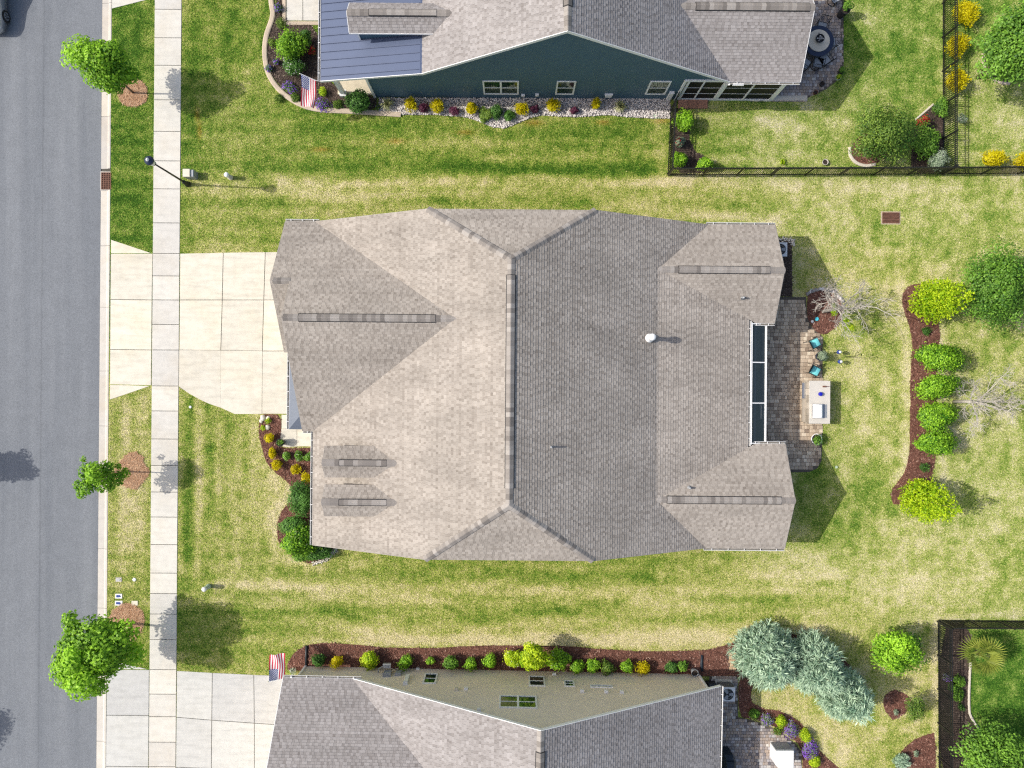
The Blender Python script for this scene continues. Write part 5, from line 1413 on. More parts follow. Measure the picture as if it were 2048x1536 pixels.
for (x, y, rr_, lb) in ((545, 86, 10, 'low green tuft inside the tan edging'), (560, 45, 14, 'low green tuft next to the porch path'), (556, 195, 12, 'low green tuft at the bend of the tan edging'), (590, 195, 12, 'low green tuft between purple clumps'), (676, 208, 13, 'low green tuft beside the large purple clump')):
    shrub(x, y, rr_, .3, 'leaf_olive', lb, 'ground_plant', None, 450, (.07, .03), 8, cat='plant')
shrub(624, 103, 8, .5, 'leaf_olive', 'red flower clump beside the porch eave', 'flower_clump', None, 200, (.05, .03), 6, flowers=('petal_red', 90, .08), cat='flowers')
shrub(755, 215, 8, .3, 'leaf_olive', 'low flecked plant between dark bush and yucca', 'ground_plant', None, 250, (.05, .03), 6, flowers=('petal_purple', 30, .04), cat='plant')
# front bed of the middle house
for (x, y, rr_, ry, lb) in ((539, 877, 10, 10, 'golden shrub in the front bed below the white rocks'), (544, 905, 8, 13, 'tall golden shrub beside its rounder twin in the front bed'), (553, 928, 12, 11, 'golden shrub at the bend of the front bed'), (590, 938, 12, 11, 'olive-gold shrub in the middle of the front bed'), (612, 957, 13, 12, 'bright golden shrub against the front gutter')):
    shrub(x, y, rr_, .6, 'leaf_yellow', lb, 'golden_shrub', 'golden shrubs in the front bed', 1000, (.08, .03), 8, ry=ry, spray=True, tmean=.55)
for (x, y, lb) in ((573, 912, 'low glossy shrub nearest the planter on the path'), (597, 911, 'low glossy shrub, middle of three below the path'), (617, 914, 'low glossy shrub, closest to the front gutter of three')):
    shrub(x, y, 11, .45, 'leaf_mid', lb, 'shrub', 'three low shrubs below the path', 900, (.07, .035), 8, flowers=('petal_white', 18, .04))
shrub(603, 998, 27, 1.2, 'leaf_dark', 'dark feathery shrub below the golden front shrub', 'shrub', None, 4600, (.15, .045), 14, ry=38, tmean=.62)
shrub(583, 1052, 28, .9, 'leaf_dark', 'dark low shrub on the lawn side of the front bed', 'shrub', None, 3200, (.13, .045), 12, ry=24, tmean=.6)
shrub(597, 1083, 38, 1.5, 'leaf_bright', 'largest bright shrub in the front bed', 'shrub', None, 5200, (.13, .075), 18, ry=34, tmean=.32, flowers=('leaf_cream', 50, .09))
shrub(637, 1104, 31, .8, 'leaf_dark', 'dark shrub tucked under the front roof corner', 'shrub', None, 3000, (.13, .04), 12, ry=18, tmean=.6)
shrub(612, 1110, 30, .6, 'leaf_mid', 'low spreading shrub at the tip of the front bed', 'shrub', None, 1800, (.11, .05), 10, ry=14)
for (x, y, rr_, lb) in ((537, 842, 8, 'little yellow-green plant among the white rocks'), (526, 856, 6, 'tiny lime plant among the white rocks')):
    shrub(x, y, rr_, .3, 'leaf_lime', lb, 'ground_plant', None, 250, (.05, .03), 6, cat='plant')
# row along the tan siding
ROW = [(638, 1322, 15, .7, 'leaf_dark', 'dark spiky shrub at the downspout end of the tan wall'), (673, 1323, 14, .7, 'leaf_yellow', 'golden shrub nearest the downspout on the tan wall'), (741, 1325, 19, .9, 'leaf_lime', 'yellow-green shrub left of the wall meters'),
       (812, 1324, 16, .8, 'leaf_bright', 'green shrub between wall meters and single window'), (861, 1321, 9, .5, 'leaf_bright', 'smallest green shrub below the single window'), (900, 1325, 17, .9, 'leaf_mid', 'darker green shrub right of the smallest one'),
       (942, 1325, 14, .8, 'leaf_bright', 'light green shrub, first of a close pair by tan wall'), (981, 1325, 15, .8, 'leaf_bright', 'light green shrub, second of a close pair by tan wall'), (1027, 1317, 19, 1.1, 'leaf_lime', 'lime shrub leaning on the tall lime tree'),
       (1119, 1318, 24, 1.1, 'leaf_bright', 'wide white-flecked shrub right of the tall lime tree'), (1155, 1332, 15, .8, 'leaf_bright', 'light green shrub below the small square window'), (1185, 1331, 14, .8, 'leaf_bright', 'light green shrub below the slit window'),
       (1214, 1333, 14, .7, 'leaf_olive', 'dull bronze shrub right of the slit window'), (1254, 1334, 14, .8, 'leaf_bright', 'lone light green shrub before the golden one'), (1288, 1336, 16, .8, 'leaf_yellow', 'golden shrub at the far end of the tan wall'),
       (1343, 1335, 15, .6, 'leaf_dark', 'dark spiky shrub near the grey pot'), (1366, 1333, 11, .6, 'leaf_mid', 'small green shrub beside the grey pot')]
for (x, y, rr_, h, m, lb) in ROW:
    shrub(x, y, rr_, h, m, lb, 'shrub', 'row of shrubs along the tan siding', None, (.09, .055) if m != 'leaf_yellow' else (.08, .03), 10, spray=(m == 'leaf_yellow'), flowers=('petal_white', 40, .05) if x in (1119, 1027) else None, tmean=.55)
tree(1066, 1292, 1068, 1312, 1.7, (.78, .75, .9), 2600, 'leaf_lime', 'tall lime tree standing in the tan wall shrub row', (.11, .07), 18, .035, size=.36, fill=.85)
shrub(585, 1342, 8, .4, 'leaf_grey', 'pale flowering plant beside the flag and driveway', 'flower_clump', None, 260, (.05, .03), 6, flowers=('petal_white', 60, .05), cat='flowers')
# flower border by the tan house patio
shrub(1508, 1428, 13, .5, 'leaf_mid', 'dark green mound at the corner of the paver patio', 'shrub', None, 1100, (.07, .05), 9)
for (x, y, lb) in ((1564, 1443, 'lime ball shrub between the two smaller purple clumps'), (1609, 1470, 'lime ball shrub above the largest purple clump'), (1631, 1524, 'lime ball shrub below the largest purple clump')):
    shrub(x, y, 14, .65, 'leaf_lime', lb, 'ball_shrub', 'lime ball shrubs in the flower border', 1100, (.05, .04), 9)
for (x, y, rr_, lb) in ((1534, 1440, 15, 'purple flowers spilling onto the patio corner'), (1586, 1460, 20, 'purple flower clump between the lime balls'), (1619, 1499, 21, 'largest purple flower clump beside the white grill box')):
    shrub(x, y, rr_, .5, 'leaf_grey', lb, 'flower_clump', None, 700, (.06, .03), 10, flowers=('petal_purple', int(rr_ * {1534: 5, 1586: 11}.get(x, 20)), .065), cat='flowers')
shrub(1555, 1462, 10, .4, 'leaf_olive', 'reddish small plant at the edge of the patio', 'ground_plant', None, 350, (.06, .04), 7, flowers=('petal_red', 14, .05), cat='plant')
shrub(1803, 1524, 19, .6, 'leaf_blue', 'blue-green low conifer in the red corner bed', 'shrub', None, 1600, (.11, .03), 9, spray=True)
shrub(1833, 1508, 8, .3, 'leaf_grey', 'tiny green plant in the red corner bed', 'ground_plant', None, 200, (.06, .03), 6, cat='plant')
shrub(1792, 1424, 7, .3, 'leaf_grey', 'tiny green sprout in the round mulch ring', 'ground_plant', None, 160, (.06, .03), 5, cat='plant')
for (x, y, rr_, lb) in ((1921, 1366, 13, 'dark green plant in the fenced strip below the palm'), (1918, 1391, 13, 'second dark green plant in the fenced strip below the palm'), (1905, 1376, 10, 'small green plant against the fence mesh')):
    shrub(x, y, rr_, .5, 'leaf_mid', lb, 'shrub', None, 700, (.10, .04), 8)
shrub(1896, 1354, 12, .4, 'leaf_grey', 'lavender flowers against the black mesh fence', 'flower_clump', None, 300, (.06, .03), 7, flowers=('petal_purple', 120, .05), cat='flowers')
shrub(1923, 1415, 8, .3, 'leaf_dark', 'little dark plant beside the white kerb line', 'ground_plant', None, 250, (.06, .03), 6, cat='plant')

def bare_tree(px, py, h, label, R, seed, lean=(0, 0), tufts=0, zb=.5):
    r = np.random.default_rng(seed); rr_ = random.Random(seed)
    g = P(px, py, 0)
    t = thing('bare_tree', label, 'tree', g)
    tb = B(); top = g + Vector((lean[0], lean[1], h * .42))
    tb.tube([g, g.lerp(top, .5) + Vector((.03, .02, 0)), top], [.11, .09, .07], 9); tb.build('trunk', M['bare'], t, True)
    lb = B(); tips = []
    def branch(p, d, L, rad, lv):
        pts = [p]; q = p.copy(); dd = d.copy(); seg = 4 if lv < 2 else 3
        for i in range(seg):
            dd = (dd + Vector((rr_.gauss(0, .17), rr_.gauss(0, .17), rr_.gauss(.05, .12)))).normalized()
            q = q + dd * (L / seg); pts.append(q.copy())
        lb.tube(pts, [max(.007, rad * (1 - .75 * i / seg)) for i in range(seg + 1)], 5 if lv < 2 else 3)
        if lv >= 3: tips.append(q); return
        for i in range((6, 5, 4, 0)[lv]):
            f = rr_.uniform(.25, 1.0); k = min(int(f * seg), seg - 1); s = pts[k].lerp(pts[k + 1], f * seg - k)
            ax = Vector((rr_.gauss(0, 1), rr_.gauss(0, 1), rr_.gauss(.15, .7))).normalized()
            branch(s, (dd * .75 + ax * .7).normalized(), L * rr_.uniform(.38, .62), rad * .45, lv + 1)
    n = 7
    for i in range(n):
        a = math.tau * i / n + rr_.random() * .5; e = rr_.uniform(.35, 1.1)
        s = g.lerp(top, rr_.uniform(zb, 1))
        branch(s, Vector((math.cos(a) * math.cos(e), math.sin(a) * math.cos(e), math.sin(e))), R * rr_.uniform(.75, 1.1), .045, 0)
    lb.build('limbs', M['bare'], t)
    return t
t = bare_tree(1646, 623, 5.0, 'leafless pale tree with few lime tufts by the patio', 1.85, 5, (.15, 0))
r = np.random.default_rng(55)
for (x, y, s) in ((1668, 612, .16), (1668, 626, .18), (1690, 628, .22), (1696, 648, .22), (1704, 655, .16), (1692, 640, .2)):
    c = np.array([P(x, y, 1.6)]); V, F, tn = leaves(c, np.array([[s, s, s]]), 90, .09, .05, r, (.2, 1.1))
    foliage(t, [(V, F, tn)], 'leaf_lime', 'leaf_tuft')
bare_tree(1908, 803, 4.6, 'leafless whitish tree beside the round glossy shrubs', 1.75, 9, (.1, 0), zb=.7)
# palm
g = P(1927, 1290, 0); t = thing('palm_tree', 'small fan palm inside the black mesh fence', 'tree', g)
b = B(); b.tube([g, g + Vector((.02, 0, .8)), g + Vector((0, 0, 1.35))], [.13, .11, .10], 9); b.build('trunk', M['bark'], t, True)
r = np.random.default_rng(31)
for i in range(20):
    b = B(); a = math.tau * i / 20 * 2.4 + r.random() * .6; e = .15 + 1.05 * r.random(); fl = .55 + .6 * r.random()
    d = Vector((math.cos(a) * math.cos(e), math.sin(a) * math.cos(e), math.sin(e)))
    o = g + Vector((0, 0, 1.35)); st = o + d * .5
    b.tube([o, st], [.014, .01], 4)
    s = d.cross(Vector((0, 0, 1))).normalized(); tone = float(np.clip(r.normal(.55, .22), 0, 1))
    for j in range(13):
        f = (j - 6) / 6 * 1.25
        dd = (d * math.cos(f) + s * math.sin(f)).normalized(); ww = dd.cross(Vector((0, 0, 1))).normalized() * .034
        tip = st + dd * (.85 * fl) - Vector((0, 0, .20 * (1 - e * .4)))
        m_ = st + dd * (.45 * fl)
        b.faces([st, m_ + ww, tip, m_ - ww], [(0, 1, 2, 3)], tone)
    b.build('frond', M['palm'], t)
# pale rocks of the front bed
for (x, y, s, lb) in ((527, 836, .2, 'white rock at the lawn end of the front bed'), (537, 836, .15, 'small white rock next to the first'), (536, 855, .2, 'round pale rock below the small plants'), (523, 842, .13, 'white rock half hidden by the lawn edge')):
    c = P(x, y, 0); V, F, tn = pebbles(np.array([[0, 0]]), np.random.default_rng(int(x)), s * .8, s, .06, (4, 1.2))
    o = link('rock', mesh_np('rock', V, F, tn), M['bone']); o.location = c; tag(o, lb, 'rock')
# ---------------------------------------------------------------- pavers
PVM = {}
def paver_mesh(l, w, tone, mk):
    key = (l, w, round(tone, 2), mk)
    if key in PVM: return PVM[key]
    b = B(); c = .012; h = .045
    pts = [(-l / 2, -w / 2, 0), (l / 2, -w / 2, 0), (l / 2, w / 2, 0), (-l / 2, w / 2, 0)]
    pts += [(x, y, h - c) for x, y, _ in pts[:4]] + [(x * (1 - 2 * c / l), y * (1 - 2 * c / w), h) for x, y, _ in pts[:4]]
    b.faces(pts, [(8, 9, 10, 11)] + [(i, (i + 1) % 4, 4 + (i + 1) % 4, 4 + i) for i in range(4)] + [(4 + i, 4 + (i + 1) % 4, 8 + (i + 1) % 4, 8 + i) for i in range(4)], tone)
    me = b.mesh('paver'); me.materials.append(M[mk]); PVM[key] = me
    return me
def patio(label, poly, mk, seed, name='patio', rotz=0.0, row=.205, widths=(.14, .2, .2, .27), near=None, tones=None, z=.0, maxn=300):
    pl = ccw(pxpoly(poly))
    MASKS.append(pl)
    b = B(); b.prism(pl, -.02, .012 + z); base = struct(b.build(name, M['sand']), label)
    r = random.Random(seed)
    a = np.array(pl); lo, hi = a.min(0), a.max(0)
    lst = []
    y = lo[1]; i = 0
    while y < hi[1]:
        x = lo[0] - r.random() * .25; hrow = row
        while x < hi[0]:
            w = r.choice(widths); lst.append((x + w / 2, y + hrow / 2, w, hrow)); x += w
        y += hrow; i += 1
    P_ = np.array(lst)
    ins = in_poly(P_[:, :2], pl)
    for dx, dy in ((-.35, -.35), (.35, -.35), (.35, .35), (-.35, .35)):
        ins &= in_poly(P_[:, :2] + np.stack([P_[:, 2] * dx, P_[:, 3] * dy], 1), pl)
    P_ = P_[ins]
    # lit, open pavers first: those stand out most
    if near is not None:
        q = P(*near); P_ = P_[np.argsort(np.hypot(P_[:, 0] - q.x, P_[:, 1] - q.y))]
    rest = B()
    for j, (x, y, w, h) in enumerate(P_):
        tone = min(.98, max(.02, round(r.gauss(.5, .24) * 8) / 8))
        g = .012
        if j < maxn:
            o = link('paver', paver_mesh(round(w - g, 3), round(h - g, 3), tone, mk), None, base)
            o.location = (x, y, z + r.uniform(0, .004)); o.rotation_euler = (0, 0, r.gauss(0, .012))
        else:
            l2, w2 = (w - g) / 2, (h - g) / 2; zt = .045 + z + r.uniform(0, .004); c = .012
            pts = [(x - l2, y - w2, z), (x + l2, y - w2, z), (x + l2, y + w2, z), (x - l2, y + w2, z)]
            pts += [(p[0], p[1], zt - c) for p in pts[:4]] + [(x + sx * (l2 - c), y + sy * (w2 - c), zt) for sx, sy in ((-1, -1), (1, -1), (1, 1), (-1, 1))]
            rest.faces(pts, [(8, 9, 10, 11)] + [(i, (i + 1) % 4, 4 + (i + 1) % 4, 4 + i) for i in range(4)] + [(4 + i, 4 + (i + 1) % 4, 8 + (i + 1) % 4, 8 + i) for i in range(4)], tone)
    if rest.f:
        o = rest.build('pavers', M[mk], base); o['kind'] = 'stuff'
    return base
patio('tan paver patio behind the middle house', [(1520, 594), (1612, 594), (1614, 632), (1622, 652), (1645, 673), (1645, 868), (1643, 922), (1634, 937), (1618, 944), (1540, 946), (1520, 800)], 'paver', 301, near=(1610, 800))
patio('blended paver patio behind the navy house', [(1500, 203), (1614, 203), (1615, 196), (1650, 180), (1676, 160), (1687, 140), (1687, -30), (1560, -30), (1540, 100)], 'paver_blend', 302, near=(1655, 90), row=.17, widths=(.12, .17, .17, .23))
patio('blended paver patio behind the tan house', [(1418, 1352), (1475, 1352), (1476, 1434), (1503, 1440), (1530, 1448), (1560, 1462), (1590, 1486), (1603, 1504), (1605, 1590), (1418, 1590)], 'paver_blend', 303, near=(1560, 1500), row=.17, widths=(.12, .17, .17, .23))
patio('three staggered tan stepping slabs in the red mulch', [(1453, 1300), (1472, 1300), (1473, 1318), (1475, 1340), (1457, 1340), (1452, 1318)], 'paver_tan', 304, name='stepping_path', z=.02, row=.2, widths=(.2, .2))
patio('terracotta paver step below the screened porch', [(1357, 199), (1418, 199), (1412, 218), (1357, 218)], 'terracotta', 305, name='porch_step', row=.5, widths=(.55,), z=.06)
edging('pale soldier-course strip along the navy house patio', [(1500, 197), (1614, 197)], .32, .052, 'bone', 'paver_border', False)

# ---------------------------------------------------------------- fences
def simple_box_mesh(nm, s, m):
    b = B(); b.box((0, 0, s[2] / 2), s); me = b.mesh(nm); me.materials.append(M[m]); return me
PICK = simple_box_mesh('picket', (.028, .028, 1.30), 'black')
POST = None
def fence(label, a, c, hgt=1.36, sp=.115, mesh=False, cat='fence', name='fence'):
    a = Vector(a); c = Vector(c); d = (c - a); L = d.length; d = d / L; ang = math.atan2(d.y, d.x)
    t = thing(name, label, cat, (a.x, a.y, 0))
    n = int(round(L / 1.83))
    for i in range(n + 1):
        b = B(); b.box((0, 0, hgt / 2 + .03), (.075, .075, hgt + .06)); b.lathe([(.045, hgt + .06), (.045, hgt + .08), (.005, hgt + .12)], (0, 0, 0), 4)
        o = b.build('post', M['black']); o.parent = t; o.location = d * (L * i / n); o.rotation_euler = (0, 0, ang)
    for z in (hgt, hgt - .17, .14):
        b = B(); b.bar((0, 0, z), (L, 0, z), .04, .04); o = b.build('rail', M['black']); o.parent = t; o.rotation_euler = (0, 0, ang)
    k = int(L / sp)
    for i in range(k):
        if i > 298: break
        o = link('picket', PICK, None, t); o.location = d * ((i + .5) * L / k) + Vector((0, 0, .06)); o.rotation_euler = (0, 0, ang)
    if mesh:
        b = B()
        m_ = int(L / .075)
        for i in range(m_): x = (i + .5) * L / m_; b.bar((x, .022, .04), (x, .022, hgt - .2), .007, .007)
        for j in range(14): z = .05 + j * .08; b.bar((0, .022, z), (L, .022, z), .007, .007)
        o = b.build('wire_mesh', M['black']); o.parent = t; o.rotation_euler = (0, 0, ang); o['kind'] = 'stuff'
    return t
fence('long black picket fence along the lot line', P(1336, 351), P(1884, 349))
fence('black picket fence running on past the fence corner', P(1887, 349), P(2110, 347))
fence('short black picket fence from step to lot line', P(1341, 222), P(1335, 348))
fence('black picket fence beside the golden shrubs', P(1884, 346), P(1884, -60))
fence('black mesh fence facing the round mulch ring', P(1874, 1242), P(1876, 1580), mesh=True)
fence('black mesh fence along the top of the palm yard', P(1878, 1240), P(2110, 1242), mesh=True)
g = thing('gate', 'narrow black picket gate beside the terracotta step', 'gate', P(1342, 219))
o1, o2 = P(1342, 219) - g.location, P(1350, 199) - g.location
for z in (1.3, 1.1, .15):
    b = B(); b.bar(o1 + Vector((0, 0, z)), o2 + Vector((0, 0, z)), .03, .03); o = b.build('rail', M['black']); o.parent = g
for i in range(6):
    o = link('picket', PICK, None, g); o.location = o1.lerp(o2, (i + .5) / 6) + Vector((0, 0, .06))
b = B(); b.box((o2.x, o2.y, .75), (.07, .07, 1.5)); o = b.build('post', M['black']); o.parent = g

# ---------------------------------------------------------------- street things
# lamp
q = P(376, 369); t = thing('street_lamp', 'tall black street lamp with domed lantern beside the sidewalk', 'lamp', q)
b = B(); b.lathe([(.16, 0), (.16, .12), (.11, .2), (.10, .55), (.065, .62)], q, 16); b.build('base', M['black'], t, True)
b = B(); b.tube([q + Vector((0, 0, .6)), q + Vector((0, 0, 3.75))], [.055, .04], 12); b.build('pole', M['black'], t, True)
b = B(); b.lathe([(.04, 3.72), (.11, 3.78), (.11, 3.84)], q, 16); b.build('collar', M['black'], t, True)
b = B(); b.lathe([(.10, 3.84), (.17, 4.0), (.19, 4.2), (.18, 4.28)], q, 18); b.build('globe', M['lamp_glass'], t, True)
b = B(); b.lathe([(.235, 4.26), (.235, 4.29), (.21, 4.35), (.12, 4.42), (.06, 4.45)], q, 20); b.build('lantern_cap', M['navy_metal'], t, True)
b = B(); b.lathe([(.085, 4.445), (.085, 4.47), (.05, 4.50), (.015, 4.54)], q, 12); b.build('finial', M['lamp_glass'], t, True)
# utility pedestals
q = P(386, 352); t = thing('utility_box', 'grey utility box on the lawn beside the street lamp', 'utility box', q)
b = B(); b.prism([(q.x - .27, q.y - .2), (q.x + .27, q.y - .2), (q.x + .27, q.y + .2), (q.x - .27, q.y + .2)], 0, .55, .5, .03); b.build('cabinet', M['grey_metal'], t)
b = B(); b.prism([(q.x - .30, q.y - .22), (q.x + .1, q.y - .22), (q.x + .1, q.y + .22), (q.x - .30, q.y + .22)], .55, .62, .5, .02); b.build('lid', M['cream'], t)
for (x, y, m, lb) in ((462, 356, 'cream', 'pale round utility pedestal in the upper lawn'), (418, 1172, 'green_plastic', 'pale green utility pedestal in the lower front lawn')):
    q = P(x, y); t = thing('utility_pedestal', lb, 'pedestal', q)
    b = B(); b.lathe([(.14, 0), (.14, .1), (.12, .12), (.12, .62)], q, 16); b.build('body', M[m], t, True)
    b = B(); b.lathe([(.135, .60), (.135, .66), (.10, .72), (.02, .74)], q, 16); b.build('cap', M['white'], t, True)
def flat_cover(px, py, w, l, m, label, name='utility_cover', inner=None, rnd=False):
    q = P(px, py); t = thing(name, label, 'cover', q)
    b = B()
    if rnd: b.lathe([(w / 2, 0), (w / 2, .03), (w / 2 - .02, .045)], q, 16)
    else: b.prism([(q.x - w / 2, q.y - l / 2), (q.x + w / 2, q.y - l / 2), (q.x + w / 2, q.y + l / 2), (q.x - w / 2, q.y + l / 2)], -.01, .04, .5, .012)
    b.build('frame', M[m], t)
    if inner:
        b = B(); b.box((q.x - .03, q.y, .046), (w * .5, l * .5, .02)); b.box((q.x + w * .2, q.y, .05), (w * .18, l * .25, .025)); b.build('lid', M[inner], t)
flat_cover(238, 1159, .34, .24, 'kerb', 'worn grey meter cover, alone above the white pair', inner='grey_metal')
flat_cover(238, 1192, .38, .26, 'white', 'white and blue meter cover, upper of the pair', inner='flag_blue')
flat_cover(238, 1206, .42, .26, 'white', 'white and blue meter cover, next to the pine straw', inner='flag_blue')
flat_cover(269, 1159, .2, .2, 'white', 'round white cap in the verge beside the meters', rnd=True)
flat_cover(270, 1206, .36, .26, 'cream', 'cream valve box lid next to the pine straw')
flat_cover(381, 814, .15, .15, 'white', 'small white round cap at the driveway curve', rnd=True)
flat_cover(1313, 232, .34, .3, 'green_plastic', 'pale green valve lid at the end of the stone bed')
def grate(name, px, py, w, l, nx_, ny_, label, z=.02, m='rust', frame='edging'):
    q = P(px, py); t = thing(name, label, 'drain', q)
    b = B(); b.box((q.x, q.y, z - .06), (w + .16, l + .16, .1)); b.build('surround', M[frame], t)
    b = B(); b.box((q.x, q.y, z - .008), (w, l, .016)); b.build('pit', M['pit_shade'], t)
    b = B()
    for i in range(nx_ + 1): b.box((q.x - w / 2 + w * i / nx_, q.y, z + .012), (w / nx_ * .42, l, .03))
    for j in range(ny_ + 1): b.box((q.x, q.y - l / 2 + l * j / ny_, z + .014), (w + .03, .045, .034))
    b.build('grate', M[m], t)
grate('storm_drain', 212.5, 362, .50, .90, 4, 8, 'rusty storm drain grate set in the kerb', .0, frame='kerb')
grate('yard_drain', 1781, 436, .92, .56, 15, 3, 'rusty rectangular drain grate in the back lawn', .03)

# parked car (only its front corner reaches the frame)
cx, cy0 = -29.0, 19.12
zr = -.095
t = thing('parked_car', 'silver car parked on the street with black tyre and headlight', 'car', (cx, cy0 + 2.3, zr))
# body sections along its length: (y, half width low, z low, half width belt, z belt, half width roof, z roof)
sec = [(0.0, .60, .32, .62, .55, .55, .66), (.12, .78, .25, .80, .62, .70, .74), (.5, .86, .22, .89, .72, .78, .84), (1.25, .88, .22, .91, .80, .80, .93), (1.55, .88, .22, .91, .86, .78, 1.0), (2.1, .88, .22, .91, .90, .64, 1.38), (2.8, .88, .22, .91, .91, .62, 1.46), (3.6, .88, .22, .91, .90, .60, 1.40), (4.2, .87, .24, .90, .90, .66, 1.05), (4.5, .82, .28, .84, .80, .70, .92), (4.6, .70, .36, .72, .66, .6, .8)]
b = B(); V = []
for (y, a, za, c_, zb, e_, zc) in sec:
    row = [(a, za), (c_, (za + zb) / 2), (c_, zb), (e_, zc), (0, zc + .03)]
    ring = row + [(-x, z) for x, z in row[-2::-1]]
    V += [(cx + x, cy0 + y, zr + z) for x, z in ring]
nr = 9; fs = []
for i in range(len(sec) - 1):
    for j in range(nr - 1): fs.append((i * nr + j, (i + 1) * nr + j, (i + 1) * nr + j + 1, i * nr + j + 1))
    fs.append((i * nr + nr - 1, (i + 1) * nr + nr - 1, (i + 1) * nr, i * nr))
fs += [tuple(range(nr)), tuple(range((len(sec) - 1) * nr, len(sec) * nr))[::-1]]
b.faces(V, fs); body = b.build('body', M['silver_paint'], t, True)
for sx in (-1, 1):
    for yy in (.95, 3.65):
        b = B(); pts = [(cx + sx * .70, cy0 + yy, zr + .33), (cx + sx * .925, cy0 + yy, zr + .33)]
        b.tube(pts, .33, 24); w_ = b.build('wheel', M['rubber'], t)
        b = B(); b.tube([(cx + sx * .915, cy0 + yy, zr + .33), (cx + sx * .935, cy0 + yy, zr + .33)], .21, 20); b.build('rim', M['steel'], w_)
        b = B()
        for k in range(5):
            a = k * math.tau / 5; a2 = a + .6
            c_ = Vector((cx + sx * .938, cy0 + yy, zr + .33)); b.bar(c_ + Vector((0, math.cos(a2) * .06, math.sin(a2) * .06)), c_ + Vector((0, math.cos(a2) * .17, math.sin(a2) * .17)), .075, .02)
        b.build('wheel_slot', M['black'], w_)
    b = B(); b.faces([(cx + sx * .52, cy0 + .045, zr + .63), (cx + sx * .80, cy0 + .17, zr + .60), (cx + sx * .83, cy0 + .40, zr + .74), (cx + sx * .70, cy0 + .30, zr + .77), (cx + sx * .52, cy0 + .12, zr + .72)], [(0, 1, 2, 3, 4)]); b.v = [(x + sx * .02, y - .02, z + .02) for x, y, z in b.v]
    b.build('headlight', M['lamp_glass'], t)
    b = B(); b.faces([(cx + sx * .90, cy0 + 1.75, zr + .93), (cx + sx * .91, cy0 + 4.0, zr + .94), (cx + sx * .66, cy0 + 3.6, zr + 1.36), (cx + sx * .68, cy0 + 2.2, zr + 1.34)], [(0, 1, 2, 3)]); b.v = [(x + sx * .015, y, z + .01) for x, y, z in b.v]; b.build('side_window', M['car_glass'], t)
b = B(); b.faces([(cx - .74, cy0 + 1.5, zr + 1.03), (cx + .74, cy0 + 1.5, zr + 1.03), (cx + .6, cy0 + 2.1, zr + 1.42), (cx - .6, cy0 + 2.1, zr + 1.42)], [(0, 1, 2, 3)]); b.build('windscreen', M['car_glass'], t)

# ---------------------------------------------------------------- flags
def flag(label, tip, foot, ztip, zfoot, fly_px, zfly, bracket, seed):
    """staff from tip to foot; cloth flies from the staff towards fly_px"""
    A = P(*tip, ztip); Fo = P(*foot, zfoot)
    t = thing('flag', label, 'flag', P(*foot, 0))
    b = B(); b.tube([A + (A - Fo) * .06, Fo, P(*bracket, zfoot - .1)], [.016, .016, .018], 8); b.build('staff', M['white'], t)
    b = B(); b.lathe([(.005, -.03), (.035, 0), (.005, .035)], A + (A - Fo) * .07, 10); b.build('finial', M['cream'], t)
    E0 = P(fly_px[0][0], fly_px[0][1], zfly); E1 = P(fly_px[1][0], fly_px[1][1], zfly)
    def at(s, f):       # s along the hoist from tip, f along the fly
        h = A.lerp(Fo, s); e = E0.lerp(E1, s)
        p = h.lerp(e, f)
        p += Vector((.05 * math.sin(5 * f + 5.5 * s + seed) * f, 0, .09 * math.sin(7 * s + 3 * f + seed) * (f * .8 + .08) - .10 * math.sin(math.pi * f)))
        return p
    def strip(s0, s1, f0, f1, ns, nf, lift=0):
        bb = B(); V = [at(s0 + (s1 - s0) * i / ns, f0 + (f1 - f0) * j / nf) + Vector((0, 0, lift)) for i in range(ns + 1) for j in range(nf + 1)]
        bb.faces(V, [(i * (nf + 1) + j, i * (nf + 1) + j + 1, (i + 1) * (nf + 1) + j + 1, (i + 1) * (nf + 1) + j) for i in range(ns) for j in range(nf)])
        return bb
    for k in range(13):
        f0 = .4 if k < 7 else 0
        strip(k / 13, (k + 1) / 13, f0, 1, 2, 18).build('stripe', M['flag_red'] if k % 2 == 0 else M['flag_white'], t, True)
    cn = strip(0, 7 / 13, 0, .4, 10, 10).build('canton', M['flag_blue'], t, True)
    st = B()
    for i in range(9):
        for j in range(6 if i % 2 == 0 else 5):
            s = 7 / 13 * (i + 1) / 10; f = .4 * ((j + .5) / 6 if i % 2 == 0 else (j + 1) / 6)
            c = at(s, f); du = (at(s + .01, f) - c).normalized(); dv = (at(s, f + .01) - c).normalized(); nn = du.cross(dv).normalized()
            if nn.z < 0: nn = -nn
            st.poly([c + nn * .008 + (du * math.cos(a) + dv * math.sin(a)) * (.034 if q % 2 == 0 else .015) for q, a in enumerate(np.linspace(0, math.tau, 10, endpoint=False))])
    o = st.build('stars', M['flag_white'], cn); o['kind'] = 'stuff'
flag('flag with stars and stripes hanging at the navy house porch', (602, 148), (632, 161), 3.0, 2.7, ((603, 211), (629, 216)), 1.8, (640, 163), 0.3)
flag('flag with stars and stripes over the tan house driveway', (538, 1363), (569, 1357), 2.8, 2.5, ((537, 1310), (570, 1307)), 1.7, (576, 1356), 2.1)

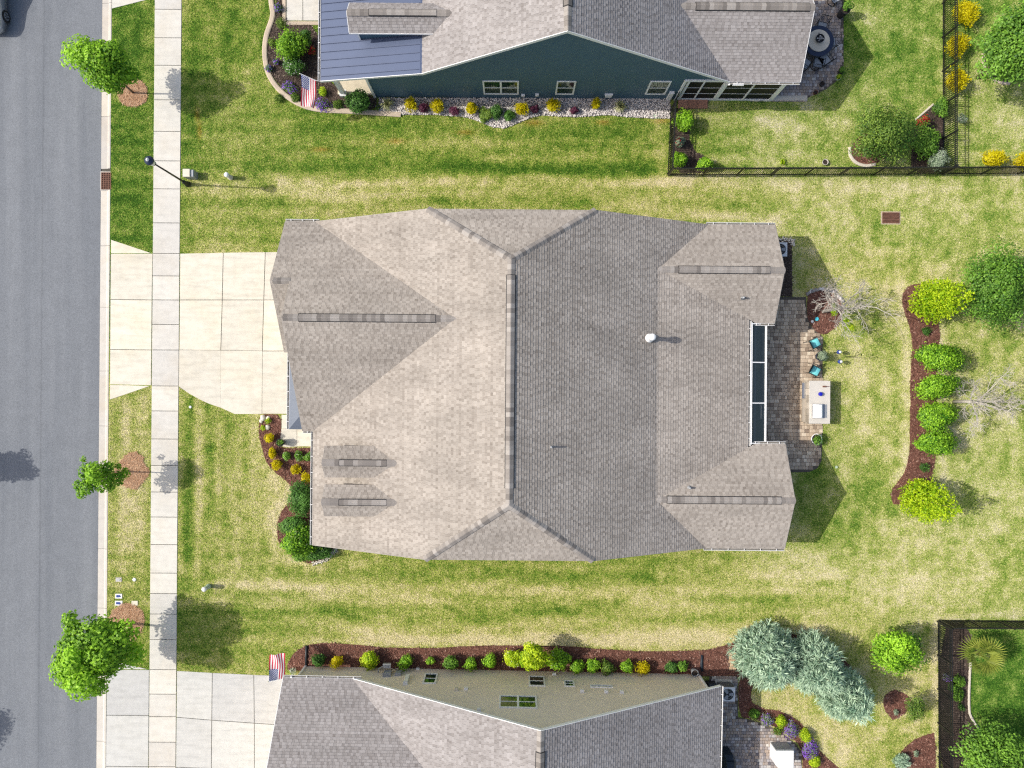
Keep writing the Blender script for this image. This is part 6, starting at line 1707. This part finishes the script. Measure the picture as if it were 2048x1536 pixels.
# ---------------------------------------------------------------- outdoor furniture
def place(o_list): pass
def chair_sling(px, py, rz, label):
    q = P(px, py, .045); t = thing('patio_chair', label, 'chair', q, 'sling chairs with aqua cushions'); c, s = math.cos(rz), math.sin(rz)
    T = lambda x, y, z: (q.x + x * c - y * s, q.y + x * s + y * c, q.z + z)
    for sy in (-1, 1):
        b = B(); b.tube([T(.30, sy * .29, 0), T(.26, sy * .29, .58), T(-.26, sy * .29, .60), T(-.42, sy * .29, .98)], .016, 7); b.build('arm_frame', M['bronze'], t)
        b = B(); b.tube([T(-.34, sy * .27, 0), T(-.22, sy * .27, .42)], .016, 7); b.build('leg', M['bronze'], t)
        b = B(); b.tube([T(.24, sy * .27, 0), T(.24, sy * .27, .42)], .016, 7); b.build('leg', M['bronze'], t)
    b = B(); b.tube([T(-.42, -.29, .98), T(-.42, .29, .98)], .018, 7); b.build('back_rail', M['bronze'], t)
    b = B(); b.faces([T(.26, -.27, .42), T(.26, .27, .42), T(-.2, .27, .38), T(-.2, -.27, .38), T(-.42, .27, .97), T(-.42, -.27, .97)], [(0, 1, 2, 3), (3, 2, 4, 5)]); b.build('seat', M['sling'], t)
    b = B(); pts = []
    for z, k in ((.40, .9), (.45, 1.0), (.52, .78)):
        pts += [T(.06 + .23 * k, -.23 * k, z), T(.06 + .23 * k, .23 * k, z), T(.06 - .23 * k, .23 * k, z), T(.06 - .23 * k, -.23 * k, z)]
    b.faces(pts, [(8, 9, 10, 11)] + [(4 * L_ + i, 4 * L_ + (i + 1) % 4, 4 * L_ + 4 + (i + 1) % 4, 4 * L_ + 4 + i) for L_ in (0, 1) for i in range(4)]); b.build('cushion', M['aqua'], t, True)
chair_sling(1622, 688, math.radians(28), 'sling chair with aqua cushion, nearer the bare tree')
chair_sling(1622, 741, math.radians(-28), 'sling chair with aqua cushion, nearer the grill island')
def chair_metal(px, py, rz, label, swivel=False):
    q = P(px, py, .045); t = thing('dining_chair', label, 'chair', q, 'dark metal chairs round the fire table'); c, s = math.cos(rz), math.sin(rz)
    T = lambda x, y, z: (q.x + x * c - y * s, q.y + x * s + y * c, q.z + z)
    if swivel:
        b = B(); b.tube([T(.27 * math.cos(a), .27 * math.sin(a), .03) for a in np.linspace(0, math.tau, 19)], .018, 6); b.build('swivel_base', M['black'], t)
        b = B(); b.tube([T(0, 0, .03), T(0, 0, .4)], .025, 8); b.bar(T(-.25, 0, .05), T(.25, 0, .05), .03, .02); b.build('leg', M['black'], t)
    else:
        for sx, sy in ((.24, .25), (.24, -.25), (-.24, .25), (-.24, -.25)):
            b = B(); b.tube([T(sx, sy, 0), T(sx * .95, sy, .43)], .017, 6); b.build('leg', M['black'], t)
    b = B(); b.tube([T(.26, -.26, .43), T(.26, .26, .43), T(-.26, .26, .43), T(-.26, -.26, .43), T(.26, -.26, .43)], .018, 6); b.build('seat_frame', M['black'], t)
    b = B(); b.faces([T(.25, -.25, .425), T(.25, .25, .425), T(-.25, .25, .425), T(-.25, -.25, .425)], [(0, 1, 2, 3)]); b.build('seat', M['grey_metal'], t)
    b = B(); b.tube([T(-.26, -.27, .43), T(-.36, -.27, .95), T(-.36, .27, .95), T(-.26, .27, .43)], .019, 6); b.build('back_frame', M['black'], t)
    for i in range(5):
        y = -.18 + .09 * i; b = B(); b.tube([T(-.28, y, .52), T(-.355, y, .93)], .011, 5); b.build('back_slat', M['black'], t)
    for sy in (-1, 1):
        b = B(); b.tube([T(-.30, sy * .28, .64), T(.2, sy * .29, .64), T(.22, sy * .28, .43)], .016, 6); b.build('arm', M['black'], t)
q = P(1626, 94, .045)
t = thing('fire_table', 'round navy table with beige inset and bowl', 'table', q)
b = B(); b.lathe([(.56, .66), (.83, .66), (.85, .68), (.85, .71), (.83, .73), (.52, .73)], q, 40); b.build('table_top', M['navy_metal'], t)
b = B(); b.lathe([(.45, 0), (.42, .1), (.36, .3), (.42, .66)], q, 24); b.build('base', M['navy_metal'], t, True)
b = B(); b.lathe([(.60, .735), (.60, .765), (.58, .775)], q, 36); b.build('lazy_susan', M['beige'], t)
b = B(); qq = q + Vector((-.01, .03, .78)); b.lathe([(.12, 0), (.21, .08), (.235, .2), (.215, .2), (.18, .12)], qq, 20); o = b.build('bowl', M['dark_plastic']); tag(o, 'dark round bowl of stones on the beige table inset', 'bowl')
V, F, tn = pebbles(np.random.default_rng(3).normal(size=(22, 2)) * .08 + np.array([qq.x, qq.y]), np.random.default_rng(4), .03, .05, qq.z + .17, (1.2, 1.6))
s_ = link('stones', mesh_np('stones', V, F, tn), M['stone'], o); s_['kind'] = 'stuff'
for (x, y, a, lb, sw) in ((1637, 61, -105, 'metal chair on the planter side of the table', False), (1655, 92, 185, 'metal chair facing the lawn side of the table', False), (1643, 126, 125, 'metal chair pulled aside next to the swivel chair', False), (1630, 132, 80, 'swivel metal chair with round base ring', True), (1604, 133, 55, 'metal chair half under the roof edge', False), (1664, 3, -60, 'swivel metal chair by the wall of the patio', True)):
    chair_metal(x, y, math.radians(a), lb, sw)
def pot(px, py, r0, r1, h, m, label, z=.045, plant=None, name='planter', pz=.5, pn=350, leaf=(.08, .05)):
    q = P(px, py, z); t = thing(name, label, 'planter', q)
    b = B(); b.lathe([(r0, 0), ((r0 + r1) / 2 * 1.03, h * .5), (r1, h - .03), (r1 * 1.06, h), (r1 * .92, h), (r1 * .9, h - .06)], q, 22); b.build('pot', M[m], t, True)
    b = B(); b.lathe([(r1 * .88, h - .07), (r1 * .88, h - .055)], q, 16); b.build('soil', M['soil'], t)
    if plant:
        SEED[0] += 1; r = np.random.default_rng(SEED[0]); R = (r1 * 1.1, r1 * 1.1, pz * .5)
        cen, rad = clumps((q.x, q.y, q.z + h + pz * .35), R, 8, r, .5, .9, .6)
        foliage(t, [leaves(cen, rad, pn, *leaf, r)], plant, 'foliage')
    return t
pot(1680, 31, .19, .26, .7, 'dark_plastic', 'tall black planter with leafy plant on the patio edge', plant='leaf_mid', pz=.7, pn=500)
pot(1673, 158, .10, .15, .25, 'green_plastic', 'low lime plant in a small pot on the patio rim', plant='leaf_lime', pz=.2, pn=250, leaf=(.05, .03))
pot(1678, 146, .10, .15, .3, 'dark_plastic', 'bushy green plant in a small pot on the patio rim', plant='leaf_mid', pz=.3, pn=350, leaf=(.06, .04))
pot(1642, 170, .10, .13, .2, 'dark_plastic', 'empty dark pot on the patio, upper one')
pot(1629, 187, .09, .12, .2, 'rust', 'empty brown pot near the patio strip')
pot(1648, 326, .12, .16, .2, 'kerb', 'pale bowl planter inside the long picket fence', z=0)
grass_plant(1563, 326, 9, .25, 'leaf_lime', 'small lime tuft inside the long picket fence', 40, 'grass_tuft')
pot(566, 884, .14, .21, .5, 'dark_plastic', 'dark round planter on the front path corner', z=.03, plant='leaf_mid', pz=.15, pn=160, leaf=(.06, .04))
pot(1635, 713, .15, .25, .42, 'navy_metal', 'blue-green pot with silvery bush between the sling chairs', plant='leaf_grey', pz=.7, pn=900, leaf=(.07, .03))
pot(1627, 877, .17, .29, .45, 'white', 'white pot with mixed plants below the grill island', plant='leaf_mid', pz=.3, pn=260)
pot(1386, 1340, .14, .19, .45, 'grey_metal', 'grey round pot at the end of the tan wall', z=.02)
# grill island
q0 = P(1619, 845, .93); q1 = P(1657, 764, .93)
t = thing('grill_island', 'stone-topped outdoor grill island on the patio edge', 'grill island', ((q0.x + q1.x) / 2, (q0.y + q1.y) / 2, .045))
rb = random.Random(8); b = B()
nb = 0
for lay in range(5):
    z0 = .045 + lay * .165
    for side in range(4):
        a, c = [(q0.x, q0.y), (q1.x, q0.y), (q1.x, q1.y), (q0.x, q1.y)][side], [(q1.x, q0.y), (q1.x, q1.y), (q0.x, q1.y), (q0.x, q0.y)][side]
        a = Vector((*a, 0)); c = Vector((*c, 0)); L = (c - a).length; k = max(2, int(L / .36)); d = (c - a) / L
        for i in range(k):
            p = a + d * (L * (i + .5) / k); bb = B(); bb.box((p.x, p.y, z0 + .08), (L / k - .012, .16, .155), math.atan2(d.y, d.x), rb.random()); bb.build('block', M['block'], t)
cxm, cym = (q0.x + q1.x) / 2, (q0.y + q1.y) / 2
b = B(); b.prism([(q0.x - .02, q0.y - .06), (q1.x + .1, q0.y - .06), (q1.x + .1, q1.y + .06), (q0.x - .02, q1.y + .06)], .875, .935, .5, .01); b.build('countertop', M['counter'], t)
b = B(); b.box((q0.x - .16, (q0.y + q1.y) / 2 + .62, .6), (.24, .85, .05)); b.build('side_shelf', M['steel'], t)
b = B(); b.box((q0.x - .12, (q0.y + q1.y) / 2 - .4, .5), (.18, 1.2, .1)); b.build('ledge', M['block'], t)
gq = P(1634, 822, .94); t2 = thing('grill', 'stainless grill with domed lid set in the island', 'grill', gq)
b = B(); b.box((gq.x, gq.y, .99), (.60, .78, .10)); b.build('firebox', M['steel'], t2)
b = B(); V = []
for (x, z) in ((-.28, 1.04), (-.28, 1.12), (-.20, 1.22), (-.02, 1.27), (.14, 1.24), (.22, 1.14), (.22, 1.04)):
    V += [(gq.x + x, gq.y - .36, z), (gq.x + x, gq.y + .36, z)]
b.faces(V, [(2 * i, 2 * i + 1, 2 * i + 3, 2 * i + 2) for i in range(6)] + [tuple(range(0, 14, 2)), tuple(range(1, 14, 2))[::-1]]); b.build('lid', M['white'], t2)  # plain white puts the glare of the steel into the lid colour
b = B(); b.tube([(gq.x - .34, gq.y - .3, 1.1), (gq.x - .34, gq.y + .3, 1.1)], .014, 8); b.build('handle', M['steel'], t2)
b = B(); b.box((gq.x + .42, gq.y, .96), (.18, .72, .02)); b.build('rear_vent', M['grey_metal'], t2)
bq = P(1639.5, 788, .94); b = B(); b.lathe([(.05, 0), (.11, .05), (.115, .12), (.09, .17), (.07, .18)], bq, 18); tag(b.build('jar', M['blue_glaze'], None, True), 'cobalt blue jar on the island countertop', 'jar')
bq = P(1648, 773, .94); b = B(); b.box((bq.x, bq.y, bq.z + .04), (.16, .08, .08)); b.tube([bq + Vector((.08, 0, .05)), bq + Vector((.25, .01, .07))], .015, 6); tag(b.build('tongs_caddy', M['rust']), 'small brown utensil caddy on the island countertop', 'caddy')
# yard ornaments
for (x, y, lb) in ((1668, 705, 'blue and white garden ornament nearer the bare tree'), (1670, 724, 'blue and white garden ornament nearer the grill island')):
    q = P(x, y); t = thing('garden_ornament', lb, 'ornament', q, 'pair of ornaments behind the patio')
    b = B(); b.tube([q, q + Vector((0, 0, .5))], .012, 6); b.build('stake', M['black'], t)
    b = B(); b.lathe([(.02, .45), (.10, .52), (.12, .62), (.05, .74), (.01, .78)], q, 12); b.build('body', M['flag_blue'], t, True)
    b = B(); b.lathe([(.05, .60), (.08, .62), (.03, .66)], q + Vector((.02, 0, .12)), 12); b.build('bowl', M['white'], t, True)
q = P(1690, 714); t = thing('garden_hook', "tall black shepherd's hook standing in the lawn", 'garden hook', q)
b = B(); b.tube([q, q + Vector((0, 0, 1.3)), q + Vector((.02, .06, 1.5)), q + Vector((.1, .12, 1.55)), q + Vector((.2, .08, 1.5)), q + Vector((.22, 0, 1.42))], .016, 7); b.build('rod', M['black'], t)
b = B(); b.tube([q + Vector((0, 0, 1.2)), q + Vector((-.08, .1, 1.38)), q + Vector((-.02, .2, 1.46)), q + Vector((.08, .2, 1.42))], .013, 6); b.build('side_hook', M['black'], t)
for (x, y, r_, m, lb) in ((1633, 638, .11, 'turq', 'turquoise dish in the bare tree bed'), (1624, 643, .08, 'white', 'small white dish beside the turquoise one'), (1622, 580, .08, 'green_plastic', 'pale green disc in the shaded lawn'), (1672, 934, .08, 'green_plastic', 'pale green disc in the shadow of the rear gable')):
    q = P(x, y, .03); b = B(); b.lathe([(r_ * .6, 0), (r_, .05), (r_ * .95, .06), (r_ * .5, .03)], q, 16); tag(b.build('dish', M[m], None, True), lb, 'dish')
def ac_unit(px, py, label, rz=0.0, z=.045):
    q = P(px, py, 0); t = thing('air_conditioner', label, 'air conditioner', q)
    b = B(); b.box((q.x, q.y, z + .04), (.95, .95, .08), rz); b.build('pad', M['kerb'], t)
    b = B(); b.box((q.x, q.y, z + .48), (.72, .72, .78), rz); b.build('cabinet', M['grey_metal'], t)
    b = B()
    for k in range(9): b.box((q.x, q.y, z + .16 + k * .075), (.735, .735, .02), rz)
    b.build('louvre', M['dark_plastic'], t)
    b = B(); b.box((q.x, q.y, z + .885), (.76, .76, .035), rz); b.build('top_panel', M['lamp_glass'], t)
    b = B(); b.lathe([(.30, z + .905), (.30, z + .915), (.01, z + .915)], q, 24); b.build('fan_opening', M['black'], t)
    b = B()
    for k in range(3):
        a = k * math.tau / 3; d = Vector((math.cos(a), math.sin(a), 0)); s = Vector((-d.y, d.x, 0))
        b.faces([q + d * .05 - s * .05 + Vector((0, 0, z + .92)), q + d * .27 - s * .1 + Vector((0, 0, z + .922)), q + d * .27 + s * .1 + Vector((0, 0, z + .932)), q + d * .05 + s * .05 + Vector((0, 0, z + .93))], [(0, 1, 2, 3)])
    b.build('fan_blade', M['grey_metal'], t)
    b = B()
    for rr2 in (.1, .2, .3): b.tube([q + Vector((rr2 * math.cos(a), rr2 * math.sin(a), z + .95)) for a in np.linspace(0, math.tau, 21)], .006, 4)
    b.build('fan_guard', M['grey_metal'], t)
ac_unit(1446, 1374, 'air conditioner with round fan beside the tan house', -.02)
ac_unit(1548, 505, 'air conditioner half hidden under the rear gable', 0, .03)
q = P(1415, 1366); t = thing('hose_reel', 'dark green hose reel against the tan house corner', 'hose reel', q)
b = B(); b.tube([(q.x - .1, q.y, .5), (q.x + .3, q.y, .5)], .22, 16); b.build('hose_coil', M['cover'], t)
b = B(); b.box((q.x + .1, q.y, .25), (.5, .3, .5)); b.build('stand', M['dark_plastic'], t)
q = P(1448, 1514); t = thing('covered_grill', 'grill under a dark fitted cover by the tan house', 'grill', q)
b = B(); b.prism([(q.x - .3, q.y - .75), (q.x + .32, q.y - .75), (q.x + .36, q.y - .3), (q.x + .36, q.y + .3), (q.x + .2, q.y + .62), (q.x - .3, q.y + .62)], .045, 1.1, .5, .12); b.build('cover', M['cover'], t)
b = B(); b.prism([(q.x - .25, q.y - .4), (q.x + .22, q.y - .4), (q.x + .22, q.y + .35), (q.x - .25, q.y + .35)], 1.08, 1.25, .5, .08); b.build('hood', M['cover'], t)
q = P(1556, 1499); t = thing('grill_cabinet', 'white boxy cabinet with folding grey panel on the sunlit patio', 'cabinet', q)
b = B(); b.prism([(q.x - .47, q.y - .38), (q.x - .33, q.y - .52), (q.x + .5, q.y - .52), (q.x + .5, q.y + .42), (q.x - .47, q.y + .42)], .045, .98, .5, .02); b.build('cabinet', M['white'], t)
for s_ in (-1, 1):
    b = B(); b.box((q.x + .015 + s_ * .235, q.y + .43, .5), (.44, .03, .8)); b.build('door', M['grey_metal'], t)
# downspout leaders and drain bits
b = B(); p0 = P(612, 1330, .06); p1 = P(613, 1291, .06); b.tube([p0, p1], .075, 10); tag(b.build('drain_pipe', M['dark_plastic'], None, True), 'black drain pipe across the mulch by the flag', 'drain pipe')
b = B(); b.tube([P(1404, 1342, .06), P(1403, 1328, .06), P(1404, 1310, .05)], [.075, .075, .06], 10); tag(b.build('drain_pipe', M['cover'], None, True), 'dark green drain pipe across the mulch by the grey pot', 'drain pipe')
# ---------------------------------------------------------------- standing grass blades over the lawn sheet
for hp in ([(-380, -290), (355, -290), (478, -290), (478, -128), (430, -128), (430, 118), (500, 118), (500, 293), (-360, 293), (-360, 90), (-380, 80)], [(-352, -574), (516, -574), (516, -900), (-352, -900)]):
    MASKS.append([tuple(W(x, y).xy) for x, y in hp])
MASKS.append([tuple(W(x, y, 0, BR).xy) for x, y in [(-400, 572), (383, 572), (383, 960), (-400, 960)]])
gr = np.random.default_rng(2024)
x0_, x1_, y0_, y1_ = KX1 + .02, 29.6, -22.4, 22.4
npt = int((x1_ - x0_) * (y1_ - y0_) * 640)
pts = np.stack([x0_ + gr.random(npt) * (x1_ - x0_), y0_ + gr.random(npt) * (y1_ - y0_)], 1)
keep = np.ones(npt, bool)
for q_ in MASKS:
    a_ = np.array(q_); lo, hi = a_.min(0), a_.max(0)
    c_ = np.where(keep & (pts[:, 0] > lo[0]) & (pts[:, 0] < hi[0]) & (pts[:, 1] > lo[1]) & (pts[:, 1] < hi[1]))[0]
    if len(c_): keep[c_[in_poly(pts[c_], q_)]] = False
pts = pts[keep]; n = len(pts)
ix = np.clip(np.searchsorted(xs, pts[:, 0]) - 1, 0, nx - 1); iy = np.clip(np.searchsorted(ys, pts[:, 1]) - 1, 0, ny - 1)
gd = np.clip(dry[iy, ix], 0, 1); gc = np.clip(cool[iy, ix], 0, 1); gp = np.clip(paint[iy, ix], 0, 1)
ang = gr.random(n) * math.tau; hgt = .018 + .028 * gr.random(n); lean = .03 + .06 * gr.random(n); wd = .012 + .014 * gr.random(n)
c_, s_ = np.cos(ang), np.sin(ang)
V = np.empty((n, 3, 3))
V[:, 0] = np.stack([pts[:, 0] - s_ * wd, pts[:, 1] + c_ * wd, np.zeros(n)], 1)
V[:, 1] = np.stack([pts[:, 0] + s_ * wd, pts[:, 1] - c_ * wd, np.zeros(n)], 1)
V[:, 2] = np.stack([pts[:, 0] + c_ * lean, pts[:, 1] + s_ * lean, hgt], 1)
me = mesh_np('grass', V.reshape(-1, 3), np.arange(3 * n).reshape(n, 3))
for nm, arr in (('dry', np.clip(gd + gr.normal(size=n) * .12, 0, 1)), ('cool', gc), ('paint', gp)):
    a = me.attributes.new(nm, 'FLOAT', 'FACE'); a.data.foreach_set('value', arr.astype(np.float32))
tag(link('grass', me, M['lawn']), 'short mown grass blades over the whole lawn', 'grass', None, 'stuff')
